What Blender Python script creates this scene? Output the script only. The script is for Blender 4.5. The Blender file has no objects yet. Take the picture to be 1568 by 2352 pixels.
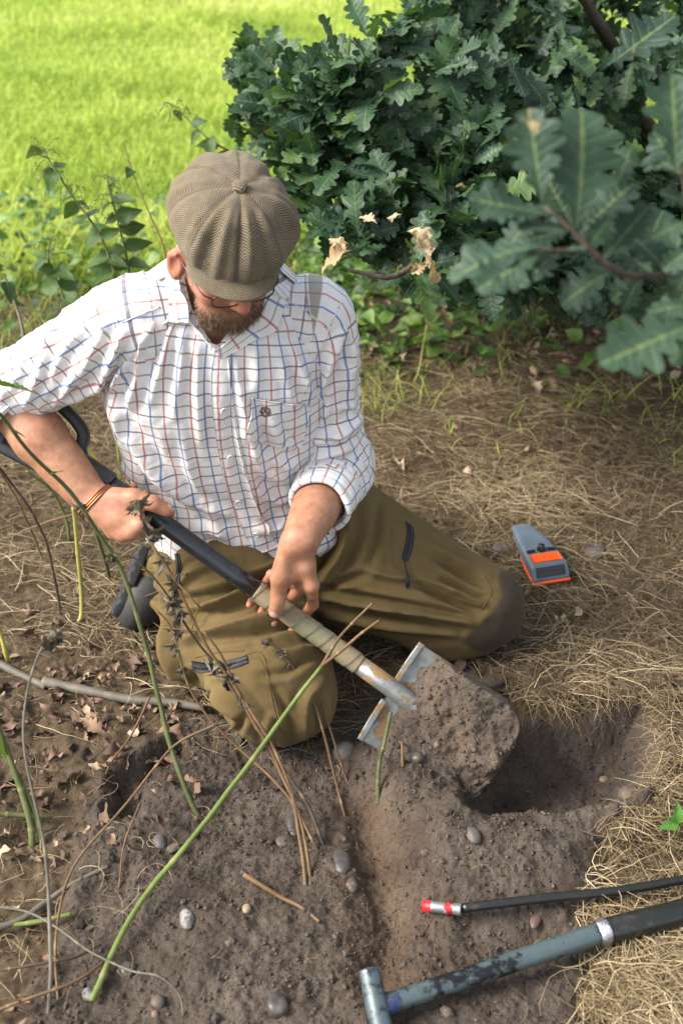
import bpy, bmesh, math, random
import numpy as np
from mathutils import Vector, Matrix
from mathutils.bvhtree import BVHTree

# ------------------------------------------------------------------ camera, sky, sun
SC = bpy.context.scene
COL = SC.collection
CAM_H, PITCH, VFOV = 1.70, math.radians(35.0), math.radians(45.0)
SUN_EL, SUN_AZ = math.radians(42), math.radians(-101)     # azimuth from +Y towards +X
SUN_STRENGTH, SUN_ANGLE, SKY_STRENGTH, EXPOSURE = 3.0, 26.0, 0.15, 1.25

cam_data = bpy.data.cameras.new("camera")
cam = bpy.data.objects.new("camera", cam_data)
COL.objects.link(cam)
cam.location = (0, 0, CAM_H)
cam.rotation_euler = (math.pi / 2 - PITCH, 0, 0)
cam_data.sensor_fit = 'VERTICAL'
cam_data.sensor_height = 36.0
cam_data.lens = 18.0 / math.tan(VFOV / 2)
cam_data.clip_start, cam_data.clip_end = 0.05, 500
cam_data.dof.use_dof = True
cam_data.dof.focus_distance = 2.25
cam_data.dof.aperture_fstop = 3.4
SC.camera = cam

world = bpy.data.worlds.new("World")
SC.world = world
world.use_nodes = True
wn = world.node_tree
sky = wn.nodes.new('ShaderNodeTexSky')
sky.sky_type = 'NISHITA'
sky.sun_disc = False
sky.sun_elevation = SUN_EL
sky.sun_rotation = SUN_AZ
sky.air_density, sky.dust_density = 1.0, 2.5
hazy = wn.nodes.new('ShaderNodeHueSaturation')          # thin white cloud: a paler sky
hazy.inputs['Saturation'].default_value = .42
wn.links.new(sky.outputs[0], hazy.inputs['Color'])
wn.links.new(hazy.outputs[0], wn.nodes['Background'].inputs[0])
wn.nodes['Background'].inputs[1].default_value = SKY_STRENGTH

sun_data = bpy.data.lights.new("sun", 'SUN')
sun_data.energy = SUN_STRENGTH
sun_data.angle = math.radians(SUN_ANGLE)
sun_data.color = (1.0, 0.95, 0.86)
sun = bpy.data.objects.new("sun", sun_data)
COL.objects.link(sun)
sd = Vector((math.sin(SUN_AZ) * math.cos(SUN_EL), math.cos(SUN_AZ) * math.cos(SUN_EL), math.sin(SUN_EL)))
sun.rotation_euler = sd.to_track_quat('Z', 'Y').to_euler()

SC.view_settings.view_transform = 'Standard'
SC.view_settings.look = 'None'
SC.view_settings.exposure = EXPOSURE
SC.view_settings.gamma = 1.0

# ------------------------------------------------------------------ helpers
rng = np.random.default_rng(7)
random.seed(7)
F_PX = 1176.0 / math.tan(VFOV / 2)          # the photograph measured on a 1568 x 2352 sheet
CP, SP = math.cos(PITCH), math.sin(PITCH)
CAMP = np.array([0, 0, CAM_H])
FWD, UPV, RGT = np.array([0, CP, -SP]), np.array([0, SP, CP]), np.array([1.0, 0, 0])
TOW = -FWD

def ray(px, py):
    return FWD + (px - 784.0) / F_PX * RGT + (1176.0 - py) / F_PX * UPV
def PT(px, py, t):
    return CAMP + ray(px, py) * t
def G(px, py, z=0.0):
    d = ray(px, py)
    return CAMP + d * ((z - CAM_H) / d[2])
def proj(P):
    P = np.asarray(P, float) - CAMP
    dep = P @ FWD
    return 784 + (P @ RGT) * F_PX / dep, 1176 - (P @ UPV) * F_PX / dep, dep
def nrm(v):
    v = np.asarray(v, float)
    return v / (np.linalg.norm(v, axis=-1, keepdims=True) + 1e-12)
def lerp(a, b, t):
    return np.asarray(a, float) * (1 - t) + np.asarray(b, float) * t
def sstep(a, b, x):
    t = np.clip((x - a) / (b - a), 0, 1)
    return t * t * (3 - 2 * t)

def catmull(pts, n):
    """pts (k,d) -> n points on a Catmull-Rom curve, evenly spaced by chord"""
    P = np.asarray(pts, float)
    if len(P) == 2:
        return P[0] + (P[1] - P[0]) * np.linspace(0, 1, n)[:, None]
    Q = np.vstack([2 * P[0] - P[1], P, 2 * P[-1] - P[-2]])
    out = []
    for i in range(1, len(Q) - 2):
        t = np.linspace(0, 1, 24, endpoint=False)[:, None]
        a, b, c, d = Q[i - 1], Q[i], Q[i + 1], Q[i + 2]
        out.append(.5 * (2 * b + (c - a) * t + (2 * a - 5 * b + 4 * c - d) * t ** 2 + (3 * b - a - 3 * c + d) * t ** 3))
    C = np.vstack(out + [P[-1:]])
    k = min(3, C.shape[1])
    s = np.r_[0, np.cumsum(np.linalg.norm(np.diff(C[:, :k], axis=0), axis=1))]
    u = np.linspace(0, s[-1], n)
    return np.stack([np.interp(u, s, C[:, j]) for j in range(C.shape[1])], 1)

# cheap value noise, numpy
_perm = np.random.default_rng(3).random((64, 64, 64)).astype(np.float32)
def vnoise(P, scale=1.0, seed=0):
    P = np.asarray(P, np.float64) * scale + seed * 17.31
    i = np.floor(P).astype(np.int64)
    f = P - i
    f = f * f * (3 - 2 * f)
    r = 0
    for dx in (0, 1):
        wx = f[..., 0] if dx else 1 - f[..., 0]
        for dy in (0, 1):
            wy = f[..., 1] if dy else 1 - f[..., 1]
            for dz in (0, 1):
                wz = f[..., 2] if dz else 1 - f[..., 2]
                r = r + wx * wy * wz * _perm[(i[..., 0] + dx) & 63, (i[..., 1] + dy) & 63, (i[..., 2] + dz) & 63]
    return r * 2 - 1
def fbm(P, scale, octv=4, seed=0, gain=.5):
    a, s, r = 1.0, scale, 0
    for o in range(octv):
        r = r + a * vnoise(P, s, seed + o)
        a *= gain
        s *= 2.03
    return r

class MB:
    """collects vertex and face arrays; build() links them as ONE mesh object"""
    def __init__(self):
        self.v, self.f, self.n = [], [], 0
        self.att = {}
    def add(self, V, F, **att):
        V = np.asarray(V, float).reshape(-1, 3)
        self.v.append(V)
        for q in F:
            q = np.asarray(q)
            if len(q):
                self.f.append(q + self.n)
        for k, a in att.items():
            a = np.asarray(a, float)
            if a.ndim == 0 or (a.ndim == 1 and len(a) != len(V)):
                a = np.broadcast_to(a, (len(V),) + a.shape)
            self.att.setdefault(k, []).append(a)
        self.n += len(V)
        return self
    def mesh(self, name, mat=None, smooth=True):
        V = np.vstack(self.v)
        loops, starts, tot = [], [], 0
        for q in self.f:
            loops.append(q.ravel())
            starts.append(tot + np.arange(len(q)) * q.shape[1])
            tot += q.size
        m = bpy.data.meshes.new(name)
        L = np.concatenate(loops).astype(np.int32)
        S = np.concatenate(starts).astype(np.int32)
        m.vertices.add(len(V))
        m.vertices.foreach_set('co', V.astype(np.float32).ravel())
        m.loops.add(len(L))
        m.loops.foreach_set('vertex_index', L)
        m.polygons.add(len(S))
        m.polygons.foreach_set('loop_start', S)
        m.update(calc_edges=True)
        m.validate()
        m.polygons.foreach_set('use_smooth', np.full(len(m.polygons), smooth))
        for k, a in self.att.items():
            A = np.concatenate(a)
            if A.ndim == 1:
                at = m.attributes.new(k, 'FLOAT', 'POINT')
                at.data.foreach_set('value', A.astype(np.float32))
            elif A.shape[1] == 3:
                at = m.attributes.new(k, 'FLOAT_COLOR', 'POINT')
                at.data.foreach_set('color', np.c_[A, np.ones(len(A))].astype(np.float32).ravel())
        if mat:
            m.materials.append(mat)
        return m
    def build(self, name, mat, parent=None, smooth=True):
        return link(name, self.mesh(name, mat, smooth), parent)

def link(name, mesh, parent=None):
    o = bpy.data.objects.new(name, mesh)
    COL.objects.link(o)
    if parent is not None:
        o.parent = parent
        o.matrix_parent_inverse = parent.matrix_world.inverted() if parent.type == 'EMPTY' else Matrix()
    return o
def tag(o, label, cat, group=None, kind=None):
    if label: o['label'] = label
    if cat: o['category'] = cat
    if group: o['group'] = group
    if kind: o['kind'] = kind
    return o
def empty(name, loc, label, cat, group=None):
    o = bpy.data.objects.new(name, None)
    COL.objects.link(o)
    o.location = loc
    o.empty_display_size = .05
    o.matrix_world = Matrix.Translation(Vector(loc))
    return tag(o, label, cat, group)

def grid_faces(n, m, wrap=False):
    i = np.arange(n - 1)[:, None]
    j = np.arange(m if wrap else m - 1)[None, :]
    j2 = (j + 1) % m
    return np.stack([i * m + j, i * m + j2, (i + 1) * m + j2, (i + 1) * m + j], -1).reshape(-1, 4)

def frames(C):
    T = nrm(np.gradient(C, axis=0))
    N = np.zeros_like(T)
    ref = np.array([0, 0, 1.0]) if abs(T[0, 2]) < .9 else np.array([1.0, 0, 0])
    N[0] = nrm(np.cross(np.cross(T[0], ref), T[0]))
    for i in range(1, len(C)):
        n = N[i - 1] - T[i] * (N[i - 1] @ T[i])
        N[i] = nrm(n)
    return T, N, np.cross(T, N)

def tube_arrays(C, R, m=10, caps=True, squash=None):
    C = np.asarray(C, float)
    R = np.broadcast_to(np.asarray(R, float), (len(C),))
    T, N, B = frames(C)
    a = np.linspace(0, 2 * np.pi, m, endpoint=False)
    rb = 1.0 if squash is None else squash
    V = C[:, None] + R[:, None, None] * (np.cos(a)[None, :, None] * N[:, None] + rb * np.sin(a)[None, :, None] * B[:, None])
    V = V.reshape(-1, 3)
    F = [grid_faces(len(C), m, True)]
    if caps:
        k = len(V)
        V = np.vstack([V, C[:1], C[-1:]])
        j = np.arange(m)
        F.append(np.stack([np.full(m, k), (j + 1) % m, j], 1))
        b = (len(C) - 1) * m
        F.append(np.stack([np.full(m, k + 1), b + j, b + (j + 1) % m], 1))
    return V, F
def tube(mb, pts, R, n=None, m=10, caps=True, **att):
    pts = np.asarray(pts, float)
    if n:
        if np.ndim(R) and len(R) == len(pts):
            q = catmull(np.c_[pts, R], n)
            pts, R = q[:, :3], q[:, 3]
        else:
            pts = catmull(pts, n)
    V, F = tube_arrays(pts, R, m, caps)
    return mb.add(V, F, **att)

def lathe(mb, C0, axis, prof, m=24, **att):
    """prof: list of (distance along axis, radius); closed on the axis where radius is 0"""
    axis = nrm(axis)
    ref = np.array([0, 0, 1.0]) if abs(axis[2]) < .9 else np.array([1.0, 0, 0])
    N = nrm(np.cross(axis, ref))
    B = np.cross(axis, N)
    a = np.linspace(0, 2 * np.pi, m, endpoint=False)
    V = np.array([np.asarray(C0) + axis * s + r * (np.cos(t) * N + np.sin(t) * B) for s, r in prof for t in a])
    return mb.add(V, [grid_faces(len(prof), m, True)], **att)

# smooth distance fields -> mesh (surface nets)
def smin(a, b, k):
    h = np.clip(.5 + .5 * (b - a) / k, 0, 1)
    return b * (1 - h) + a * h - k * h * (1 - h)
def d_cone(P, a, b, ra, rb):
    a = np.asarray(a, np.float32); b = np.asarray(b, np.float32)
    ba = b - a
    t = np.clip(((P - a) @ ba) / (ba @ ba + 1e-12), 0, 1)
    return np.linalg.norm(P - a - t[..., None] * ba, axis=-1) - (ra + (rb - ra) * t)
def d_ell(P, c, R, r):
    """R rows = axes"""
    q = (P - np.asarray(c, np.float32)) @ np.asarray(R, np.float32).T
    r = np.asarray(r, np.float32)
    k0 = np.linalg.norm(q / r, axis=-1)
    k1 = np.linalg.norm(q / (r * r), axis=-1) + 1e-9
    return k0 * (k0 - 1) / k1
def sdf_eval(P, prims):
    d = np.full(P.shape[:-1], 1e3, np.float32)
    for p in prims:
        if p[0] == 'c':
            e = d_cone(P, *p[1:5]); k = p[5]
        elif p[0] == 'e':
            e = d_ell(P, *p[1:4]); k = p[4]
        elif p[0] == '-':                      # carve a tapered capsule
            e = d_cone(P, *p[1:5]); k = p[5]
            d = -smin(-d, e, k)
            continue
        elif p[0] == '-e':
            e = d_ell(P, *p[1:4]); k = p[4]
            d = -smin(-d, e, k)
            continue
        d = smin(d, e, k).astype(np.float32)
    return d
def sdf_mesh(fn, lo, hi, h):
    lo, hi = np.asarray(lo, float), np.asarray(hi, float)
    n = np.ceil((hi - lo) / h).astype(int) + 1
    ax = [(lo[i] + h * np.arange(n[i])).astype(np.float32) for i in range(3)]
    D = np.empty(n, np.float32)
    for i0 in range(0, n[0], 8):
        X, Y, Z = np.meshgrid(ax[0][i0:i0 + 8], ax[1], ax[2], indexing='ij')
        D[i0:i0 + 8] = fn(np.stack([X, Y, Z], -1))
    return nets(D, lo, h)
def nets(D, lo, h):
    S = D < 0
    c = [S[a:S.shape[0] - 1 + a, b:S.shape[1] - 1 + b, d:S.shape[2] - 1 + d] for a in (0, 1) for b in (0, 1) for d in (0, 1)]
    tot = sum(x.astype(np.int8) for x in c)
    act = (tot > 0) & (tot < 8)
    I = np.argwhere(act)
    idx = np.full(act.shape, -1, np.int64)
    idx[act] = np.arange(len(I))
    cor = np.array([(a, b, d) for a in (0, 1) for b in (0, 1) for d in (0, 1)])
    vals = np.stack([D[I[:, 0] + a, I[:, 1] + b, I[:, 2] + d] for a, b, d in cor], 1)
    acc = np.zeros((len(I), 3)); cnt = np.zeros(len(I))
    for p in range(8):
        for q in range(p + 1, 8):
            if np.abs(cor[p] - cor[q]).sum() != 1:
                continue
            x, y = vals[:, p], vals[:, q]
            m = (x < 0) != (y < 0)
            t = np.where(m, x / np.where(m, x - y, 1), 0)
            acc += np.where(m[:, None], cor[p] + (cor[q] - cor[p]) * t[:, None], 0)
            cnt += m
    V = lo + h * (I + acc / cnt[:, None])
    F = []
    for axn in range(3):
        b, d = [(1, 2), (2, 0), (0, 1)][axn]
        sl0 = [slice(None)] * 3; sl1 = [slice(None)] * 3
        sl0[axn] = slice(0, -1); sl1[axn] = slice(1, None)
        s0, s1 = S[tuple(sl0)], S[tuple(sl1)]
        E = np.argwhere(s0 != s1)
        ok = (E[:, b] > 0) & (E[:, d] > 0) & (E[:, b] < S.shape[b] - 1) & (E[:, d] < S.shape[d] - 1)
        E = E[ok]
        sg = s0[tuple(E.T)]
        def at(db, dd):
            J = E.copy(); J[:, b] -= db; J[:, d] -= dd
            return idx[tuple(J.T)]
        q = np.stack([at(1, 1), at(0, 1), at(0, 0), at(1, 0)], 1)
        q[~sg] = q[~sg][:, ::-1]
        F.append(q)
    return V, np.vstack(F)
def laplace(V, F, it=2, lam=.5, w=None):
    E = np.vstack([np.c_[F[:, i], F[:, (i + 1) % F.shape[1]]] for i in range(F.shape[1])])
    E = np.vstack([E, E[:, ::-1]])
    cnt = np.bincount(E[:, 0], minlength=len(V)).astype(float)
    for _ in range(it):
        A = np.stack([np.bincount(E[:, 0], V[E[:, 1], k], minlength=len(V)) for k in range(3)], 1) / np.maximum(cnt, 1)[:, None]
        l = lam if w is None else lam * w[:, None]
        V = V + (A - V) * l
    return V
def vnormals(V, F):
    n = np.cross(V[F[:, 2]] - V[F[:, 0]], V[F[:, -1]] - V[F[:, 1]]) if F.shape[1] == 4 else np.cross(V[F[:, 1]] - V[F[:, 0]], V[F[:, 2]] - V[F[:, 0]])
    N = np.zeros_like(V)
    for k in range(F.shape[1]):
        for j in range(3):
            N[:, j] += np.bincount(F[:, k], n[:, j], minlength=len(V))
    return nrm(N)
def seg_dist2(px, py, poly):
    """pixel distance to a polyline, and the parameter 0..1 along it"""
    poly = np.asarray(poly, float)
    L = np.r_[0, np.cumsum(np.linalg.norm(np.diff(poly, axis=0), axis=1))]
    best = np.full(np.shape(px), 1e9); par = np.zeros(np.shape(px))
    for i in range(len(poly) - 1):
        a, b = poly[i], poly[i + 1]
        d = b - a
        t = np.clip(((px - a[0]) * d[0] + (py - a[1]) * d[1]) / (d @ d + 1e-9), 0, 1)
        r = np.hypot(px - a[0] - t * d[0], py - a[1] - t * d[1])
        m = r < best
        best = np.where(m, r, best)
        par = np.where(m, (L[i] + t * (L[i + 1] - L[i])) / L[-1], par)
    return best, par
def in_poly(px, py, poly):
    poly = np.asarray(poly, float)
    r = np.zeros(np.shape(px), bool)
    j = len(poly) - 1
    for i in range(len(poly)):
        xi, yi = poly[i]; xj, yj = poly[j]
        c = ((yi > py) != (yj > py)) & (px < (xj - xi) * (py - yi) / (yj - yi + 1e-12) + xi)
        r ^= c
        j = i
    return r
def poly_sd(px, py, poly):
    """signed distance, negative inside"""
    P = np.vstack([poly, poly[:1]])
    d, _ = seg_dist2(px, py, P)
    return np.where(in_poly(px, py, poly), -d, d)

# ------------------------------------------------------------------ materials
def srgb(r, g, b):
    c = np.array([r, g, b]) / 255.0
    return tuple(np.where(c <= .04045, c / 12.92, ((c + .055) / 1.055) ** 2.4))
class NT:
    def __init__(self, name):
        self.m = bpy.data.materials.new(name)
        self.m.use_nodes = True
        self.t = self.m.node_tree
        self.b = self.t.nodes['Principled BSDF']
    def n(self, typ, ins=None, **kw):
        x = self.t.nodes.new(typ)
        for k, v in kw.items():
            setattr(x, k, v)
        for k, v in (ins or {}).items():
            self.set(x.inputs[k], v)
        return x
    def set(self, sock, v):
        if isinstance(v, bpy.types.NodeSocket):
            self.t.links.new(v, sock)
        elif isinstance(v, (tuple, list, np.ndarray)) and len(v) == 3 and sock.type == 'RGBA':
            sock.default_value = (*[float(x) for x in v], 1)
        else:
            sock.default_value = v
    def p(self, **kw):
        for k, v in kw.items():
            self.set(self.b.inputs[k.replace('_', ' ')], v)
        return self
    def math(self, op, a, b=0.0, c=None):
        x = self.n('ShaderNodeMath', operation=op)
        self.set(x.inputs[0], a); self.set(x.inputs[1], b)
        if c is not None: self.set(x.inputs[2], c)
        return x.outputs[0]
    def mix(self, f, a, b, typ='MIX'):
        x = self.n('ShaderNodeMix', data_type='RGBA', blend_type=typ)
        self.set(x.inputs[0], f); self.set(x.inputs[6], a); self.set(x.inputs[7], b)
        return x.outputs[2]
    def attr(self, name, out='Fac'):
        return self.n('ShaderNodeAttribute', attribute_name=name).outputs[out]
    def obj(self):
        return self.n('ShaderNodeTexCoord').outputs['Object']
    def noise(self, scale, detail=4, rough=.55, vec=None, dist=0.0):
        x = self.n('ShaderNodeTexNoise', {'Scale': scale, 'Detail': detail, 'Roughness': rough, 'Distortion': dist})
        self.set(x.inputs['Vector'], vec if vec is not None else self.obj())
        return x.outputs[0]
    def ramp(self, f, stops):
        x = self.n('ShaderNodeValToRGB')
        self.set(x.inputs[0], f)
        e = x.color_ramp.elements
        while len(e) < len(stops): e.new(.5)
        for el, (p, c) in zip(e, stops):
            el.position = p
            el.color = (*c, 1) if len(c) == 3 else c
        return x.outputs[0]
    def rng(self, f, a, b, c=0.0, d=1.0):
        x = self.n('ShaderNodeMapRange', {'Value': f, 'From Min': a, 'From Max': b, 'To Min': c, 'To Max': d})
        return x.outputs[0]
    def bump(self, h, strength=.3, dist=.01, normal=None):
        x = self.n('ShaderNodeBump', {'Strength': strength, 'Distance': dist, 'Height': h})
        if normal is not None: self.set(x.inputs['Normal'], normal)
        self.set(self.b.inputs['Normal'], x.outputs[0])
        return x.outputs[0]
def simple(name, col, rough=.6, var=.25, scale=40, bump=.2, bdist=.002, metal=0.0, spec=.5):
    k = NT(name)
    f = k.noise(scale, 5)
    a = tuple(min(1, c * (1 + var)) for c in col); b = tuple(c * (1 - var) for c in col)
    k.p(Base_Color=k.ramp(f, [(.3, b), (.7, a)]), Roughness=rough, Metallic=metal, Specular_IOR_Level=spec)
    if bump: k.bump(k.noise(scale * 3, 4), bump, bdist)
    return k.m
# ------------------------------------------------------------------ the ground
def gpoly(px):
    return np.array([G(x, y)[:2] for x, y in px])
SOIL = gpoly([(225, 1790), (300, 1730), (430, 1655), (560, 1660), (700, 1700), (770, 1660), (900, 1560), (1090, 1560), (1180, 1640), (1300, 1640),
              (1480, 1605), (1520, 1700), (1500, 1850), (1370, 1945), (1330, 2010), (1440, 2060), (1568, 2080), (1640, 2150), (1568, 2190), (1350, 2190),
              (1330, 2300), (1400, 2480), (120, 2480), (60, 2330), (130, 2150), (180, 2000)])
HOLE = gpoly([(1075, 1650), (1170, 1590), (1240, 1640), (1330, 1625), (1490, 1590), (1530, 1690), (1515, 1840), (1400, 1890), (1240, 1890), (1065, 1900), (1040, 1780)])
DITCH = gpoly([(250, 1790), (330, 1745), (420, 1700), (440, 1740), (350, 1800), (330, 1890), (250, 1905)])
MOUND = gpoly([(1030, 1900), (1180, 1915), (1320, 1980), (1360, 2060), (1180, 2090), (1000, 2080), (980, 1980)])
BANK = gpoly([(830, 1730), (900, 1700), (1000, 1860), (1060, 1890), (1020, 1960), (900, 1900), (840, 1820)])
CHAN = np.array([G(840, 1880)[:2], G(860, 2000)[:2], G(890, 2120)[:2], G(870, 2260)[:2]])
FIELD_Y = 3.95

def field_edge(x):
    return FIELD_Y + .12 * np.sin(x * 2.3 + 1) + .10 * np.clip(x, -1, 3)
def soil_amount(x, y):
    sd_ = poly_sd(x, y, SOIL)
    P = np.stack([x, y, 0 * x], -1)
    sd_ = sd_ + .022 * fbm(P, 14, 3, 5)
    return sstep(.02, -.02, sd_)
def ground_h(x, y, fine=True):
    x = np.asarray(x, float); y = np.asarray(y, float)
    P = np.stack([x, y, 0 * x], -1)
    near = sstep(4.2, 3.2, y)
    h = .018 * fbm(P, 2.2, 3, 1)
    h = h * near + (1 - near) * (.03 * fbm(P, .7, 3, 2))
    m = (np.abs(x) < 2) & (y < 3.2)
    hs = np.zeros_like(h)
    if m.any():
        xm, ym, Pm = x[m], y[m], P[m]
        w = .014 * fbm(Pm, 12, 3, 9)
        dh = poly_sd(xm, ym, HOLE) + w + .022 * vnoise(Pm, 9, 12)
        hh = -.080 * sstep(.014, -.075, dh) - .055 * sstep(.0, -.15, dh)
        hh = hh + .022 * np.exp(-(np.clip(dh, 0, 9) / .05) ** 2) * (dh > -.005)     # lifted lip
        dd = poly_sd(xm, ym, DITCH) + w
        hh = hh - .055 * sstep(.01, -.03, dd)
        dm = poly_sd(xm, ym, MOUND)
        hh = hh + .045 * sstep(.07, -.05, dm) * sstep(-.02, .03, dh)
        hh = hh + .040 * sstep(.06, -.04, poly_sd(xm, ym, BANK)) * sstep(-.02, .02, dh)
        dc, _ = seg_dist2(xm, ym, CHAN)
        hh = hh - .030 * np.exp(-(dc / .035) ** 2)
        s = soil_amount(xm, ym)
        if fine:
            r = fbm(Pm, 26, 4, 21, .55)
            hh = hh + s * (.0070 * r + .0048 * np.abs(fbm(Pm, 90, 3, 31)) + .003 * fbm(Pm, 45, 2, 35) + .0016 * vnoise(Pm, 230, 37))
            hh = hh + (1 - s) * .006 * fbm(Pm, 40, 3, 41)
        hs[m] = hh + .012 * s
    return h + hs

def axis_pts(lo, hi, step, out, gro=1.16):
    a = list(np.arange(lo, hi + step / 2, step))
    s, v = step, hi
    while v < out[1]:
        s *= gro; v += s; a.append(v)
    s, v = step, lo
    while v > out[0]:
        s *= gro; v -= s; a.insert(0, v)
    return np.array(a)
gx = axis_pts(-.80, .98, .0031, (-60, 60), 1.06)
gy = axis_pts(1.02, 1.98, .0031, (-6, 90), 1.022)
GX, GY = np.meshgrid(gx, gy, indexing='ij')
GZ = ground_h(GX, GY)
Vg = np.stack([GX, GY, GZ], -1).reshape(-1, 3)
soilv = np.zeros(len(Vg))
nm = (np.abs(Vg[:, 0]) < 2) & (Vg[:, 1] < 3.3)
soilv[nm] = soil_amount(Vg[nm, 0], Vg[nm, 1])
orange = np.zeros(len(Vg))
orange[nm] = np.exp(-(seg_dist2(Vg[nm, 0], Vg[nm, 1], CHAN)[0] / .06) ** 2)
fieldv = sstep(-.15, .15, Vg[:, 1] - field_edge(Vg[:, 0]))
_t = fieldv
k = NT('ground')
pos = k.obj()
n1 = k.noise(9, 6, .62, pos); n2 = k.noise(160, 5, .7, pos); n3 = k.noise(2.2, 3, .5, pos)
soilc = k.ramp(n1, [(.28, (.056, .042, .033)), (.52, (.092, .072, .057)), (.75, (.140, .114, .093))])
soilc = k.mix(k.math('MULTIPLY', k.attr('orange'), .75), soilc, k.ramp(n1, [(.3, (.085, .054, .034)), (.7, (.145, .098, .064))]))
soilc = k.mix(.55, soilc, k.ramp(n2, [(.3, (.45, .42, .40)), (.5, (.9, .9, .9)), (.72, (1.5, 1.45, 1.4))]), 'MULTIPLY')
duff = k.ramp(k.noise(30, 6, .65, pos), [(.25, (.036, .026, .016)), (.5, (.090, .065, .040)), (.78, (.175, .127, .076))])
base = k.mix(k.attr('soil'), duff, soilc)
fieldc = k.ramp(n3, [(.3, (.18, .26, .04)), (.7, (.30, .38, .07))])
base = k.mix(k.attr('field'), base, fieldc)
k.p(Base_Color=base, Roughness=.95, Specular_IOR_Level=.15)
k.bump(k.math('ADD', n2, k.math('MULTIPLY', k.noise(420, 3, .6, pos), .6)), .9, .006)
mb = MB().add(Vg, [grid_faces(len(gx), len(gy))], soil=soilv, orange=orange, field=fieldv)
ground = mb.build('ground', k.m)
tag(ground, 'dug brown sandy soil, trampled verge and the field beyond', None, None, 'structure')
if np.array(ground.data.polygons[0].normal)[2] < 0:
    ground.data.flip_normals()

# ---- crumbs of soil
def ico(sub=0):
    bm = bmesh.new()
    bmesh.ops.create_icosphere(bm, subdivisions=sub + 1, radius=1)
    V = np.array([v.co[:] for v in bm.verts]); F = np.array([[v.index for v in f.verts] for f in bm.faces])
    bm.free()
    return V, F
ICO0, ICO1, ICO2 = ico(0), ico(1), ico(2)
def rand_rot(n):
    q = nrm(rng.normal(size=(n, 4)))
    w, x, y, z = q.T
    return np.stack([np.stack([1 - 2 * (y * y + z * z), 2 * (x * y - z * w), 2 * (x * z + y * w)], -1),
                     np.stack([2 * (x * y + z * w), 1 - 2 * (x * x + z * z), 2 * (y * z - x * w)], -1),
                     np.stack([2 * (x * z - y * w), 2 * (y * z + x * w), 1 - 2 * (x * x + y * y)], -1)], 1)
def scatter_lumps(mb, P, r, base, sink=.3, tint=None):
    n = len(P)
    V0, F0 = base
    V = V0[None] * (1 + (.22 if len(V0) < 100 else .10) * rng.normal(size=(n, len(V0), 1)))
    if len(V0) >= 100:
        V = V * (1 + .42 * fbm(V0[None] * 1.1 + rng.uniform(0, 60, (n, 1, 3)), 1.0, 2, 3))[..., None]
    V = V * np.stack([np.ones(n), rng.uniform(.65, 1, n), rng.uniform(.5, .9, n)], -1)[:, None]
    V = np.einsum('nij,nkj->nki', rand_rot(n), V) * r[:, None, None] + P[:, None]
    V[..., 2] += (r * (1 - 2 * sink))[:, None]
    F = (F0[None] + (np.arange(n) * len(V0))[:, None, None]).reshape(-1, 3)
    t = rng.uniform(.6, 1.35, n) if tint is None else tint
    mb.add(V.reshape(-1, 3), [F], tint=np.repeat(t, len(V0)))
def in_view_xy(n, x0, x1, y0, y1):
    return rng.uniform(x0, x1, n), rng.uniform(y0, y1, n)
x, y = in_view_xy(120000, -.85, 1.05, 1.0, 2.25)
s = soil_amount(x, y)
clus = .5 + .5 * fbm(np.stack([x, y, 0 * x], -1), 9, 3, 77)
keep = rng.random(len(x)) < s * (.15 + .8 * np.clip(clus, 0, 1) ** 1.5)
x, y = x[keep], y[keep]
r = .00105 * np.exp(rng.normal(0, .5, len(x)))
r = np.clip(r, .0007, .0075)
mb = MB()
Z = ground_h(x, y)
small = r < .0022
scatter_lumps(mb, np.stack([x, y, Z], -1)[small], r[small], ICO0)
scatter_lumps(mb, np.stack([x, y, Z], -1)[~small], r[~small], ICO1)
# bigger clods
x, y = in_view_xy(800, -.85, 1.0, 1.0, 2.2)
keep = rng.random(800) < soil_amount(x, y) * (.5 + .5 * fbm(np.stack([x, y, 0 * x], -1), 5, 2, 78))
x, y = x[keep], y[keep]
scatter_lumps(mb, np.stack([x, y, ground_h(x, y)], -1), np.clip(.0042 * np.exp(rng.normal(0, .45, len(x))), .002, .013), ICO2, .45)
k = NT('soil_crumb')
c = k.ramp(k.noise(300, 4, .7), [(.3, (.050, .038, .030)), (.7, (.12, .096, .078))])
tv = k.attr('tint')
c = k.mix(1.0, c, k.n('ShaderNodeCombineColor', {0: tv, 1: tv, 2: tv}).outputs[0], 'MULTIPLY')
k.p(Base_Color=c, Roughness=.95, Specular_IOR_Level=.1)
k.bump(k.noise(900, 3), .5, .001)
SOILCRUMB = k.m
tag(mb.build('soil_crumbs', k.m), 'loose crumbs and clods scattered over the dug soil', 'soil crumbs', None, 'stuff')
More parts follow.
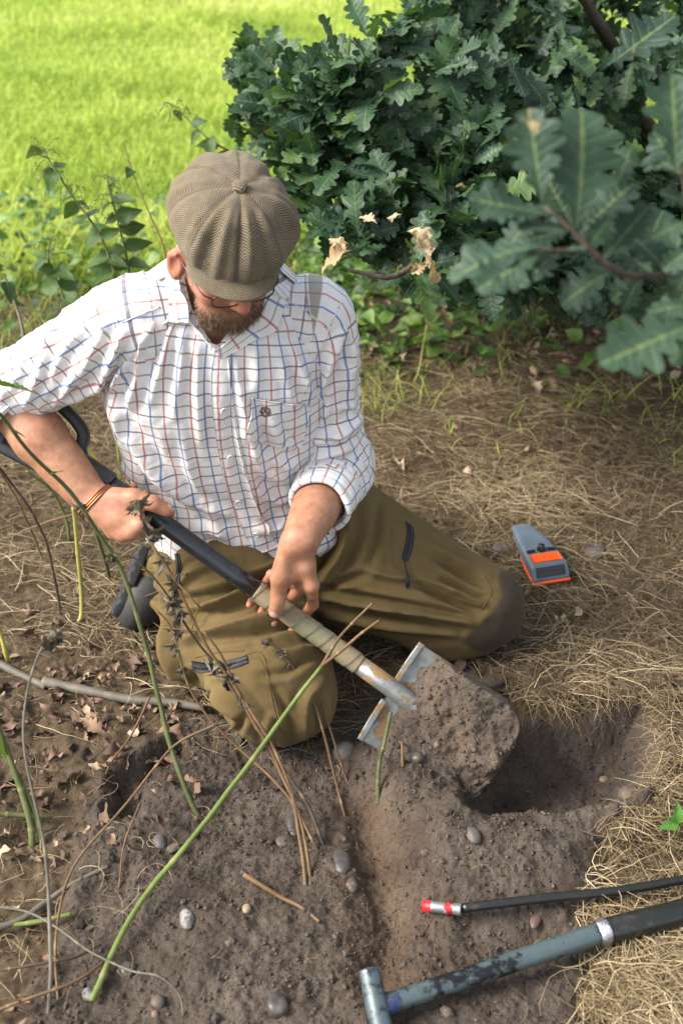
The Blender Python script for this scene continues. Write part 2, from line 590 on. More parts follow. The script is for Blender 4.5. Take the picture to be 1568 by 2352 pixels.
# ------------------------------------------------------------------ straw, grass, litter, ground cover
def ribbons(mb, P, D, L, W, curl, lift, nseg=5, tint=None, rise=None, wig=.4, taper=.25):
    """many curved flat strips. P base points, D heading (radians), curl turn over the length (radians),
    lift = middle height as a share of the length, rise = end height as a share of the length"""
    n = len(P)
    t = np.linspace(0, 1, nseg + 1)
    ang = D[:, None] + curl[:, None] * (t[None] - .5) + wig * rng.normal(size=(n, nseg + 1)) * .25
    stp = L[:, None] / nseg
    dx = np.cumsum(np.cos(ang) * stp, 1); dy = np.cumsum(np.sin(ang) * stp, 1)
    x = P[:, 0, None] + dx - dx[:, :1]; y = P[:, 1, None] + dy - dy[:, :1]
    rs = np.zeros(n) if rise is None else rise
    z = P[:, 2, None] + L[:, None] * (lift[:, None] * 4 * t * (1 - t) + rs[:, None] * t)
    C = np.stack([x, y, z], -1)
    T = nrm(np.gradient(C, axis=1))
    up = nrm(rng.normal(size=(n, 1, 3)) * .55 + np.array([0, -.35, 1.0]))
    S = nrm(np.cross(T, np.broadcast_to(up, T.shape)))
    w = W[:, None] * (1 - (1 - taper) * t[None] ** 2) * .5
    V = np.stack([C - S * w[..., None], C + S * w[..., None]], 2).reshape(n, -1, 3)
    m = 2 * (nseg + 1)
    i = np.arange(nseg) * 2
    f = np.stack([i, i + 1, i + 3, i + 2], 1)
    F = (f[None] + (np.arange(n) * m)[:, None, None]).reshape(-1, 4)
    tt = rng.random(n) if tint is None else tint
    mb.add(V.reshape(-1, 3), [F], tint=np.repeat(tt, m), along=np.tile(np.repeat(t, 2), n))

def pxy(x, y, z=0):
    return proj(np.stack([x, y, np.broadcast_to(z, np.shape(x))], -1))

def straw_density(x, y):
    u, v, _ = pxy(x, y)
    s = soil_amount(x, y)
    P = np.stack([x, y, 0 * x], -1)
    cl = fbm(P, 5, 3, 51)
    d = np.clip(.92 + .6 * cl, .15, 1.3) * sstep(.35, .02, s)
    right = sstep(700, 800, u)
    d = d * np.where(u > 760, 1, .75)
    d = d * sstep(760, 930, v + 60 * cl)                                          # thins out under the oak
    d = d * (1 - .93 * sstep(1440, 1520, v + 40 * cl) * (u < 460))                # litter patch lower left
    d = d * (1 - .80 * np.exp(-(((u - 2110 * .57 - 180) / 110) ** 2 + ((v - 1335) / 40) ** 2)))   # bare patch by the control box
    d = d * (1 - .8 * np.exp(-(((u - 100) / 170) ** 2 + ((v - 1400) / 60) ** 2)))
    d = d * (1 - .7 * np.exp(-(((u - 1500) / 120) ** 2 + ((v - 920) / 70) ** 2)))
    return np.clip(d, 0, 1.3)

def straw_mat():
    k = NT('dry_straw')
    t = k.attr('tint')
    c = k.ramp(t, [(0, (.040, .027, .015)), (.35, (.112, .077, .040)), (.7, (.215, .157, .084)), (1, (.42, .335, .205))])
    k.p(Base_Color=c, Roughness=.75, Specular_IOR_Level=.25)
    return k.m
STRAW = straw_mat()
mb = MB()
def straw_layer(n, L0, L1, W0, W1, z0, z1, l0, l1, t0, t1, reg=(-1.9, 2.6, .95, 3.75), thin=1.0):
    x, y = in_view_xy(n, *reg)
    u, v, dep = pxy(x, y)
    ok = (u > -650) & (u < 2250) & (v < 2650) & (rng.random(n) < thin * np.where((u > -60) & (u < 1640), 1, .6) * straw_density(x, y) * np.clip((2.7 / dep) ** 1.0, .5, 1.4))
    x, y = x[ok], y[ok]
    m = len(x)
    P = np.stack([x, y, ground_h(x, y, False) + rng.uniform(z0, z1, m)], -1)
    flow = .9 * vnoise(np.stack([x, y, 0 * x], -1), 3.0, 61) * 2
    ribbons(mb, P, flow + rng.normal(0, 1.1, m), rng.uniform(L0, L1, m), rng.uniform(W0, W1, m), rng.normal(0, .8, m),
            rng.uniform(l0, l1, m), 6, np.clip(rng.normal((t0 + t1) / 2, (t1 - t0) / 2, m) + .30 * fbm(np.stack([x, y, 0 * x], -1), 7, 2, 63) - .06, 0, 1))
straw_layer(90000, .02, .075, .0008, .0020, .001, .006, .0, .06, .0, .5)
straw_layer(105000, .03, .12, .0006, .0016, .004, .014, .0, .10, .25, .8)
straw_layer(17000, .06, .18, .0007, .0015, .006, .016, .0, .10, .45, 1.0)
straw_layer(110000, .006, .026, .0005, .0014, .002, .010, .0, .06, .15, .9)
# straws that hang over the edge of the hole
a = np.linspace(0, 1, 520)
edge = np.array([catmull(np.array([G(1160, 1590), G(1240, 1625), G(1340, 1615), G(1480, 1590), G(1520, 1690), G(1510, 1850), G(1400, 1930)]), 520)])[0]
m = 900
e = edge[rng.integers(0, 520, m)] + rng.normal(0, .012, (m, 3)) * [1, 1, 0]
e[:, 2] = ground_h(e[:, 0], e[:, 1], False) * 0 + .02 + rng.uniform(0, .014, m)
cen = HOLE.mean(0)
hd = np.arctan2(cen[1] - e[:, 1], cen[0] - e[:, 0]) + rng.normal(0, .9, m)
ribbons(mb, e - np.stack([np.cos(hd), np.sin(hd), 0 * hd], -1) * .035, hd, rng.uniform(.04, .11, m), rng.uniform(.0009, .002, m), rng.normal(0, 1.2, m),
        rng.uniform(0, .15, m), 6, np.clip(rng.normal(.5, .25, m), 0, 1), rise=rng.uniform(-.35, .05, m))
# straw heap, lower right
x = rng.normal(0, 1, 5200); y = rng.normal(0, 1, 5200)
c0 = G(1520, 2270)
x, y = c0[0] + .16 * x, c0[1] + .11 * y
u, v, _ = pxy(x, y)
ok = (u > 1335 + 25 * np.sin(v / 31)) & (y > .98)
x, y = x[ok], y[ok]; m = len(x)
hp = .035 * np.exp(-((x - c0[0]) / .2) ** 2 - ((y - c0[1]) / .12) ** 2)
ribbons(mb, np.stack([x, y, ground_h(x, y, False) + hp * rng.random(m) + .004], -1), rng.normal(-.3, .9, m), rng.uniform(.05, .14, m), rng.uniform(.001, .0022, m),
        rng.normal(0, 1.4, m), rng.uniform(0, .12, m), 6, np.clip(rng.normal(.66, .2, m), 0, 1))
# a few straws lying on the dug soil and roots by the near knee
x, y = in_view_xy(260, -.8, .9, 1.05, 2.0)
ok = soil_amount(x, y) > .5
x, y = x[ok], y[ok]; m = len(x)
P = np.stack([x, y, ground_h(x, y) + .003], -1)
ribbons(mb, P, rng.uniform(0, 6.3, m), rng.uniform(.012, .05, m), rng.uniform(.0006, .0013, m), rng.normal(0, 2, m), rng.uniform(0, .1, m), 6, np.clip(rng.normal(.45, .25, m), 0, 1))
for (px, py, n_, rad) in ((600, 1700, 60, .05), (540, 1690, 30, .04), (870, 1680, 20, .05), (60, 2050, 120, .12), (250, 1500, 90, .10)):
    c = G(px, py)
    x = c[0] + rng.normal(0, rad, n_); y = c[1] + rng.normal(0, rad * .6, n_)
    ribbons(mb, np.stack([x, y, ground_h(x, y) + .006], -1), rng.uniform(0, 6.3, n_), rng.uniform(.03, .09, n_), rng.uniform(.0006, .0012, n_), rng.normal(0, 3, n_),
            rng.uniform(.05, .25, n_), 8, np.clip(rng.normal(.7, .2, n_), 0, 1))
tag(mb.build('dry_straw', STRAW), 'trampled dry straw and dead grass matted over the ground', 'straw', None, 'stuff')

# ---- meadow grass
mb = MB()
n = 270000
y = FIELD_Y - .25 + 6.6 * rng.random(n) ** 1.5
x = rng.uniform(-1, 1, n) * (1.1 + .44 * y)
ok = (y > field_edge(x) + rng.normal(0, .10, n)) & (rng.random(n) < np.clip(1.0 - .06 * (y - 4), .4, 1))
x, y = x[ok], y[ok]; n = len(x)
P3 = np.stack([x, y, 0 * x], -1)
tuft = fbm(P3, 3.2, 3, 91)
hgt = (.030 + .022 * np.clip(tuft, -.6, 1)) * rng.uniform(.6, 1.5, n)
hgt *= 1 + 1.1 * np.exp(-((y - field_edge(x)) / .25) ** 2)
az = rng.uniform(0, 6.28, n)
ribbons(mb, np.stack([x, y, ground_h(x, y)], -1), az, hgt * rng.uniform(.5, 1.2, n), rng.uniform(.0028, .0055, n) * (1 + .12 * (y - 4)), rng.normal(0, .7, n),
        rng.uniform(.2, .7, n), 3, np.clip(.5 + .42 * fbm(P3 * [.7, 1.1, 1], 1.8, 3, 95) + .13 * rng.normal(size=n), 0, 1), rise=rng.uniform(.2, 1.6, n), wig=.15, taper=.2)
k = NT('meadow_grass')
c = k.ramp(k.attr('tint'), [(0, (.17, .26, .035)), (.35, (.34, .46, .07)), (.7, (.52, .60, .12)), (1, (.72, .70, .30))])
k.p(Base_Color=c, Roughness=.6, Specular_IOR_Level=.3)
tr = k.n('ShaderNodeBsdfTranslucent', {'Color': c})
mx = k.n('ShaderNodeMixShader', {0: .4, 1: k.b.outputs[0], 2: tr.outputs[0]})
k.t.links.new(mx.outputs[0], k.t.nodes['Material Output'].inputs[0])
GRASSM = k.m
tag(mb.build('meadow_grass', k.m), 'short bright green grass of the sunlit field', 'grass', None, 'stuff')

# ---- sparse green blades in the straw
mb = MB()
n = 15000
x, y = in_view_xy(n, -1.6, 2.1, 1.9, 3.9)
u, v, _ = pxy(x, y)
cl = fbm(np.stack([x, y, 0 * x], -1), 3.5, 2, 99)
ok = (rng.random(n) < np.clip(.25 + 1.3 * cl, 0, 1) * sstep(1150, 820, v)) | ((u < 330) & (v < 900) & (rng.random(n) < .9))
x, y = x[ok], y[ok]; n = len(x)
ribbons(mb, np.stack([x, y, ground_h(x, y, False)], -1), rng.uniform(0, 6.3, n), rng.uniform(.03, .09, n), rng.uniform(.0012, .0028, n), rng.normal(0, 1, n), rng.uniform(.1, .4, n), 5,
        np.clip(rng.normal(.30, .22, n), 0, 1), rise=rng.uniform(.1, 1.3, n), taper=.15)
tag(mb.build('grass_tufts', GRASSM), 'sparse green grass blades coming through the straw', 'grass', None, 'stuff')

# ---- leaf shapes
def leaf_outline(kind):
    """half-outline (s along 0..1, w half width) of a leaf"""
    if kind == 'oak':
        s = np.linspace(0, 1, 45)
        w = .035 + .05 * np.sin(np.pi * s) + .05 * sstep(.2, .7, s)
        for c0, off, r in ((.22, .055, .066), (.39, .125, .080), (.57, .190, .088), (.75, .160, .084), (.90, .045, .080)):
            q = np.clip(1 - ((s - c0 - .012) / r) ** 2, 0, 1)
            w = np.where(q > 0, np.maximum(w, off * q ** .22 + r * q ** .5), w)
        w = w * np.where(s < .12, .25 + .75 * (s / .12) ** 1.5, 1)
        w[0] = .010; w[-1] = 0.0; w[-2] *= .8
        return s, w
    if kind == 'nettle':
        s = np.linspace(0, 1, 25)
        env = .34 * np.sin(np.pi * s ** .62) ** .9 * (1 - .25 * s)
        w = env * (1 + .16 * ((np.arange(25) % 2) * 2 - 1))
        w[0] = .01; w[-1] = 0
        return s, w
    s = np.linspace(0, 1, 9)
    w = .30 * np.sin(np.pi * s ** .8) ** .9
    w[0] = .01; w[-1] = 0
    return s, w
def leaf_template(kind, fold=.25, curl=.25, wave=.06, seed=0):
    """unit leaf along +X, normal +Z; midrib row plus two edge rows each side"""
    r = np.random.default_rng(seed)
    s, w = leaf_outline(kind)
    n = len(s)
    wl = w * (1 + .1 * r.normal()); wr = w * (1 + .1 * r.normal())
    ph = r.uniform(0, 6.28, 2)
    sh = .035 if kind == 'oak' else 0.0                 # lobes lean towards the tip
    rows = []
    for side, ww in ((1, wl), (-1, wr)):
        for q in (1.0, .5):
            yy = side * ww * q
            xx = s + sh * ww * q / .4
            zz = np.abs(yy) * fold + wave * np.sin(s * 9 + ph[0 if side > 0 else 1]) * q * ww / .3
            rows.append((xx, yy, zz))
    mid = (s, 0 * s, 0 * s)
    R = [rows[0], rows[1], mid, rows[3], rows[2]]
    V = np.stack([np.stack(q, -1) for q in R], 1)       # n,5,3
    a = curl * V[..., 0]
    V[..., 2] += -curl * V[..., 0] ** 2 * .5
    V = V.reshape(-1, 3)
    e = np.tile(np.array([1, .5, 0, .5, 1]), n)
    return V, grid_faces(n, 5), e, np.repeat(s, 5)
def place_leaves(mb, temps, P, X, N, L, tint):
    """P base, X heading, N approximate normal, L length"""
    X = nrm(X)
    Y = nrm(np.cross(N, X)); Z = np.cross(X, Y)
    which = rng.integers(0, len(temps), len(P))
    for t, (V0, F0, e, s) in enumerate(temps):
        i = np.where(which == t)[0]
        if not len(i): continue
        V = P[i, None] + L[i, None, None] * (V0[None, :, :1] * X[i, None] + V0[None, :, 1:2] * Y[i, None] + V0[None, :, 2:] * Z[i, None])
        F = (F0[None] + (np.arange(len(i)) * len(V0))[:, None, None]).reshape(-1, 4)
        mb.add(V.reshape(-1, 3), [F], tint=np.repeat(tint[i], len(V0)), edge=np.tile(e, len(i)), along=np.tile(s, len(i)))
def leaf_mat(name, stops, rough=.42, trans=.25, vein=(.30, .36, .10), veinamt=.8, spec=.5, blot=None, bump=.4, bs=120):
    k = NT(name)
    c = k.ramp(k.attr('tint'), stops)
    ed = k.attr('edge')
    al = k.attr('along')
    c = k.mix(k.math('MULTIPLY', k.rng(ed, .0, .10, 1, 0), veinamt), c, vein)
    # side veins, angled forward
    sv = k.math('ABSOLUTE', k.math('SUBTRACT', k.math('FRACT', k.math('MULTIPLY', k.math('SUBTRACT', al, k.math('MULTIPLY', ed, .12)), 9.0)), .5))
    c = k.mix(k.math('MULTIPLY', k.rng(sv, .0, .09, 1, 0), .30 * veinamt), c, vein)
    if blot:
        nz = k.noise(22, 3, .6)
        c = k.mix(k.rng(nz, .66, .70, 0, .8), c, blot)
    k.p(Base_Color=c, Roughness=rough, Specular_IOR_Level=spec)
    k.bump(k.math('ADD', k.noise(bs, 3), k.rng(sv, 0, .25, -.8, 0)), bump, .002)
    tr = k.n('ShaderNodeBsdfTranslucent', {'Color': k.mix(1.0, c, (1.6, 1.7, .6), 'MULTIPLY')})
    mx = k.n('ShaderNodeMixShader', {0: trans, 1: k.b.outputs[0], 2: tr.outputs[0]})
    k.t.links.new(mx.outputs[0], k.t.nodes['Material Output'].inputs[0])
    return k.m
OAK_T = [leaf_template('oak', f, c, w, i) for i, (f, c, w) in enumerate([(.25, .3, .06), (.1, .5, .08), (.35, .1, .05), (-.1, .4, .09), (.2, .7, .07), (.15, -.1, .09)])]
NET_T = [leaf_template('nettle', f, c, w, 20 + i) for i, (f, c, w) in enumerate([(.3, .4, .03), (.2, .7, .04), (.4, .2, .03)])]
OVA_T = [leaf_template('ovate', f, c, w, 40 + i) for i, (f, c, w) in enumerate([(.3, .4, .05), (.1, .7, .08), (-.2, .5, .1), (.5, .2, .08)])]

# ---- low green ground cover behind the man, right and left
mb = MB()
def cover(n, reg, fn, hmax, L0, L1):
    x, y = in_view_xy(n, *reg)
    u, v, _ = pxy(x, y)
    ok = rng.random(n) < fn(u, v, fbm(np.stack([x, y, 0 * x], -1), 4, 2, 123))
    x, y = x[ok], y[ok]; m = len(x)
    z = ground_h(x, y, False) + hmax * rng.random(m) ** 1.3
    az = rng.uniform(0, 6.28, m)
    el = rng.uniform(-.5, .5, m)
    X = np.stack([np.cos(az) * np.cos(el), np.sin(az) * np.cos(el), np.sin(el)], -1)
    N = nrm(np.array([0, -.15, 1.0]) + .45 * rng.normal(size=(m, 3)))
    place_leaves(mb, NET_T + OVA_T, np.stack([x, y, z], -1), X, N, rng.uniform(L0, L1, m), np.clip(.45 + .32 * rng.normal(size=m), 0, 1))
cover(7500, (-.1, 1.9, 2.55, 4.3), lambda u, v, c: np.clip(.6 + .9 * c, 0, 1) * sstep(930, 800, v) * (.25 + .75 * sstep(1400, 1150, u)), .19, .028, .065)
cover(4500, (-1.9, .2, 2.6, 4.15), lambda u, v, c: np.clip(.45 + .9 * c, 0, 1) * sstep(850, 700, v) * (.35 + .65 * (v < 690)), .20, .025, .065)
LEAFG = leaf_mat('weed_leaf', [(0, (.028, .062, .012)), (.5, (.075, .15, .026)), (1, (.18, .27, .055))], .5, .3, (.14, .22, .06), .5)
tag(mb.build('ground_cover', LEAFG), 'low green weeds growing along the field edge behind the man', 'weeds', None, 'stuff')

# ---- brown leaf litter
mb = MB()
def litter(n, reg, fn, L0, L1, tl=.5):
    x, y = in_view_xy(n, *reg)
    u, v, _ = pxy(x, y)
    ok = rng.random(n) < fn(u, v)
    x, y = x[ok], y[ok]; m = len(x)
    az = rng.uniform(0, 6.28, m)
    X = np.stack([np.cos(az), np.sin(az), rng.normal(.1, .25, m)], -1)
    N = nrm(np.array([0, 0, 1.0]) + .45 * rng.normal(size=(m, 3)))
    place_leaves(mb, LIT_T, np.stack([x, y, ground_h(x, y) + rng.uniform(.002, .012, m)], -1), X, N, rng.uniform(L0, L1, m), np.clip(tl + .25 * rng.normal(size=m), 0, 1))
LIT_T = [leaf_template('ovate', f, c, w, 60 + i) for i, (f, c, w) in enumerate([(.6, .9, .15), (-.5, 1.2, .2), (.3, -1.2, .2), (.9, .4, .25)])] + \
        [leaf_template('oak', f, c, w, 70 + i) for i, (f, c, w) in enumerate([(.5, .9, .12), (-.4, 1.3, .15)])]
litter(3800, (-1.5, .05, 1.15, 2.05), lambda u, v: .5 * (u < 470) * sstep(1450, 1520, v) * sstep(2150, 1850, v + .35 * u), .010, .038, .36)
litter(900, (-1.2, .1, 1.0, 1.6), lambda u, v: .5 * (u < 160 + .05 * (v - 1500)), .012, .034, .4)
litter(900, (-1.0, 1.5, 1.7, 3.5), lambda u, v: .35 * (soil_amount(*[q for q in (u * 0 + 9, u * 0 + 9)]) < .5), .015, .04, .55)
litter(700, (.0, 1.5, 3.0, 4.1), lambda u, v: .7 * (v < 880), .02, .05, .75)
k = NT('dead_leaf')
c = k.ramp(k.attr('tint'), [(0, (.045, .028, .020)), (.4, (.12, .072, .048)), (.7, (.22, .140, .090)), (1, (.42, .31, .20))])
k.p(Base_Color=c, Roughness=.7, Specular_IOR_Level=.3)
k.bump(k.noise(150, 3), .4, .002)
DEADLEAF = k.m
tag(mb.build('leaf_litter', k.m), 'crumbled brown leaf litter over soil and straw', 'leaf litter', None, 'stuff')
# ------------------------------------------------------------------ the kneeling man
# joints (metres), measured off the photograph at plausible depths
J = {}
J['pelvis'] = np.array([-.185, 2.06, .28])
J['hipR'], J['hipL'] = np.array([-.285, 2.05, .27]), np.array([-.085, 2.08, .27])
J['kneeR'], J['kneeL'] = np.array([-.120, 1.715, .105]), np.array([.272, 1.96, .100])
J['ankR'], J['ankL'] = np.array([-.40, 2.04, .10]), np.array([-.02, 2.28, .10])
J['shR'], J['shL'] = PT(318, 742, 2.12), PT(726, 724, 2.17)
J['elR'], J['wrR'] = PT(8, 905, 2.22), PT(222, 1158, 2.215)
J['elL'], J['wrL'] = PT(770, 1072, 2.36), PT(690, 1238, 2.175)
SPINE = np.array([[-.180, 2.06, .20], [-.185, 2.055, .30], [-.190, 2.03, .42], [-.197, 1.99, .55], [-.200, 1.965, .67], [-.200, 1.968, .76], [-.200, 1.960, .83], [-.195, 1.935, .88]])
HS = .90                                      # head size against the unit head below
HEADC = PT(514, 580, 2.0)
# head frame in camera axes (right, up, toward)
def cam2w(v):
    v = np.asarray(v, float)
    return v[..., 0, None] * RGT + v[..., 1, None] * UPV + v[..., 2, None] * TOW
ha = nrm(np.array([.18, .50, .85]))
hf = np.array([.13, -.85, .50]); hf = nrm(hf - ha * (hf @ ha))
YAW = math.radians(15)
hf = nrm(hf * math.cos(YAW) + np.cross(ha, hf) * math.sin(YAW) * (1 if np.cross(ha, hf)[0] > 0 else -1))
HA, HF = cam2w(ha[None])[0], cam2w(hf[None])[0]
HL = np.cross(HF, HA)                         # towards his left, the viewer's right
if HL @ RGT < 0: HL = -HL
HR = np.stack([HL, HF, HA])
def HP(l, f, a):
    return HEADC + HS * (l * HL + f * HF + a * HA)

# the spade's shaft
SH0, SH1 = PT(178, 1058, 2.245), PT(915, 1592, 2.275)
def SHP(px, py):
    """point on the shaft's axis nearest to a pixel"""
    a = np.array(proj(SH0)[:2]); b = np.array(proj(SH1)[:2])
    d = b - a
    u = np.array([px, py]) - a
    return lerp(SH0, SH1, (u @ d) / (d @ d))

def hand_prims(w, mcps, fingers, thumb, rw=.024, k=.012):
    P = []
    for m in mcps:
        P.append(('c', w + .15 * (m - w), m, rw * .62, .0125, k))
    for i in range(len(mcps) - 1):
        P.append(('c', mcps[i], mcps[i + 1], .0120, .0115, .008))
        P.append(('c', lerp(w, mcps[i], .55), lerp(w, mcps[i + 1], .55), .0130, .0130, .012))
    for f, rs in fingers:
        for i in range(len(f) - 1):
            P.append(('c', f[i], f[i + 1], rs[i], rs[i + 1], .0045))
            mid = lerp(f[i], f[i + 1], .5)
        for i in range(1, len(f) - 1):
            P.append(('c', f[i], f[i] + 1e-4, rs[i] * 1.06, rs[i] * 1.06, .004))
    t, rs = thumb
    for i in range(len(t) - 1):
        P.append(('c', t[i], t[i + 1], rs[i], rs[i + 1], .010 if i == 0 else .006))
    return P

# --- left hand (thumb over the tape, fingers under the shaft)
ax = nrm(SH1 - SH0)
wL = J['wrL']
tapeR = .0200
mL = [PT(716, 1346, 2.205), PT(704, 1340, 2.222), PT(688, 1334, 2.238), PT(672, 1330, 2.250)]
def wrapL(px, py, mcp, out, lean=0.0):
    """finger from its knuckle round the far side and underneath the shaft; out = exit pixel of the tip"""
    c = SHP(px, py)
    side = nrm(np.cross(ax, TOW))                 # across the shaft, in the picture plane
    if side @ (np.array([.585 * -1, 0, 0])) > 0: side = -side      # points to the upper right
    r = tapeR + .0095
    pip = c + side * (r + .010) + TOW * -.002
    dip = c - TOW * (r + .001) + side * .006
    tip = c - side * (r - .006) - TOW * (r * .62)
    end = c - side * (r + .0035) - TOW * .004
    return [mcp, pip, dip, tip, lerp(tip, end, .75)]
exits = [(680, 1436), (640, 1410), (612, 1386), (586, 1366)]
fL = []
for i, (m, e, r) in enumerate(zip(mL, exits, (1.0, 1.0, .96, .86))):
    fL.append((wrapL(*e, m, None), [.0118 * r, .0106 * r, .0094 * r, .0086 * r, .0078 * r]))
cT = SHP(640, 1402)
thL = [PT(662, 1262, 2.178), PT(642, 1326, 2.196), PT(640, 1368, 2.215), PT(632, 1404, 2.229)]
prL = hand_prims(wL, mL, fL, (thL, [.019, .0165, .0142, .0118]), .026)
prL += [('c', PT(640, 1376, 2.213), PT(632, 1404, 2.227), .0125, .0122, .004),
        ('e', PT(676, 1290, 2.20), np.stack([nrm(PT(640, 1330, 2.2) - PT(690, 1238, 2.2)), nrm(np.cross(TOW, PT(640, 1330, 2.2) - PT(690, 1238, 2.2))), TOW]), (.045, .026, .020), .015)]
foreL = [('c', wL, lerp(wL, J['elL'], .45), .0260, .0400, .02), ('c', lerp(wL, J['elL'], .45), J['elL'], .0400, .044, .02),
         ('c', wL + .012 * RGT, wL + .012 * RGT + (J['elL'] - wL) * .3, .0215, .030, .015), ('c', wL - .010 * RGT, lerp(wL, J['elL'], .3) - .01 * RGT, .0215, .030, .015)]
# --- right hand (closed round the black tube, thumb along the top)
wR = J['wrR']
mR = [PT(322, 1206, 2.183), PT(303, 1222, 2.190), PT(282, 1227, 2.200), PT(260, 1222, 2.210)]
def wrapR(px, py, mcp, r0=.0175):
    c = SHP(px, py)
    side = nrm(np.cross(ax, TOW))
    if side @ RGT > 0: side = -side               # to the lower left
    r = r0 + .0095
    pip = c + side * (r + .004) - TOW * .008
    dip = c - TOW * (r + .002) + side * .004
    tip = c - side * (r * .8) - TOW * (r * .55)
    return [mcp, pip, dip, tip]
exR = [(362, 1212), (330, 1190), (302, 1170), (278, 1150)]
fR = []
for i, (m, e, r) in enumerate(zip(mR, exR, (1.0, 1.0, .96, .88))):
    fR.append((wrapR(*e, m), [.0125 * r, .0112 * r, .0098 * r, .0088 * r]))
thR = [PT(252, 1142, 2.20), PT(306, 1142, 2.188), PT(352, 1156, 2.186), PT(384, 1172, 2.194)]
prR = hand_prims(wR, mR, fR, (thR, [.019, .0158, .0138, .0112]), .027)
prR += [('c', PT(352, 1156, 2.186), PT(384, 1172, 2.194), .0132, .0108, .004),
        ('e', PT(275, 1180, 2.196), np.stack([nrm(PT(320, 1200, 2.2) - PT(225, 1158, 2.2)), nrm(np.cross(TOW, PT(320, 1200, 2.2) - PT(225, 1158, 2.2))), TOW]), (.047, .033, .017), .015)]
eR = J['elR']
foreR = [('c', wR, lerp(wR, eR, .6), .0285, .0465, .02), ('c', lerp(wR, eR, .6), eR, .0465, .047, .02),
         ('c', wR + .010 * UPV, lerp(wR, eR, .35) + .012 * UPV, .022, .033, .015), ('c', wR - .008 * UPV - .004 * RGT, lerp(wR, eR, .4) - .008 * UPV, .022, .036, .015)]

# --- head
def hc(l, f, a): return HP(l, f, a).astype(np.float32)
NECKB = SPINE[6] + np.array([0, -.005, .015])
headP = [('e', HP(0, -.012, .025), HR, (.079, .098, .098), .02), ('e', HP(0, .030, -.030), HR, (.060, .064, .082), .03),
         ('c', hc(-.030, .058, -.082), hc(.030, .058, -.082), .030, .030, .03), ('c', hc(0, .074, -.088), hc(0, .076, -.089), .024, .022, .02),
         ('e', HP(0, .078, .032), HR, (.055, .022, .016), .02),                              # brow
         ('c', hc(-.044, .062, -.022), hc(-.050, .030, -.028), .022, .020, .02), ('c', hc(.044, .062, -.022), hc(.050, .030, -.028), .022, .020, .02),
         ('c', hc(0, .092, .018), hc(0, .112, -.022), .0085, .0125, .012),                     # nose
         ('c', hc(-.011, .100, -.027), hc(-.011, .099, -.027), .0095, .009, .007), ('c', hc(.011, .100, -.027), hc(.011, .099, -.027), .0095, .009, .007),
         ('-e', HP(-.032, .096, .010), HR, (.019, .014, .012), .01), ('-e', HP(.032, .096, .010), HR, (.019, .014, .012), .01),
         ('e', HP(-.032, .074, .010), HR, (.0125, .0125, .0125), .003), ('e', HP(.032, .074, .010), HR, (.0125, .0125, .0125), .003),
         ('c', hc(-.020, .091, -.056), hc(.020, .091, -.056), .0062, .0062, .006), ('c', hc(-.017, .089, -.066), hc(.017, .089, -.066), .0068, .0068, .006),
         ('c', HP(0, -.034, -.05), NECKB, .047, .048, .03)]
NECKI = len(headP) - 1
for s in (-1, 1):                                                                            # ears
    o = HP(s * .088, -.004, -.010)
    R = np.stack([nrm(HL * s * .85 + HF * .35 + HA * .15), nrm(HF * .85 - HL * s * .35), HA])
    R[1] = nrm(R[1] - R[0] * (R[1] @ R[0])); R[2] = np.cross(R[0], R[1]); R[2] = R[2] if R[2] @ HA > 0 else -R[2]
    headP += [('e', o, R, (.011, .021, .035), .008), ('-e', o + HS * (.009 * R[0] + .004 * R[1]), R, (.007, .011, .020), .004),
              ('c', o + HS * (R[1] * -.013 + HA * .012 + R[0] * .004), o + HS * (HA * .030 + R[1] * .004 + R[0] * .006), .0042, .0042, .005),
              ('c', o + HS * (R[1] * -.015 + HA * -.008 + R[0] * .003), o + HS * (R[1] * -.013 + HA * .014 + R[0] * .004), .0040, .0042, .005),
              ('c', o + HS * (HA * -.028 + R[1] * .006), o + HS * (HA * -.029 + R[1] * .006), .0085, .0085, .006)]
def scaled(p):
    if p[0] in 'e-e' and p[0] != '-': return (p[0], p[1], p[2], tuple(np.array(p[3]) * HS), p[4] * HS)
    return (p[0], p[1], p[2], p[3] * HS, p[4] * HS, p[5] * HS)
headP = [p if i == NECKI else scaled(p) for i, p in enumerate(headP)]
SKIN_PARTS = []
def skin_piece(pr, pts, pad, h):
    pts = np.array(pts)
    V, F = sdf_mesh(lambda P: sdf_eval(P, pr), pts.min(0) - pad, pts.max(0) + pad, h)
    V = laplace(V, F, 2, .5)
    SKIN_PARTS.append((V, F))
skin_piece(prL + foreL, [wL, J['elL'], *mL, *sum([f for f, _ in fL], []), *thL], .055, .0022)
skin_piece(prR + foreR, [wR, eR, *mR, *sum([f for f, _ in fR], []), *thR], .055, .0022)
skin_piece(headP, [HP(a_, b_, c_) for a_ in (-.11, .11) for b_ in (-.13, .14) for c_ in (-.15, .14)] + [SPINE[6]], .05, .0028)
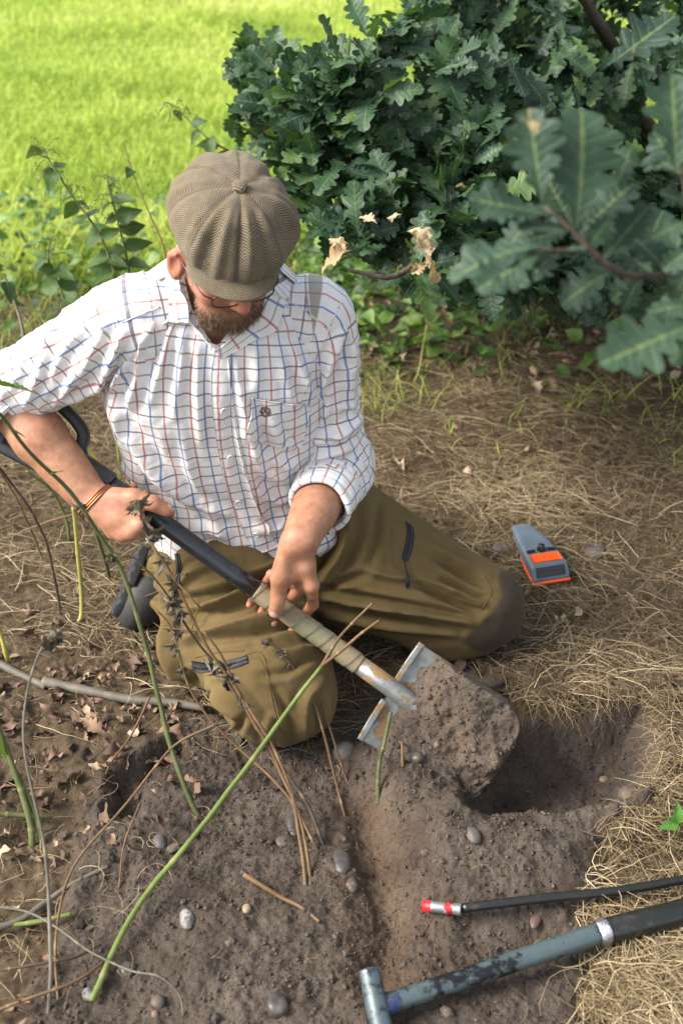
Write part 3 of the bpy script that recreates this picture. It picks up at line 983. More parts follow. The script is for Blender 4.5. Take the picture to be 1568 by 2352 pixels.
# trunk, upper arms and legs under the clothes, slimmer than the cloth
bodyP = []
for i in range(len(SPINE) - 1):
    w = [.13, .13, .12, .120, .115, .085, .050][i]
    for s in (-.4, .4):
        bodyP.append(('c', SPINE[i] + np.array([s * w, 0, 0]), SPINE[i + 1] + np.array([s * w, 0, 0]), w * .62, w * .62, .03))
bodyP += [('c', SPINE[5] - [0, 0, .03], J['shR'] - [0, 0, .02], .036, .048, .03), ('c', SPINE[5] - [0, 0, .03], J['shL'] - [0, 0, .02], .036, .048, .03),
          ('c', J['shR'], eR, .056, .044, .02), ('c', J['shL'], J['elL'], .054, .042, .02),
          ('c', J['hipR'] + [.02, 0, 0], J['kneeR'], .065, .046, .03), ('c', J['hipL'], J['kneeL'], .075, .050, .03),
          ('c', J['kneeR'], J['ankR'] + [.06, -.04, 0], .046, .028, .02), ('c', J['kneeL'], J['ankL'], .048, .036, .02),
          ('c', SPINE[6] - np.array([0, -.01, .03]), HP(0, -.034, -.05), .046, .045, .02), ('c', eR, lerp(eR, wR, .3), .044, .046, .02), ('c', J['elL'], lerp(J['elL'], wL, .4), .042, .040, .02)]
ap = np.array(list(J.values()))
Vb, Fb = sdf_mesh(lambda P: sdf_eval(P, bodyP), ap.min(0) - .1, np.r_[ap.max(0)[:2] + .1, 1.0], .010)
SKIN_PARTS.append((Vb, Fb))
mb = MB()
for V, F in SKIN_PARTS:
    mb.add(V, [F])
raw = bpy.data.objects.new('raw_body', mb.mesh('raw_body'))
COL.objects.link(raw)
md = raw.modifiers.new('remesh', 'REMESH')
md.mode, md.voxel_size = 'VOXEL', .0026
dg = bpy.context.evaluated_depsgraph_get()
bm_ = bpy.data.meshes.new_from_object(raw.evaluated_get(dg))
bpy.data.objects.remove(raw)
Vs = np.empty(len(bm_.vertices) * 3, np.float32); bm_.vertices.foreach_get('co', Vs); Vs = Vs.reshape(-1, 3).astype(float)
Fs = np.empty(len(bm_.loops), np.int32); bm_.loops.foreach_get('vertex_index', Fs); Fs = Fs.reshape(-1, 4)
bpy.data.meshes.remove(bm_)
Vs = laplace(Vs, Fs, 2, .45)
Ns = vnormals(Vs, Fs)
# skin creases at the finger joints and tendons on the backs of the hands
def crease(c, axis, depth, w, rad):
    global Vs
    d = Vs - c
    a = d @ axis
    r = np.linalg.norm(d - a[:, None] * axis, axis=1)
    Vs = Vs - Ns * (depth * np.exp(-(a / w) ** 2) * (r < rad))[:, None]
for f, rs in fL + fR + [(thL, [.019, .0165, .0142, .0118]), (thR, [.019, .0158, .0138, .0112])]:
    for i in range(1, len(f) - 1):
        a_ = nrm(f[i + 1] - f[i - 1])
        for o_ in (-.0028, 0, .0028):
            crease(f[i] + a_ * o_, a_, .0005, .0009, rs[i] * 1.7)
# colour masks: nail, redness, beard shadow
nail = np.zeros(len(Vs))
def nail_at(c, axis, out, L=.0075, W=.0068):
    global nail, Vs
    d = Vs - c
    o = nrm(out - axis * (out @ axis)); s_ = np.cross(axis, o)
    e = ((d @ axis) / L) ** 2 + ((d @ s_) / W) ** 2
    m = (e < 1) & (d @ o > 0) & (np.linalg.norm(d, axis=1) < .02)
    nail[m] = 1
    ring = np.exp(-((np.sqrt(e) - 1.05) / .12) ** 2) * (d @ o > 0) * (np.linalg.norm(d, axis=1) < .02)
    Vs = Vs - o * (ring * .0007)[:, None]
tl_ax = nrm(thL[3] - thL[2])
nail_at(thL[3] + tl_ax * .003, tl_ax, TOW + RGT * -.1, .0085, .0080)
nail_at(thR[3] + nrm(thR[3] - thR[2]) * .003, nrm(thR[3] - thR[2]), UPV + .5 * TOW, .008, .007)
for f, rs in fL[:3]:
    nail_at(f[-1], nrm(f[-1] - f[-2]), -TOW - UPV, .006, .0055)
red = np.zeros(len(Vs))
for c, r, a_ in ([(HP(0, .112, -.022), .020, .9), (HP(-.083, -.012, .0), .045, .75), (HP(-.05, .06, -.02), .035, .35)] +
                 [(f[i], .014, .35) for f, _ in fL + fR for i in range(len(f))] + [(f[-1], .014, .6) for f, _ in fL] + [(m, .016, .3) for m in mR + mL] + [(q, .014, .3) for q in thL[1:] + thR[1:]]):
    red = np.maximum(red, a_ * np.exp(-(np.linalg.norm(Vs - c, axis=1) / r) ** 2))
hd_ = (Vs - HEADC) @ HR.T / HS
bshadow = sstep(-.025, -.05, hd_[:, 2] + .02 * np.abs(hd_[:, 0]) / .05) * (hd_[:, 1] > -.02) * (np.linalg.norm(hd_, axis=1) < .16) * (1 - (np.abs(hd_[:, 0]) < .022) * (hd_[:, 1] > .098))
dirt = np.exp(-(np.linalg.norm(Vs - PT(716, 1384, 2.232), axis=1) / .007) ** 2)
k = NT('skin')
pos = k.obj()
n1 = k.noise(55, 5, .6, pos); n2 = k.noise(14, 3, .5, pos)
c = k.ramp(n1, [(.25, (.265, .120, .066)), (.5, (.36, .178, .102)), (.75, (.45, .245, .150))])
c = k.mix(k.rng(n2, .4, .65, 0, .35), c, (.36, .135, .075))
c = k.mix(k.math('MULTIPLY', k.attr('red'), .75), c, (.43, .125, .08))
c = k.mix(k.math('MULTIPLY', k.attr('beard'), .6), c, (.16, .085, .05))
c = k.mix(k.attr('nail'), c, (.54, .33, .26))
c = k.mix(k.math('MULTIPLY', k.attr('dirt'), .8), c, (.06, .04, .03))
k.p(Base_Color=c, Roughness=k.mix(k.attr('nail'), (.52, .52, .52), (.25, .25, .25)), Specular_IOR_Level=.45, Subsurface_Weight=.12, Subsurface_Scale=.012)
k.b.inputs['Subsurface Radius'].default_value = (1, .35, .2)
k.bump(k.math('ADD', k.noise(420, 4, .65, pos), k.math('MULTIPLY', k.noise(90, 3, .6, pos), 1.2)), .30, .0016)
person = MB().add(Vs, [Fs], nail=nail, red=red, beard=bshadow, dirt=dirt).build('person', k.m)
tag(person, 'man in tweed cap and checked shirt kneeling with a long spade in both hands', 'person')
SKINM = k.m
# ------------------------------------------------------------------ clothes
from mathutils.kdtree import KDTree
def bvh_of(V, F):
    return BVHTree.FromPolygons([tuple(v) for v in V], [tuple(int(i) for i in f) for f in F])
def cast(bvh, px, py):
    d = ray(px, py)
    h = bvh.ray_cast(Vector(CAMP), Vector(nrm(d)))
    if h[0] is None:
        h2 = bvh.find_nearest(Vector(PT(px, py, 2.25)))
        return np.array(h2[0]), np.array(h2[1])
    n = np.array(h[1])
    return np.array(h[0]), (n if n @ d < 0 else -n)
def surf_patch(bvh, A, B, nu, nv, off, thick=.0012, attr_src=None, curl=None, name_att=('cu', 'cv')):
    """cloth strip between two polylines (measured on the photograph) laid on a surface; returns V,F,(cu,cv)"""
    a, b = catmull(A, nv), catmull(B, nv)
    V, N = [], []
    for j in range(nv):
        for i in range(nu):
            q = lerp(a[j], b[j], i / (nu - 1))
            p, n = cast(bvh, *q)
            V.append(p); N.append(n)
    V = np.array(V).reshape(nv, nu, 3); N = np.array(N).reshape(nv, nu, 3)
    for _ in range(2):
        N[1:-1] = nrm(N[1:-1] + .5 * (N[:-2] + N[2:])); N[:, 1:-1] = nrm(N[:, 1:-1] + .5 * (N[:, :-2] + N[:, 2:]))
    o = off if curl is None else off + curl(np.linspace(0, 1, nv)[:, None], np.linspace(0, 1, nu)[None, :])
    o = np.broadcast_to(np.asarray(o, float), (nv, nu))
    top = (V + N * o[..., None]).reshape(-1, 3)
    bot = (V + N * (o[..., None] - thick)).reshape(-1, 3)
    f = grid_faces(nv, nu)
    m = nv * nu
    rim = np.r_[np.arange(nu), nu * (np.arange(1, nv)) + nu - 1, (nv - 1) * nu + np.arange(nu - 2, -1, -1), nu * np.arange(nv - 2, 0, -1)]
    r2 = np.roll(rim, -1)
    F = [f, f[:, ::-1] + m, np.stack([rim, r2, r2 + m, rim + m], 1)]
    VV = np.vstack([top, bot])
    if attr_src is None:
        return VV, F, None
    kd, cu, cv = attr_src
    at = []
    for p in V.reshape(-1, 3):
        r = kd.find_n(Vector(p), 5)
        w = np.array([1 / (x[2] + 1e-4) ** 2 for x in r]); w /= w.sum()
        i = [x[1] for x in r]
        at.append((cu[i] @ w, cv[i] @ w))
    at = np.array(at)
    return VV, F, np.vstack([at, at])
def kd_of(V):
    kd = KDTree(len(V))
    for i, v in enumerate(V): kd.insert(Vector(v), i)
    kd.balance()
    return kd
def apply_folds(V, F, folds, front_only=True, gain=1.55):
    """push the cloth out (or in) along creases drawn as polylines over the photograph"""
    N = vnormals(V, F)
    px, py, dep = proj(V)
    if (N * (V - V.mean(0))).sum(1).mean() < 0:
        N = -N
    facing = np.clip(((CAMP - V) * N).sum(1) / np.linalg.norm(CAMP - V, axis=1), 0, 1)
    w = sstep(.02, .25, facing) if front_only else 1
    D = np.zeros(len(V))
    for pl, amp, wid in folds:
        pl = catmull(np.array(pl, float), 20)
        m = (px > pl[:, 0].min() - 4 * wid) & (px < pl[:, 0].max() + 4 * wid) & (py > pl[:, 1].min() - 4 * wid) & (py < pl[:, 1].max() + 4 * wid)
        d, t = seg_dist2(px[m], py[m], pl)
        env = np.sin(np.pi * np.clip(.08 + .84 * t, 0, 1)) ** .7
        D[m] += gain * amp * env * (np.exp(-(d / wid) ** 1.35) - .35 * np.exp(-((d - 1.9 * wid) / wid) ** 2))
    return V + N * (D * w)[:, None]

# ---- shirt
L0 = nrm(np.array([math.cos(.20), math.sin(.20), -.03])); L1 = nrm(J['shL'] - J['shR'])
#        spine pos            a     bf    bb    exp
RINGS = [(np.array([-.200, 2.055, .205]), .195, .165, .150, 2.3),
         (np.array([-.204, 2.055, .235]), .203, .176, .150, 2.3),
         (np.array([-.207, 2.050, .300]), .203, .172, .140, 2.3),
         (np.array([-.214, 2.028, .420]), .198, .148, .130, 2.3),
         (np.array([-.220, 1.990, .540]), .203, .134, .130, 2.4),
         (np.array([-.220, 1.960, .640]), .206, .118, .125, 2.5),
         (np.array([-.214, 1.956, .710]), .196, .100, .115, 2.5),
         (np.array([-.205, 1.958, .765]), .168, .082, .100, 2.4),
         (np.array([-.200, 1.960, .805]), .130, .070, .085, 2.2),
         (np.array([-.197, 1.960, .838]), .085, .066, .070, 2.0),
         (np.array([-.195, 1.952, .868]), .068, .068, .064, 2.0)]
NV, NU = 190, 260
rc = catmull(np.array([np.r_[r[0], r[1], r[2], r[3], r[4]] for r in RINGS]), NV)
vv = np.linspace(0, 1, NV)
th = np.linspace(0, 2 * np.pi, NU, endpoint=False)          # 0 = front, pi/2 = his left (viewer's right)
C = rc[:, :3]
U_ = nrm(np.gradient(C, axis=0))
Lx = nrm(np.array([lerp(L0, L1, sstep(.1, .75, v)) for v in vv]))
Fx = nrm(np.cross(Lx, U_)); Lx = nrm(np.cross(U_, Fx))
cs, sn = np.cos(th)[None], np.sin(th)[None]
e = rc[:, 6:7]
ra_ = (np.abs(cs) ** e + np.abs(sn) ** e) ** (-1 / e)
bfb = np.where(cs > 0, rc[:, 4:5], rc[:, 5:6])
T3 = C[:, None] + (ra_ * sn * rc[:, 3:4])[..., None] * Lx[:, None] + (ra_ * cs * bfb)[..., None] * Fx[:, None]
# metric coordinates for the checks
s_v = np.r_[0, np.cumsum(np.linalg.norm(np.diff(T3[:, 0], axis=0), axis=1))]
mid = T3[100]
s_u = np.r_[0, np.cumsum(np.linalg.norm(np.diff(np.vstack([mid, mid[:1]]), axis=0), axis=1))]
su = np.where(th > np.pi, s_u[:-1] - s_u[-1], s_u[:-1])
CU = np.broadcast_to(su[None], (NV, NU)).ravel().copy()
CV = np.broadcast_to(s_v[:, None], (NV, NU)).ravel().copy()
Vt = T3.reshape(-1, 3)
Ft = grid_faces(NV, NU, True)
nz = fbm(Vt, 7, 3, 201) * .0032 + (1 - np.clip(np.abs(fbm(Vt * [1, 1, .5], 13, 2, 205)) * 2.6, 0, 1)) ** 2 * .0028 + (1 - np.clip(np.abs(fbm(Vt * [1, 1, .7], 30, 2, 215)) * 2.6, 0, 1)) ** 2 * .0013
Nt = vnormals(Vt, Ft)
if (Nt * (Vt - np.repeat(C, NU, 0))).sum(1).mean() < 0: Nt = -Nt
Vt = Vt + Nt * nz[:, None]
# blousing above the hem
bl = np.exp(-((s_v[np.repeat(np.arange(NV), NU)] - .05) / .022) ** 2) * .007 * (1 + .8 * np.sin(np.tile(th, NV) * 9 + 1) + .5 * np.sin(np.tile(th, NV) * 17))
Vt = Vt + Nt * bl[:, None]
SHIRT_FOLDS = [
    ([(378, 690), (340, 780), (268, 878)], .011, 13), ([(350, 735), (322, 840), (292, 945)], .010, 11), ([(392, 745), (372, 830), (345, 925)], .008, 10),
    ([(420, 760), (414, 850), (398, 960)], .006, 10), ([(452, 800), (452, 900), (462, 1010)], .006, 11), ([(300, 800), (280, 860), (250, 905)], .008, 9),
    ([(248, 925), (290, 1000), (366, 1088), (436, 1140)], .010, 14), ([(322, 1060), (380, 1110), (445, 1155), (520, 1180)], .008, 12),
    ([(250, 985), (280, 1060), (340, 1130)], .007, 12), ([(360, 1180), (430, 1212), (520, 1225)], .008, 11), ([(300, 1150), (380, 1205), (470, 1250)], .006, 10),
    ([(420, 1010), (440, 1090), (470, 1150)], .005, 10), ([(256, 912), (268, 950), (285, 992)], .007, 8), ([(272, 905), (290, 940), (310, 965)], -.006, 7),
    ([(560, 905), (575, 1000), (600, 1075), (660, 1098)], .014, 15), ([(545, 928), (560, 1040), (590, 1130), (605, 1180)], .008, 12),
    ([(585, 1030), (630, 1060), (684, 1075)], .009, 12), ([(600, 1130), (640, 1150), (668, 1130)], .008, 11), ([(590, 1210), (635, 1215), (660, 1180)], .007, 10),
    ([(668, 800), (694, 860), (716, 915)], .009, 12), ([(640, 800), (660, 880), (676, 930)], .005, 10), ([(585, 780), (590, 850), (588, 905)], .005, 11),
    ([(540, 830), (548, 890), (552, 930)], .005, 9), ([(620, 955), (640, 1005), (668, 1030)], .006, 10), ([(480, 1180), (510, 1230), (560, 1262)], .006, 10)]
Vt[:, 2] += .060 * sstep(-.27, -.38, Vt[:, 0]) * sstep(.38, .22, Vt[:, 2])
Vt = apply_folds(Vt, Ft, SHIRT_FOLDS)
# open collar: remove the V below the throat
px_, py_, _ = proj(Vt)
frontv = (np.tile(cs[0], NV) > 0)
VPOLY = np.array([(424, 640), (438, 700), (462, 750), (494, 800), (515, 776), (535, 745), (548, 700), (548, 560), (424, 560)])
openv = in_poly(px_, py_, VPOLY) & frontv & (np.repeat(vv, NU) > .72)
Ftk = Ft[~openv[Ft].all(1)]
# the cut edge follows the line exactly
used = np.zeros(len(Vt), bool); used[Ftk.ravel()] = True
for i in np.where(openv & used)[0]:
    P2 = np.array([px_[i], py_[i]])
    best = None
    for a_, b_ in zip(VPOLY[:6], VPOLY[1:7]):
        d_ = b_ - a_; t = np.clip(((P2 - a_) @ d_) / (d_ @ d_), 0, 1); q_ = a_ + t * d_
        r_q = np.linalg.norm(P2 - q_)
        if best is None or r_q < best[0]: best = (r_q, q_)
    if best[0] < 14:
        Vt[i] = PT(best[1][0], best[1][1], proj(Vt[i])[2])

def sleeve(path, rad, m=96, n=150, seed=0, folds=(), squash=None, wr=1.0):
    q = catmull(np.c_[np.array(path), np.array(rad)], n)
    Cc, R = q[:, :3], q[:, 3]
    T, N, B = frames(Cc)
    # start the angle away from the camera so the seam hides
    a = np.linspace(0, 2 * np.pi, m, endpoint=False)
    V = Cc[:, None] + R[:, None, None] * (np.cos(a)[None, :, None] * N[:, None] + np.sin(a)[None, :, None] * B[:, None])
    s = np.r_[0, np.cumsum(np.linalg.norm(np.diff(Cc, axis=0), axis=1))]
    cv = np.broadcast_to(s[:, None], (n, m)).ravel()
    cu = np.broadcast_to((a * np.mean(R))[None], (n, m)).ravel()
    out = nrm(V - Cc[:, None]).reshape(-1, 3)
    V = V.reshape(-1, 3)
    F = grid_faces(n, m, True)
    V = V + out * (wr * (fbm(V, 11, 3, 300 + seed) * .004 + (1 - np.clip(np.abs(fbm(V, 15, 2, 310 + seed)) * 2.6, 0, 1)) ** 2 * .0034 + (1 - np.clip(np.abs(fbm(V, 34, 2, 320 + seed)) * 2.6, 0, 1)) ** 2 * .0020))[:, None]
    V = apply_folds(V, F, folds)
    return V, F, cu, cv
tw = TOW
pR = [lerp(J['shR'], SPINE[5], .55) + np.array([0, 0, .0]), lerp(J['shR'], SPINE[5], .18), J['shR'] + np.array([-.02, 0, -.004]), lerp(J['shR'], eR, .38), lerp(J['shR'], eR, .7), lerp(J['shR'], eR, .96), lerp(eR, wR, .11) - .006 * RGT]
SR = sleeve(pR, [.066, .078, .081, .073, .069, .066, .060], seed=1, folds=[
    ([(205, 740), (160, 790), (120, 860)], .007, 9), ([(250, 730), (190, 850), (150, 900)], .006, 10), ([(285, 760), (240, 860), (214, 905)], .009, 10),
    ([(110, 790), (90, 860), (60, 930)], .007, 9), ([(60, 820), (40, 870), (10, 910)], .006, 8), ([(240, 700), (200, 720), (150, 760)], .004, 8),
    ([(230, 880), (190, 905), (150, 925)], .008, 8), ([(180, 830), (150, 900), (120, 935)], .005, 7), ([(30, 850), (14, 880), (0, 930)], .005, 6), ([(140, 745), (120, 765), (100, 800)], .006, 7)])
eL = J['elL']
pL = [lerp(J['shL'], SPINE[5], .50), lerp(J['shL'], SPINE[5], .12), J['shL'] + np.array([.004, 0, -.010]), lerp(J['shL'], eL, .40), lerp(J['shL'], eL, .75), lerp(J['shL'], eL, .98) + .012 * RGT, lerp(eL, wL, .22) + .006 * RGT, lerp(eL, wL, .46)]
SL = sleeve(pL, [.056, .066, .066, .062, .061, .062, .062, .056], seed=2, folds=[
    ([(784, 770), (745, 870), (704, 975)], .012, 10), ([(812, 800), (805, 900), (815, 960)], .006, 10), ([(700, 1010), (750, 1010), (800, 985), (828, 960)], .010, 12),
    ([(690, 1060), (740, 1045), (800, 1030)], .010, 10), ([(760, 860), (750, 930), (735, 990)], .006, 9), ([(690, 1090), (730, 1075), (790, 1075)], .007, 8), ([(770, 720), (800, 780), (812, 840)], .005, 9)])
def cuff(center_a, center_b, ra, rb, m=96, seed=0):
    """rolled-up cuff: a doughy band of three turns"""
    ax_ = nrm(center_b - center_a); Ln = np.linalg.norm(center_b - center_a)
    prof = [(0, ra - .006), (.02, ra), (.18, ra + .005), (.30, ra + .0045), (.36, ra + .002), (.42, ra + .005), (.62, rb + .007), (.78, rb + .006), (.84, rb + .0035), (.90, rb + .006), (.98, rb + .004), (1.0, rb), (.97, rb - .005), (.8, rb - .008)]
    pr = catmull(np.array(prof), 60)
    tmp = MB(); lathe(tmp, center_a, ax_, [(s * Ln, r) for s, r in pr], m)
    V = tmp.v[0]; F = tmp.f[0]
    out = nrm((V - center_a) - ((V - center_a) @ ax_)[:, None] * ax_)
    V = V + out * (fbm(V, 18, 3, 330 + seed) * .004)[:, None] + ax_ * (fbm(V, 14, 2, 340 + seed) * .006)[:, None]
    cu = np.tile(np.linspace(0, 2 * np.pi, m, endpoint=False) * ra, 60)
    cv = np.repeat(np.r_[0, np.cumsum(np.hypot(*(np.diff(pr, axis=0) * [[Ln, 1]]).T))], m) + .017
    return V, F, cu, cv

k = NT('checked_cotton')
pos = k.obj()
cu, cv = k.attr('cu'), k.attr('cv')
PER, PEV = .0230, .0222
def lines(src, per, w):
    f = k.math('ABSOLUTE', k.math('SUBTRACT', k.math('FRACT', k.math('ADD', k.math('DIVIDE', src, per), 100.25)), .5))
    return k.rng(f, w / per / 2 * 1.12, w / per / 2 * .88, 0, 1)
sh = .0345
l_blue = lines(cu, 2 * PER, .0032); l_red = lines(k.math('ADD', cu, PER), 2 * PER, .0030)
l_navy = lines(cv, 2 * PEV, .0029); l_oliv = lines(k.math('ADD', cv, PEV), 2 * PEV, .0029)
wv = k.n('ShaderNodeTexWave', {'Scale': 900.0})
c = k.mix(k.noise(6, 3, .5, pos), (.76, .735, .715), (.83, .805, .785))
c = k.mix(k.math('MULTIPLY', l_blue, .85), c, (.11, .21, .46), 'MIX')
c = k.mix(k.math('MULTIPLY', l_red, .84), c, (.50, .15, .13), 'MIX')
c = k.mix(k.math('MULTIPLY', l_navy, .80), c, (.10, .10, .14), 'MIX')
c = k.mix(k.math('MULTIPLY', l_oliv, .75), c, (.23, .205, .135), 'MIX')
k.p(Base_Color=c, Roughness=.85, Specular_IOR_Level=.2, Sheen_Weight=.12)
b1 = k.noise(60, 4, .55, pos, .6)
k.bump(k.math('ADD', k.math('MULTIPLY', b1, 1.0), k.math('MULTIPLY', k.noise(900, 2, .5, pos), .12)), .30, .006)
tr = k.n('ShaderNodeBsdfTranslucent', {'Color': c})
mx = k.n('ShaderNodeMixShader', {0: .12, 1: k.b.outputs[0], 2: tr.outputs[0]})
k.t.links.new(mx.outputs[0], k.t.nodes['Material Output'].inputs[0])
SHIRTM = k.m
mb = MB()
mb.add(Vt, [Ftk], cu=CU, cv=CV)
mb.add(SR[0], [SR[1]], cu=SR[2], cv=SR[3] + .011)
mb.add(SL[0], [SL[1]], cu=SL[2], cv=SL[3] + .004)
shirt = mb.build('shirt', SHIRTM, person)
shirt['label'] = 'white cotton shirt with blue, red and dark check lines'
cR0, cR1 = lerp(eR, wR, -.02) - .008 * RGT, lerp(eR, wR, .17) - .004 * RGT
for nm_, a_, b_, r0, r1, sd_ in (('cuff', cR0, cR1, .058, .055, 1), ('cuff', lerp(eL, wL, .20) + .004 * RGT, lerp(eL, wL, .56) + .004 * RGT, .058, .054, 2)):
    V, F, cu_, cv_ = cuff(a_, b_, r0, r1, seed=sd_)
    MB().add(V, [F], cu=cu_, cv=cv_).build(nm_, SHIRTM, shirt)
SB = bvh_of(np.vstack([Vt, SR[0], SL[0]]), np.vstack([Ftk, SR[1] + len(Vt), SL[1] + len(Vt) + len(SR[0])]))
TB = bvh_of(Vt, Ft)
SRC = (kd_of(Vt), CU, CV)
# placket
PLA = [(492, 806), (487, 850), (487, 900), (492, 960), (503, 1040), (522, 1120), (548, 1190), (570, 1240), (600, 1266)]
PLB = [(524, 800), (528, 850), (536, 910), (548, 980), (562, 1060), (578, 1120), (600, 1180), (622, 1228), (640, 1250)]
V, F, at = surf_patch(TB, PLA, PLB, 12, 110, .0065, .0055, SRC)
placket = MB().add(V, F, cu=at[:, 0], cv=at[:, 1]).build('placket', SHIRTM, shirt)
# pocket
V, F, at = surf_patch(TB, [(577, 912), (574, 950), (566, 1000), (572, 1014)], [(712, 930), (705, 960), (694, 1010), (690, 1026)], 30, 26, .005, .003, SRC,
                      lambda t, u: .004 * (1 - t) * np.sin(np.pi * u))
pocket = MB().add(V, F, cu=at[:, 0] + .009, cv=at[:, 1] + .006).build('pocket', SHIRTM, shirt)
# embroidered crest on the pocket
bp = simple('brown_embroidery', (.13, .065, .045), .8, .4, 400, .6, .001)
mb = MB()
PB = bvh_of(V, np.vstack([f for f in F if f.shape[1] == 4]))
def emb(pts, r=.0011, n=14):
    P = []
    for q in catmull(np.array(pts, float), n):
        p, nn = cast(PB, *q)
        P.append(p + nn * .0008)
    tube(mb, np.array(P), r, m=6)
cx, cy = 609, 945
for i in range(7):
    a = i / 7 * 6.28
    emb([(cx + 9 * math.cos(a), cy + 9 * math.sin(a)), (cx + 12 * math.cos(a + .5), cy + 12 * math.sin(a + .5)), (cx + 8 * math.cos(a + .9), cy + 8 * math.sin(a + .9))])
emb([(cx - 8, cy - 2), (cx - 4, cy + 6), (cx, cy - 4), (cx + 4, cy + 6), (cx + 8, cy - 2)])
emb([(cx - 7, cy - 7), (cx - 2, cy - 4), (cx + 3, cy - 8), (cx + 8, cy - 5)])
emb([(cx - 6, cy + 9), (cx, cy + 12), (cx + 6, cy + 9)])
emb([(cx - 3, cy), (cx + 2, cy + 2), (cx + 10, cy + 6), (cx + 13, cy + 1)])
crest = mb.build('crest', bp, pocket)
# collar
i0, i1 = int(NV * .915), NV - 1
thb = np.linspace(math.radians(72), math.radians(288), 90)
rows_ = []
for j, (vi, o_) in enumerate(((i1, -.002), (i1, .004), (i1, .009), (int(NV * .975), .012), (int(NV * .95), .013), (i0, .012), (i0, .009))):
    lift_ = (.006, .012, .010, .004, .001, 0, 0)[j]
    for t in thb:
        k_ = (t / (2 * np.pi) * NU) % NU
        p = lerp(T3[vi, int(k_)], T3[vi, (int(k_) + 1) % NU], k_ % 1)
        rows_.append(p + nrm(p - C[vi]) * o_ + np.array([0, 0, lift_]))
MB().add(np.array(rows_), [grid_faces(7, 90)], cu=np.tile(np.linspace(0, .4, 90), 7), cv=np.repeat(np.linspace(0, .05, 7), 90) + .004).build('collar', SHIRTM, shirt)
def collar_leaf(A, B, off, curl):
    V, F, at = surf_patch(TB, A, B, 16, 26, off, .003, SRC, curl)
    cu_ = np.tile(np.linspace(0, .045, 16), 26 * 2); cv_ = np.tile(np.repeat(np.linspace(0, .10, 26), 16), 2)
    return MB().add(V, F, cu=cv_ + .012, cv=cu_ + .004).build('collar', SHIRTM, shirt)
collar_leaf([(398, 596), (388, 650), (384, 700), (383, 748)], [(420, 618), (428, 660), (434, 700), (436, 738)], .010, lambda t, u: .010 * u + .004 * np.sin(3 * t) )
collar_leaf([(430, 700), (440, 735), (462, 765), (492, 800)], [(438, 748), (448, 764), (468, 780), (490, 806)], .007, lambda t, u: .002 * (1 - u))
collar_leaf([(503, 799), (530, 770), (560, 742), (590, 705), (608, 668)], [(506, 822), (548, 800), (592, 777), (633, 753), (652, 690)], .008, lambda t, u: .005 * (1 - u))
# buttons
bmat = simple('pearl_button', (.62, .60, .58), .25, .15, 200, .1, .001)
def disc_on(bvh, px, py, r, h, off=.002):
    p, n = cast(bvh, px, py)
    m_ = MB()
    lathe(m_, p + n * off, n, [(0, 0), (0, r), (h * .7, r), (h, r * .9), (h, r * .72), (h * .7, r * .66), (h * .7, 0)], 20)
    s1 = nrm(np.cross(n, RGT)); s2 = np.cross(n, s1)
    return m_, p + n * (off + h * .7), s1, s2, n
_pm = placket.data
BUTB = BVHTree.FromPolygons([v.co[:] for v in _pm.vertices], [tuple(p.vertices) for p in _pm.polygons])
for (x, y) in ((512, 943), (528, 1050), (547, 1152), (588, 1226)):
    m_, p, s1, s2, n = disc_on(BUTB, x, y, .0062, .0026, .0022)
    m_.build('button', bmat, shirt)
# stitched seams: yoke, armholes
def seam(bvh, pl, r=.0011, n=40, off=.0004):
    P = []
    for q in catmull(np.array(pl, float), n):
        p, nn = cast(bvh, *q)
        P.append(p + nn * off)
    V, F = tube_arrays(np.array(P), r, 6)
    return V, F
mb = MB()
for pl in ([(272, 745), (310, 728), (352, 712), (368, 705)], [(262, 745), (272, 790), (268, 850), (252, 905)], [(660, 690), (700, 712), (738, 745), (762, 760)],
           [(786, 690), (762, 740), (735, 800), (712, 860), (700, 905)], [(240, 660), (256, 700), (272, 745)]):
    V, F = seam(SB, pl)
    r_ = [SRC[0].find(Vector(v))[1] for v in V]
    MB().add(V, F, cu=CU[r_], cv=CV[r_]).build('seam', SHIRTM, shirt)

# ---- trousers
hR, hL_, kR, kL, aR, aL = J['hipR'], J['hipL'], J['kneeR'], J['kneeL'], J['ankR'], J['ankL']
TP = [('c', J['pelvis'] + np.array([-.06, .02, 0]), J['pelvis'] + np.array([.07, .03, 0]), .135, .135, .03),
      ('c', J['pelvis'] + np.array([-.07, 0, .06]), J['pelvis'] + np.array([.07, 0.01, .06]), .110, .110, .04),
      ('c', hR, kR, .118, .100, .05), ('c', hL_, kL, .114, .084, .05),
      ('c', kR, aR + np.array([.05, 0, 0]), .098, .070, .035), ('c', kL, aL, .080, .070, .035),
      ('c', lerp(hR, kR, .35) + np.array([-.045, -.01, -.03]), lerp(kR, aR, .45) + np.array([-.02, -.03, 0]), .075, .085, .05),
      ('c', hL_ + np.array([.03, -.085, -.115]), kL + np.array([-.06, -.040, -.012]), .098, .076, .04),
      ('e', kR + np.array([.006, -.03, .0]), np.eye(3), (.096, .076, .094), .03),
      ('e', kL + np.array([.02, -.012, -.004]), np.eye(3), (.068, .066, .084), .03)]
tb0 = sdf_mesh(lambda P: sdf_eval(P, TP), [-.62, 1.52, -.05], [.46, 2.42, .50], .012)
B0 = bvh_of(*tb0)
TP2 = TP
Vp, Fp = sdf_mesh(lambda P: sdf_eval(P, TP2), [-.62, 1.52, -.05], [.46, 2.42, .50], .0050)
Vp = laplace(Vp, Fp, 3, .5)
Np = vnormals(Vp, Fp)
Vp = Vp + Np * (fbm(Vp, 6, 2, 411) * .007 + fbm(Vp, 10, 3, 401) * .0045 + fbm(Vp * [1, 1, 1], 30, 2, 405) * .0016)[:, None]
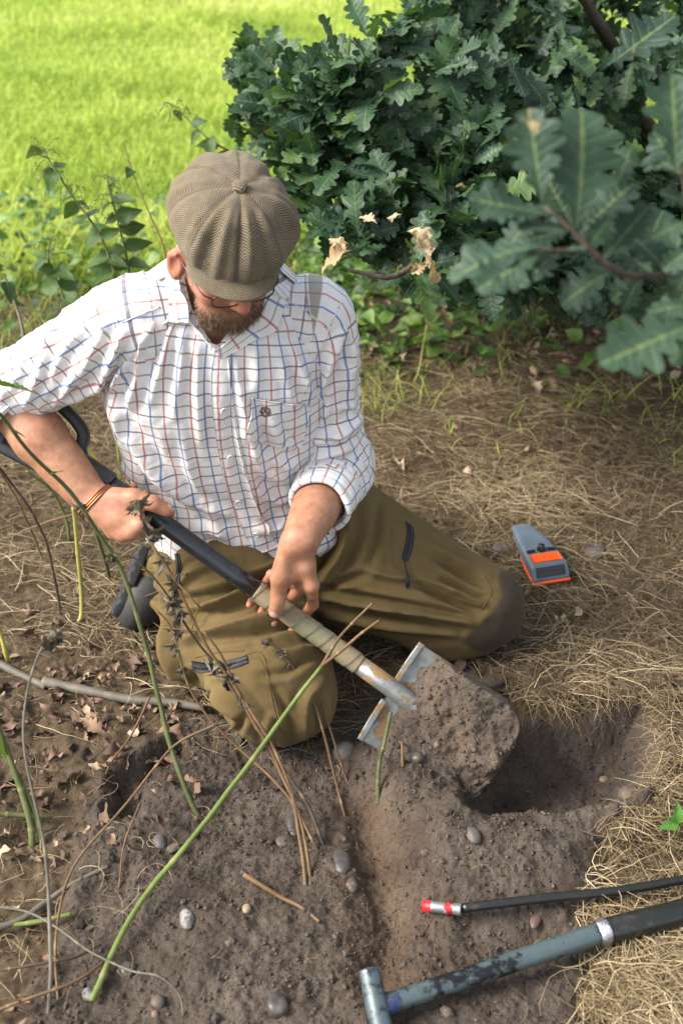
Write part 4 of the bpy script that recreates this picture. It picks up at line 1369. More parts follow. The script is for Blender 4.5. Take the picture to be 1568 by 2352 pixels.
TFOLDS = [ # near leg
    ([(628, 1318), (510, 1358), (420, 1378)], -.009, 10), ([(640, 1345), (560, 1362), (470, 1392)], .007, 10), ([(584, 1384), (510, 1400), (450, 1410)], -.006, 8),
    ([(700, 1400), (574, 1426), (480, 1448), (420, 1468)], .008, 12), ([(690, 1430), (590, 1455), (500, 1470)], -.006, 9), ([(364, 1400), (356, 1490), (396, 1592)], -.009, 12), ([(392, 1410), (388, 1490), (425, 1580)], .007, 12),
    ([(440, 1550), (466, 1623), (510, 1690)], -.006, 9), ([(530, 1560), (590, 1640), (650, 1708)], .006, 10), ([(500, 1570), (560, 1640), (610, 1700)], -.005, 8), ([(460, 1620), (500, 1660), (540, 1690)], .006, 9),
    ([(720, 1500), (660, 1540), (600, 1550)], -.005, 10), ([(740, 1560), (700, 1610), (700, 1690)], .006, 11), ([(560, 1650), (540, 1690), (530, 1712)], -.005, 8), ([(620, 1650), (612, 1690), (615, 1715)], .005, 9), ([(740, 1600), (735, 1650), (745, 1700)], -.006, 9), ([(480, 1560), (500, 1600), (540, 1640)], .007, 10), ([(600, 1480), (650, 1500), (740, 1490)], .006, 10), ([(338, 1310), (340, 1356), (378, 1392)], -.012, 13), ([(322, 1300), (318, 1360), (352, 1420)], .010, 10),
    ([(520, 1290), (450, 1310), (405, 1350)], .006, 10), ([(660, 1290), (640, 1310), (590, 1330)], -.006, 8), ([(630, 1580), (660, 1640), (672, 1700)], -.004, 8),
    # far leg
    ([(782, 1180), (762, 1260), (708, 1326)], -.010, 11), ([(800, 1170), (790, 1250), (740, 1330)], .007, 11), ([(727, 1366), (785, 1335), (840, 1320)], -.006, 9), ([(740, 1352), (874, 1380), (1090, 1418)], -.006, 8), ([(745, 1372), (880, 1394), (1080, 1430)], .006, 9),
    ([(746, 1394), (874, 1414), (1060, 1445)], -.006, 8), ([(750, 1415), (880, 1436), (1040, 1456)], .005, 9), ([(960, 1345), (1060, 1390), (1104, 1404)], -.007, 8), ([(970, 1330), (1050, 1360), (1106, 1386)], .006, 9), ([(1014, 1332), (1084, 1368), (1110, 1372)], -.006, 7),
    ([(960, 1240), (1050, 1292), (1120, 1322)], .005, 9), ([(1000, 1280), (1060, 1320), (1110, 1345)], -.005, 8), ([(870, 1150), (866, 1230), (850, 1300)], -.005, 10), ([(850, 1310), (900, 1325), (950, 1330)], .005, 9), ([(700, 1250), (720, 1290), (700, 1320)], .006, 9)]
Vp = apply_folds(Vp, Fp, TFOLDS, True, 2.9)
# flatten where it rests on the ground
gz = ground_h(Vp[:, 0], Vp[:, 1], False)
Vp[:, 2] = np.where(Vp[:, 2] < gz - .004, gz - .004 + .15 * (Vp[:, 2] - gz), Vp[:, 2])
k = NT('olive_trouser_cloth')
pos = k.obj()
nA = k.noise(7, 4, .6, pos)
c = k.ramp(nA, [(.3, (.100, .068, .027)), (.7, (.135, .095, .040))])
c = k.mix(.5, c, k.ramp(k.noise(600, 3, .6, pos), [(.3, (.7, .7, .7)), (.7, (1.3, 1.3, 1.3))]), 'MULTIPLY')
c = k.mix(k.rng(k.noise(18, 5, .7, pos), .60, .74, 0, .35), c, (.17, .14, .095))
c = k.mix(k.math('MULTIPLY', k.attr('pad'), .95), c, (.050, .037, .027))
k.p(Base_Color=c, Roughness=.9, Specular_IOR_Level=.15, Sheen_Weight=.06, Sheen_Roughness=.5)
k.b.inputs['Sheen Tint'].default_value = (.8, .7, .5, 1)
k.bump(k.math('ADD', k.noise(45, 4, .6, pos, .5), k.math('MULTIPLY', k.noise(700, 2, .6, pos), .25)), .28, .005)
TROUM = k.m
pxp, pyp, _ = proj(Vp)
padv = sstep(6, -6, poly_sd(pxp, pyp, np.array([(1142, 1325), (1152, 1370), (1128, 1410), (1096, 1440), (1060, 1475), (1100, 1500), (1240, 1490), (1220, 1340), (1150, 1310)])))
padv = padv * (Vp[:, 0] > .1)
trousers = MB().add(Vp, [Fp], pad=padv).build('trousers', TROUM, person)
trousers['label'] = 'olive brown work trousers with dark knee panels and zip pockets'
PBV = bvh_of(Vp, Fp)
zipm = simple('black_zip', (.010, .011, .014), .65, .3, 300, .3, .001)
zipd = simple('zip_teeth', (.004, .004, .005), .3, .3, 500, .3, .001)
def zip_band(A, B, n, pull):
    V, F, _ = surf_patch(PBV, A, B, 5, n, .0022, .002)
    z = MB().add(V, F).build('zip', zipm, trousers)
    m1 = [(lerp(a, b, .5)) for a, b in zip(catmull(np.array(A, float), 12), catmull(np.array(B, float), 12))]
    V, F = seam(PBV, m1, .0016, n, .003)
    MB().add(V, F).build('zip_teeth', zipd, z)
    mbp = MB()
    P = []
    for q in catmull(np.array(pull, float), 12):
        p, nn = cast(PBV, *q); P.append(p + nn * .005)
    tube(mbp, np.array(P), [.0016] * 6 + [.0020, .0036, .0042, .0042, .0040, .0030], m=8)
    mbp.build('zip_pull', zipm, z)
zip_band([(442, 1518), (480, 1522), (530, 1516), (568, 1506)], [(446, 1540), (484, 1543), (534, 1536), (571, 1524)], 30, [(520, 1530), (519, 1545), (521, 1560), (524, 1588)])
zip_band([(930, 1198), (934, 1220), (930, 1250), (922, 1282)], [(948, 1212), (950, 1232), (946, 1262), (936, 1290)], 30, [(928, 1285), (931, 1305), (934, 1325), (936, 1352)])
zip_band([(402, 1272), (406, 1300), (404, 1335), (396, 1372)], [(412, 1272), (416, 1302), (413, 1338), (405, 1376)], 24, [(400, 1425), (403, 1440), (406, 1455), (404, 1468)])
mb = MB()
for pl in ([(560, 1505), (600, 1500), (618, 1560), (640, 1640), (660, 1705)], [(448, 1510), (500, 1498), (560, 1494)], [(572, 1505), (606, 1530), (628, 1620), (650, 1700)], [(330, 1275), (318, 1340), (345, 1420), (388, 1450)],
           [(900, 1210), (905, 1300), (960, 1330), (1040, 1370), (1105, 1392)], [(912, 1296), (960, 1340), (1030, 1385)], [(1112, 1320), (1128, 1360), (1105, 1400)]):
    MB().add(*seam(PBV, pl, .0014, 50, .0002), pad=0.0).build('seam', TROUM, trousers)
# waistband shadow line and belt loop stay under the shirt; boots
def boot(heel, toe, soln, name):
    """heel and toe points on the sole's mid line, soln = direction the sole faces"""
    d = nrm(toe - heel); n = nrm(soln - d * (soln @ d)); s = np.cross(d, n)
    L = np.linalg.norm(toe - heel)
    R = np.stack([d, s, n])
    up = -n
    P = [('e', heel + d * .045 + up * .045, R, (.055, .040, .055), .02), ('e', toe - d * .06 + up * .030, R, (.075, .050, .042), .03),
         ('c', heel + d * .045 + up * .05, heel + d * .03 + up * .17, .045, .048, .03), ('c', heel + d * .05 + up * .05, toe - d * .05 + up * .035, .042, .040, .03)]
    pts = np.array([heel - d * .05 - n * .03, toe + d * .05 - n * .03, heel + up * .25, toe + up * .1])
    def f(P_):
        dd = sdf_eval(P_, P)
        return np.maximum(dd, (P_ - heel.astype(np.float32)) @ n.astype(np.float32) + .001)
    V, F = sdf_mesh(f, pts.min(0) - .06, pts.max(0) + .06, .0045)
    V = laplace(V, F, 2)
    b = MB().add(V, [F]).build(name, BOOTM, person)
    # lugged sole
    def g(P_):
        q = (P_ - heel.astype(np.float32)) @ R.T.astype(np.float32)
        x, y, z = q[..., 0], q[..., 1], q[..., 2]
        wid = .034 + .014 * sstep(.06, L - .07, x) - .006 * sstep(L - .05, L, x)
        ed = np.maximum(np.abs(y) - wid, np.maximum(-.02 - x, x - L - .018) )
        cx_ = np.clip(x, .02, L - .035)
        ed = np.minimum(ed, 1) 
        rr = np.hypot(np.where(x > L - .035, x - (L - .035), np.where(x < .02, x - .02, 0)), y) - wid - .006
        lug = .004 * ((np.abs((x / .024) % 1 - .5) < .30) & (np.abs(y) > .012))
        return np.maximum(rr, np.maximum(z - .012 - lug * 1.0, -z - .006)).astype(np.float32)
    V, F = sdf_mesh(g, pts.min(0) - .08, pts.max(0) + .08, .0034)
    V = laplace(V, F, 1)
    MB().add(V, [F]).build('sole', SOLEM, b)
    return b
BOOTM = simple('charcoal_boot', (.028, .026, .026), .65, .35, 60, .35, .002)
SOLEM = simple('black_rubber_sole', (.020, .020, .022), .75, .4, 80, .4, .002)
boot(PT(322, 1290, 2.60), PT(268, 1418, 2.575), -RGT * .9 + TOW * .25 + UPV * .1, 'boot')
boot(np.array([-.02, 2.34, .17]), np.array([-.06, 2.42, .05]), np.array([-.1, 1.0, .1]), 'boot')
def HQ(l, f, a): return HEADC + l * HL + f * HF + a * HA
HFu, HLu, HAu = HF, HL, HA
HF, HL, HA = HF * HS, HL * HS, HA * HS          # head-sized axes for everything worn on the head
# ------------------------------------------------------------------ cap, beard, spectacles, bracelet
def cap():
    nphi, nr = 240, 70
    phi = np.linspace(0, 2 * np.pi, nphi, endpoint=False)          # 0 = his face, pi/2 = his left
    # profile: (radius share, height) from the button over the rim and under to the band
    prof = catmull(np.array([(.0, .112), (.12, .1115), (.35, .107), (.62, .096), (.84, .075), (.97, .048), (1.0, .028), (.965, .010), (.90, .000), (.83, -.003)]), nr)
    s = np.r_[0, np.cumsum(np.hypot(np.diff(prof[:, 0]) * .125, np.diff(prof[:, 1])))]
    q, hgt = prof[:, 0], prof[:, 1]
    k8 = np.pi / 4
    loc = ((phi + k8 * .42) / k8) % 1.0 - .5                      # -.5 .. .5 across each panel, seam at the ends
    pan = np.floor((phi + k8 * .42) / k8)
    puff = np.cos(np.pi * loc) ** .8
    base = np.hypot(np.cos(phi) * .116, np.sin(phi) * .101)
    base = base - .009 * np.clip(np.cos(phi), 0, 1) ** 2 + .016 * np.clip(-np.cos(phi), 0, 1) ** 1.2 + .008 * np.exp(-((phi - 5.6) / .5) ** 2) + .006 * np.exp(-((phi - 1.0) / .5) ** 2)
    env = np.sin(np.pi * np.clip(s / s[-1], 0, 1)) ** .8
    Rr = 1.03 * q[:, None] * base[None] + (env * .0022)[:, None] * puff[None] * q[:, None] ** .5
    H = hgt[:, None] + (.0034 * np.sin(np.pi * np.clip(q, 0, 1)) ** .9)[:, None] * (puff[None] - .55)
    # soft slump: sags forward and to his left, dented near the rim
    rim = sstep(.55, .95, q)[:, None]
    cz = np.cos(phi)[None]
    H = H - .016 * rim * np.clip(cz, 0, 1) ** 1.5
    wob = np.array([vnoise(np.array([math.cos(p) * 2.2, math.sin(p) * 2.2, 5.3]), 1.0, 8) for p in phi])
    wob2 = np.array([vnoise(np.array([math.cos(p) * 5, math.sin(p) * 5, 1.3]), 1.0, 18) for p in phi])
    Rr = Rr + (sstep(.4, 1, q) * .010)[:, None] * wob[None] + (sstep(.5, 1, q) * .0075)[:, None] * wob2[None]
    H = H + (sstep(.3, .9, q) * .009)[:, None] * wob2[None]
    for p0, wd_, am in ((-.62, .10, .006), (-.30, .07, -.006), (-.12, .08, .006), (.14, .07, -.006), (.34, .09, .006), (.62, .08, -.005), (1.1, .12, .005), (-1.1, .1, -.005), (-1.9, .14, .006)):
        dphi = (phi - p0 + np.pi) % (2 * np.pi) - np.pi
        H = H + am * (sstep(.30, .75, q) * sstep(1.02, .9, q))[:, None] * np.exp(-(dphi / wd_) ** 2)[None]
        Rr = Rr + .6 * am * sstep(.5, .9, q)[:, None] * np.exp(-(dphi / wd_) ** 2)[None]
    under = np.arange(nr)[:, None] > 48
    f0, l0 = -.006, .018
    P = HQ(l0, f0 - .006, .034) + (Rr * np.cos(phi)[None])[..., None] * HF + (Rr * np.sin(phi)[None])[..., None] * HL + H[..., None] * HA
    # the front of the crown droops over the peak
    V = P.reshape(-1, 3)
    V = V + nrm(V - HQ(0, 0, .03)) * (fbm(V, 26, 3, 501) * .0022)[:, None]
    F = [grid_faces(nr, nphi, True)]
    cu = (loc * k8)[None] * np.clip(q, .02, 2)[:, None] * .12
    cu = np.broadcast_to(cu, (nr, nphi))
    cv = np.broadcast_to(s[:, None], (nr, nphi)) + pan[None] * .0031
    seam_ = np.exp(-((.5 - np.abs(loc)) / .035) ** 2)[None] * np.ones((nr, 1))
    return V, F, cu.ravel(), cv.ravel(), seam_.ravel(), prof
k = NT('herringbone_tweed')
cu, cv = k.attr('cu'), k.attr('cv')
COLW, PIT = .0140, .0050
tri = k.math('ABSOLUTE', k.math('SUBTRACT', k.math('FRACT', k.math('ADD', k.math('DIVIDE', cu, 2 * COLW), 50.0)), .5))
diag = k.math('FRACT', k.math('ADD', k.math('DIVIDE', k.math('ADD', cv, k.math('MULTIPLY', tri, 2 * COLW * 1.0)), PIT), 50.0))
st = k.rng(k.math('ABSOLUTE', k.math('SUBTRACT', diag, .5)), .17, .33, 0, 1)
pos = k.obj()
fz = k.noise(700, 3, .7, pos)
light = k.ramp(k.noise(60, 3, .6, pos), [(.3, (.175, .142, .088)), (.7, (.255, .21, .135))])
dark = k.ramp(k.noise(50, 3, .6, pos), [(.3, (.035, .026, .018)), (.7, (.058, .043, .030))])
c = k.mix(st, light, dark)
def thread(src, per, off, w):
    f = k.math('ABSOLUTE', k.math('SUBTRACT', k.math('FRACT', k.math('ADD', k.math('DIVIDE', src, per), 50 + off)), .5))
    return k.rng(f, w, w * .5, 0, 1)
c = k.mix(k.math('MULTIPLY', thread(cv, .046, .2, .018), k.rng(fz, .42, .58, .0, .55)), c, (.04, .05, .19))
c = k.mix(k.math('MULTIPLY', thread(cv, .046, .68, .018), k.rng(fz, .42, .58, .0, .45)), c, (.30, .11, .035))
c = k.mix(k.math('MULTIPLY', thread(cu, .046, .3, .018), k.rng(fz, .42, .58, .0, .5)), c, (.045, .055, .20))
c = k.mix(k.math('MULTIPLY', thread(cu, .046, .75, .018), k.rng(fz, .42, .58, .0, .4)), c, (.30, .11, .035))
c = k.mix(k.math('MULTIPLY', k.attr('seam'), .45), c, (.045, .034, .022))
c = k.mix(k.rng(fz, .55, .75, 0, .3), c, (.20, .165, .12))
k.p(Base_Color=c, Roughness=.95, Specular_IOR_Level=.1, Sheen_Weight=.18, Sheen_Roughness=.6)
k.b.inputs['Sheen Tint'].default_value = (.85, .78, .66, 1)
k.bump(k.math('ADD', k.math('MULTIPLY', st, -.5), k.math('ADD', fz, k.math('MULTIPLY', k.attr('seam'), -3.0))), .5, .0016)
TWEED = k.m
V, F, a, b, sm, prof = cap()
capo = MB().add(V, F, cu=a, cv=b, seam=sm).build('flat_cap', TWEED, person)
capo['label'] = 'brown herringbone tweed baker boy cap with covered button'
# fuzz on the tweed
# band, peak and button
n = 90
ph = np.linspace(0, 2 * np.pi, n, endpoint=False)
mb = MB()
Vb_ = []
for (r1, r2, h) in ((.102, .088, .024), (.103, .089, .008), (.101, .087, -.006), (.097, .083, -.006), (.097, .083, .02)):
    Vb_.append(HQ(0, -.006, .040) + (np.cos(ph) * r1)[:, None] * HF + (np.sin(ph) * r2)[:, None] * HL + h * HA)
Vb_ = np.array(Vb_).reshape(-1, 3)
mb.add(Vb_, [grid_faces(5, n, True)], cu=np.tile(ph * .1, 5), cv=np.repeat(np.arange(5) * .012, n), seam=0.0)
mb.build('band', TWEED, capo)
m, w = 80, 16
ap_ = np.linspace(-1.12, 1.12, m)
Vv = []
for j in range(w):
    t = j / (w - 1)
    ext = .044 * np.clip(np.cos(ap_ / 1.12 * np.pi / 2), 0, 1) ** .62
    r1 = .096 + ext * t; r2 = .090 + ext * t * .45
    hh = -.004 - .012 * t * np.cos(ap_ * .9) - .006 * t * t - .014 * (np.abs(ap_) / 1.12) ** 2 * t
    Vv.append(HQ(0, -.008, .043) + (np.cos(ap_) * r1)[:, None] * HF + (np.sin(ap_) * r2)[:, None] * HL + hh[:, None] * HA)
Vv = np.array(Vv)
Nn = nrm(np.cross(np.gradient(Vv, axis=0), np.gradient(Vv, axis=1)))
if (Nn * HAu).sum(-1).mean() < 0: Nn = -Nn
top, bot = (Vv + Nn * .0028).reshape(-1, 3), (Vv - Nn * .0028).reshape(-1, 3)
f = grid_faces(w, m)
rim = np.r_[np.arange((w - 1) * m, w * m)]
edge = np.stack([rim[:-1], rim[1:], rim[1:] + w * m, rim[:-1] + w * m], 1)
mid_ = (Vv[-1] + nrm(Vv[-1] - Vv[-2]) * .002)
mb = MB().add(np.vstack([top, bot]), [f, f[:, ::-1] + w * m, edge], cu=np.tile(np.tile(ap_ * .12, w), 2), cv=np.tile(np.repeat(np.linspace(0, .05, w), m), 2), seam=0.0)
mb.build('peak', TWEED, capo)
mb = MB()
lathe(mb, HQ(.018, -.012, .034) + .111 * HA, HAu, [(0, .0115), (.004, .0125), (.007, .0105), (.009, .006), (.0095, 0)], 24, cu=0.0, cv=0.0, seam=0.0)
V0 = mb.v[0]
mb.att['cu'] = [(V0 - HQ(0, 0, 0)) @ HL]; mb.att['cv'] = [(V0 - HQ(0, 0, 0)) @ HF]
mb.build('button', TWEED, capo)

# ---- beard and side hair: short curved hairs rooted in the skin
def hair(name, mask_fn, n, L0, L1, W, droop, stops, parent, seed):
    r = np.random.default_rng(seed)
    fc = Vs[Fs].mean(1)
    d = (fc - HEADC) @ HR.T / HS
    fn = nrm(np.cross(Vs[Fs[:, 2]] - Vs[Fs[:, 0]], Vs[Fs[:, 3]] - Vs[Fs[:, 1]]))
    wgt = mask_fn(d, fc)
    i = r.choice(len(fc), n, p=wgt / wgt.sum())
    P = fc[i] + r.normal(0, .0012, (n, 3)); N = fn[i]; dd = d[i]
    Ln = r.uniform(L0, L1, n) * (.30 + .70 * sstep(.025, .075, dd[:, 1])) * (.45 + .55 * np.clip(wgt[i], 0, 1)) * (1 + .8 * sstep(-.075, -.11, dd[:, 2]))
    D = nrm(N * .75 + HAu * (-droop) + HFu * .12 + .28 * r.normal(size=(n, 3)))
    D2 = nrm(D * .7 - HAu * droop + .35 * r.normal(size=(n, 3)))
    t = np.array([0, .35, .7, 1.0])
    C = P[:, None] + Ln[:, None, None] * (t[None, :, None] * D[:, None] + (t ** 2)[None, :, None] * .5 * (D2 - D)[:, None])
    S = nrm(np.cross(D, r.normal(size=(n, 3))))
    w = W * (1 - .75 * t)
    Vh = np.stack([C - S[:, None] * w[None, :, None], C + S[:, None] * w[None, :, None]], 2).reshape(-1, 3)
    q = np.array([[0, 1, 3, 2], [2, 3, 5, 4], [4, 5, 7, 6]])
    F = (q[None] + (np.arange(n) * 8)[:, None, None]).reshape(-1, 4)
    kk = NT(name + '_hair')
    cc = kk.ramp(kk.attr('tint'), stops)
    kk.p(Base_Color=cc, Roughness=.5, Specular_IOR_Level=.35)
    o = MB().add(Vh, [F], tint=np.repeat(np.clip(.5 + .28 * r.normal(size=n) + .35 * sstep(.075, .1, dd[:, 1]) * sstep(-.07, -.045, dd[:, 2]), 0, 1), 8)).build(name, kk.m, parent)
    return o
def beard_mask(d, fc):
    l, f, a = d.T
    jaw = sstep(-.040, -.062, a) * (f > -.005) * (a > -.16)
    side = sstep(.050, .062, np.abs(l)) * (f > .000) * sstep(.052, .040, f) * sstep(.012, -.02, a) * .55
    must = np.exp(-((a + .048) / .007) ** 2) * (f > .070) * (f < .098) * (np.abs(l) < .036)
    lips = np.exp(-((a + .061) / .006) ** 2) * (np.abs(l) < .019) * (f > .07)
    neck = sstep(-.115, -.14, a) * (f < .05)
    cheek = sstep(-.05, -.075, a + .25 * (.075 - f))
    return np.clip(np.maximum(np.maximum(jaw * np.clip(cheek + .25, 0, 1), side), must) - lips - .8 * neck, 0, 1) * (np.linalg.norm(d, axis=1) < .17)
hair('beard', beard_mask, 11000, .005, .0115, .00030, .75, [(0, (.040, .023, .013)), (.45, (.110, .060, .030)), (.75, (.23, .125, .060)), (1, (.38, .28, .19))], person, 5)
def side_mask(d, fc):
    l, f, a = d.T
    return (np.abs(l) > .06) * (f > -.10) * (f < .012) * (a > -.045) * (a < .03) * (np.abs(l) < .084) * 1.0
hair('side_hair', side_mask, 2600, .004, .009, .0003, .6, [(0, (.05, .032, .02)), (.6, (.12, .085, .055)), (1, (.25, .21, .16))], person, 6)
def arm_mask(d, fc):
    m_ = np.zeros(len(fc))
    for a_, b_ in ((eR, wR), (J['elL'], wL)):
        ba = b_ - a_
        t = ((fc - a_) @ ba) / (ba @ ba)
        r_ = np.linalg.norm(fc - a_ - t[:, None] * ba, axis=1)
        m_ = np.maximum(m_, (t > .12) * (t < 1.02) * (r_ < .06))
    return m_ + 1e-9
def arm_hair():
    r = np.random.default_rng(9)
    fc = Vs[Fs].mean(1)
    fn = nrm(np.cross(Vs[Fs[:, 2]] - Vs[Fs[:, 0]], Vs[Fs[:, 3]] - Vs[Fs[:, 1]]))
    w = arm_mask(None, fc)
    n = 3000
    i = r.choice(len(fc), n, p=w / w.sum())
    P, N = fc[i], fn[i]
    ax_ = np.where((np.linalg.norm(P - wL, axis=1) < np.linalg.norm(P - wR, axis=1))[:, None], nrm(wL - J['elL']), nrm(wR - eR))
    D = nrm(N * .45 + ax_ * .7 + .45 * r.normal(size=(n, 3)))
    D2 = nrm(D + ax_ * .6 - N * .5 + .4 * r.normal(size=(n, 3)))
    L = r.uniform(.005, .013, n)
    t = np.array([0, .35, .7, 1.0])
    C = P[:, None] + L[:, None, None] * (t[None, :, None] * D[:, None] + (t ** 2)[None, :, None] * .5 * (D2 - D)[:, None])
    S = nrm(np.cross(D, r.normal(size=(n, 3))))
    w = .00013 * (1 - .7 * t)
    Vh = np.stack([C - S[:, None] * w[None, :, None], C + S[:, None] * w[None, :, None]], 2).reshape(-1, 3)
    q = np.array([[0, 1, 3, 2], [2, 3, 5, 4], [4, 5, 7, 6]])
    F = (q[None] + (np.arange(n) * 8)[:, None, None]).reshape(-1, 4)
    MB().add(Vh, [F]).build('arm_hair', simple('dark_arm_hair', (.06, .035, .022), .5, .3, 50, 0), person)
arm_hair()

# ---- spectacles
gm = simple('dark_spectacle_frame', (.012, .011, .012), .3, .2, 100, 0)
t_ = np.linspace(0, 2 * np.pi, 40, endpoint=False)
first = None
rims = []
for s in (-1, 1):
    cx_, ca = s * .033, -.002
    x = cx_ + np.sign(np.cos(t_)) * np.abs(np.cos(t_)) ** .75 * .0255; z = ca + np.sign(np.sin(t_)) * np.abs(np.sin(t_)) ** .8 * .0165
    fwd_ = .108 - .25 * (np.abs(x) - .01) ** 1.0 * .5
    C = HEADC + x[:, None] * HL + fwd_[:, None] * HF + z[:, None] * HA
    C = np.vstack([C, C[:2]])
    V, F = tube_arrays(C, .0013, 8, False)
    rims.append((V, F, C, s))
mb = MB()
for V, F, C, s in rims: mb.add(V, F)
tube(mb, [HQ(-.008, .108, .002), HQ(0, .113, .005), HQ(.008, .108, .002)], .0012, 10, 8)
for s in (-1, 1):
    tube(mb, [HQ(s * .0580, .101, .006), HQ(s * .072, .085, .007), HQ(s * .080, .03, .006), HQ(s * .083, -.005, .004), HQ(s * .084, -.03, -.02)], .0014, 24, 8)
spec = mb.build('spectacles', gm, person)
k = NT('spectacle_lens')
k.p(Base_Color=(1, 1, 1), Roughness=.02, Transmission_Weight=1.0, IOR=1.05, Specular_IOR_Level=.6)
for V, F, C, s in rims:
    cc = C[:-2].mean(0)
    m_ = len(C) - 2
    VV = np.vstack([C[:-2], cc[None] + HF * .002])
    FF = np.stack([np.arange(m_), (np.arange(m_) + 1) % m_, np.full(m_, m_)], 1)
    MB().add(VV, [FF]).build('lens', k.m, spec)

HF, HL, HA = HFu, HLu, HAu
# ---- copper wire bracelet on the right wrist
cm = NT('copper_wire')
cm.p(Base_Color=(.36, .155, .075), Metallic=.85, Roughness=.38)
axw = nrm(wR - eR)
o_ = nrm(np.cross(axw, TOW)); u_ = np.cross(axw, o_)
tt = np.linspace(0, 2 * np.pi, 48)
WB = bvh_of(Vs, Fs)
mb = MB()
for q in (-.0042, 0, .0042):
    c0 = wR - axw * .004 + axw * q + .0
    ring = []
    for t in tt:
        dr = math.cos(t) * o_ + math.sin(t) * u_ + axw * .10 * math.cos(t)
        dr = nrm(dr)
        h = WB.ray_cast(Vector(c0 + dr * .075), Vector(-dr), .075)
        ring.append((np.array(h[0]) if h[0] else c0 + dr * .03) + dr * .0022)
    ring = np.array(ring)
    for _ in range(3): ring[1:-1] = .5 * ring[1:-1] + .25 * (ring[:-2] + ring[2:])
    V, F = tube_arrays(ring, .0017, 8)
    mb.add(V, F)
br = mb.build('bracelet', cm.m, person)
# ------------------------------------------------------------------ the spade
SPD = nrm(SH1 - SH0)
spade = empty('spade', SH1, 'long black-handled metal spade held across the knees, its blade under heaped soil', 'spade')
mt = NT('worn_black_tube')
pos = mt.obj()
sc_ = mt.noise(90, 4, .7, pos, 1.5)
c = mt.mix(mt.rng(sc_, .63, .70, 0, .6), mt.ramp(mt.noise(12, 4, .6, pos), [(.3, (.008, .009, .011)), (.7, (.022, .024, .029))]), (.11, .105, .10))
mt.p(Base_Color=c, Roughness=mt.rng(mt.noise(40, 4), .3, .7, .20, .38), Specular_IOR_Level=.6)
mt.bump(mt.noise(200, 3), .08, .001)
BLK = mt.m
steel = NT('dirty_steel')
pos = steel.obj()
n1 = steel.noise(22, 5, .65, pos); 
c = steel.ramp(steel.noise(60, 4, .6, pos), [(.3, (.19, .20, .195)), (.7, (.31, .32, .305))])
mud = steel.ramp(steel.noise(200, 4, .7, pos), [(.3, (.15, .088, .034)), (.7, (.27, .17, .078))])
c = steel.mix(steel.rng(n1, .47, .54, 0, 1), c, mud)
steel.p(Base_Color=c, Metallic=steel.rng(n1, .50, .55, .55, 0), Roughness=steel.rng(n1, .50, .55, .45, .9))
steel.bump(steel.math('ADD', n1, steel.noise(300, 3)), .25, .002)
STEEL = steel.m
def along(px, py): return SHP(px, py)
pA, pB, pC = along(228, 1094), along(578, 1366), along(815, 1538)
shp = MB(); tube(shp, [pA, pB + SPD * .004], .0176, 8, 28); shp.build('shaft', BLK, spade)
col_ = MB(); lathe(col_, along(200, 1072) - SPD * .012, SPD, [(0, 0), (0, .0205), (.004, .0215), (.062, .0222), (.066, .0212), (.066, .017)], 28)
# handle: a D grip pointing back and to his right
H0 = along(196, 1068)
gup = nrm(nrm(np.cross(SPD, TOW)))
if gup @ UPV < 0: gup = -gup
gl = nrm(-SPD)
gmat = simple('black_plastic_grip', (.016, .017, .020), .5, .3, 80, .2, .001)
grp = MB()
w1, w2 = H0 + gl * .045 + gup * .052, H0 + gl * .150 + gup * .072
x1, x2 = H0 + gl * .055 - gup * .045, H0 + gl * .150 - gup * .062
def ribbon_bar(mb_, pts, wd, th_, nvec, n=24):
    C = catmull(np.array(pts), n)
    T = nrm(np.gradient(C, axis=0))
    S = nrm(np.cross(T, nvec)); Nn_ = np.cross(S, T)
    a = np.linspace(0, 2 * np.pi, 16, endpoint=False)
    ca = np.sign(np.cos(a)) * np.abs(np.cos(a)) ** .5; sa = np.sign(np.sin(a)) * np.abs(np.sin(a)) ** .5
    V = C[:, None] + ca[None, :, None] * S[:, None] * wd / 2 + sa[None, :, None] * Nn_[:, None] * th_ / 2
    mb_.add(V.reshape(-1, 3), [grid_faces(n, 16, True), np.arange(16)[None, ::-1], (n - 1) * 16 + np.arange(16)[None]])
ribbon_bar(grp, [H0 + SPD * .006, H0 + gl * .022 + gup * .018, w1, w2], .022, .030, TOW)
ribbon_bar(grp, [H0 + SPD * .006, H0 + gl * .022 - gup * .016, x1, x2], .022, .030, TOW)
ribbon_bar(grp, [w2 + gup * .004, lerp(w2, x2, .5) + gl * .008, x2 - gup * .004], .030, .030, TOW)
hnd = grp.build('handle', gmat, spade)
col_.build('collar', BLK, spade)
# cloth tape on the shaft
tn = 130
tc = np.linspace(0, 1, tn)
L_ = np.linalg.norm(pC - pB)
C = pB + (pC - pB) * tc[:, None]
a = np.linspace(0, 2 * np.pi, 40, endpoint=False)
o_ = nrm(np.cross(SPD, TOW)); u_ = np.cross(SPD, o_)
hel = ((tc[:, None] * L_ / .030 + a[None] / (2 * np.pi)) % 1.0)
Rr = .0186 + .0016 * hel ** 1.2 + .0006 * np.array(fbm(np.stack(np.broadcast_arrays(tc[:, None] * 3, np.cos(a)[None], np.sin(a)[None]), -1), 4, 3, 66))
Rr[0] = .0172; Rr[-1] = .0172
V = C[:, None] + Rr[..., None] * (np.cos(a)[None, :, None] * o_ + np.sin(a)[None, :, None] * u_)
k = NT('olive_cloth_tape')
pos = k.obj()
c = k.ramp(k.noise(16, 4, .6, pos), [(.25, (.21, .160, .098)), (.54, (.24, .195, .122)), (.64, (.175, .180, .115)), (.8, (.33, .25, .15))])
c = k.mix(k.math('MULTIPLY', k.rng(k.attr('hel'), .90, 1.0, 0, 1), .6), c, (.055, .045, .03))
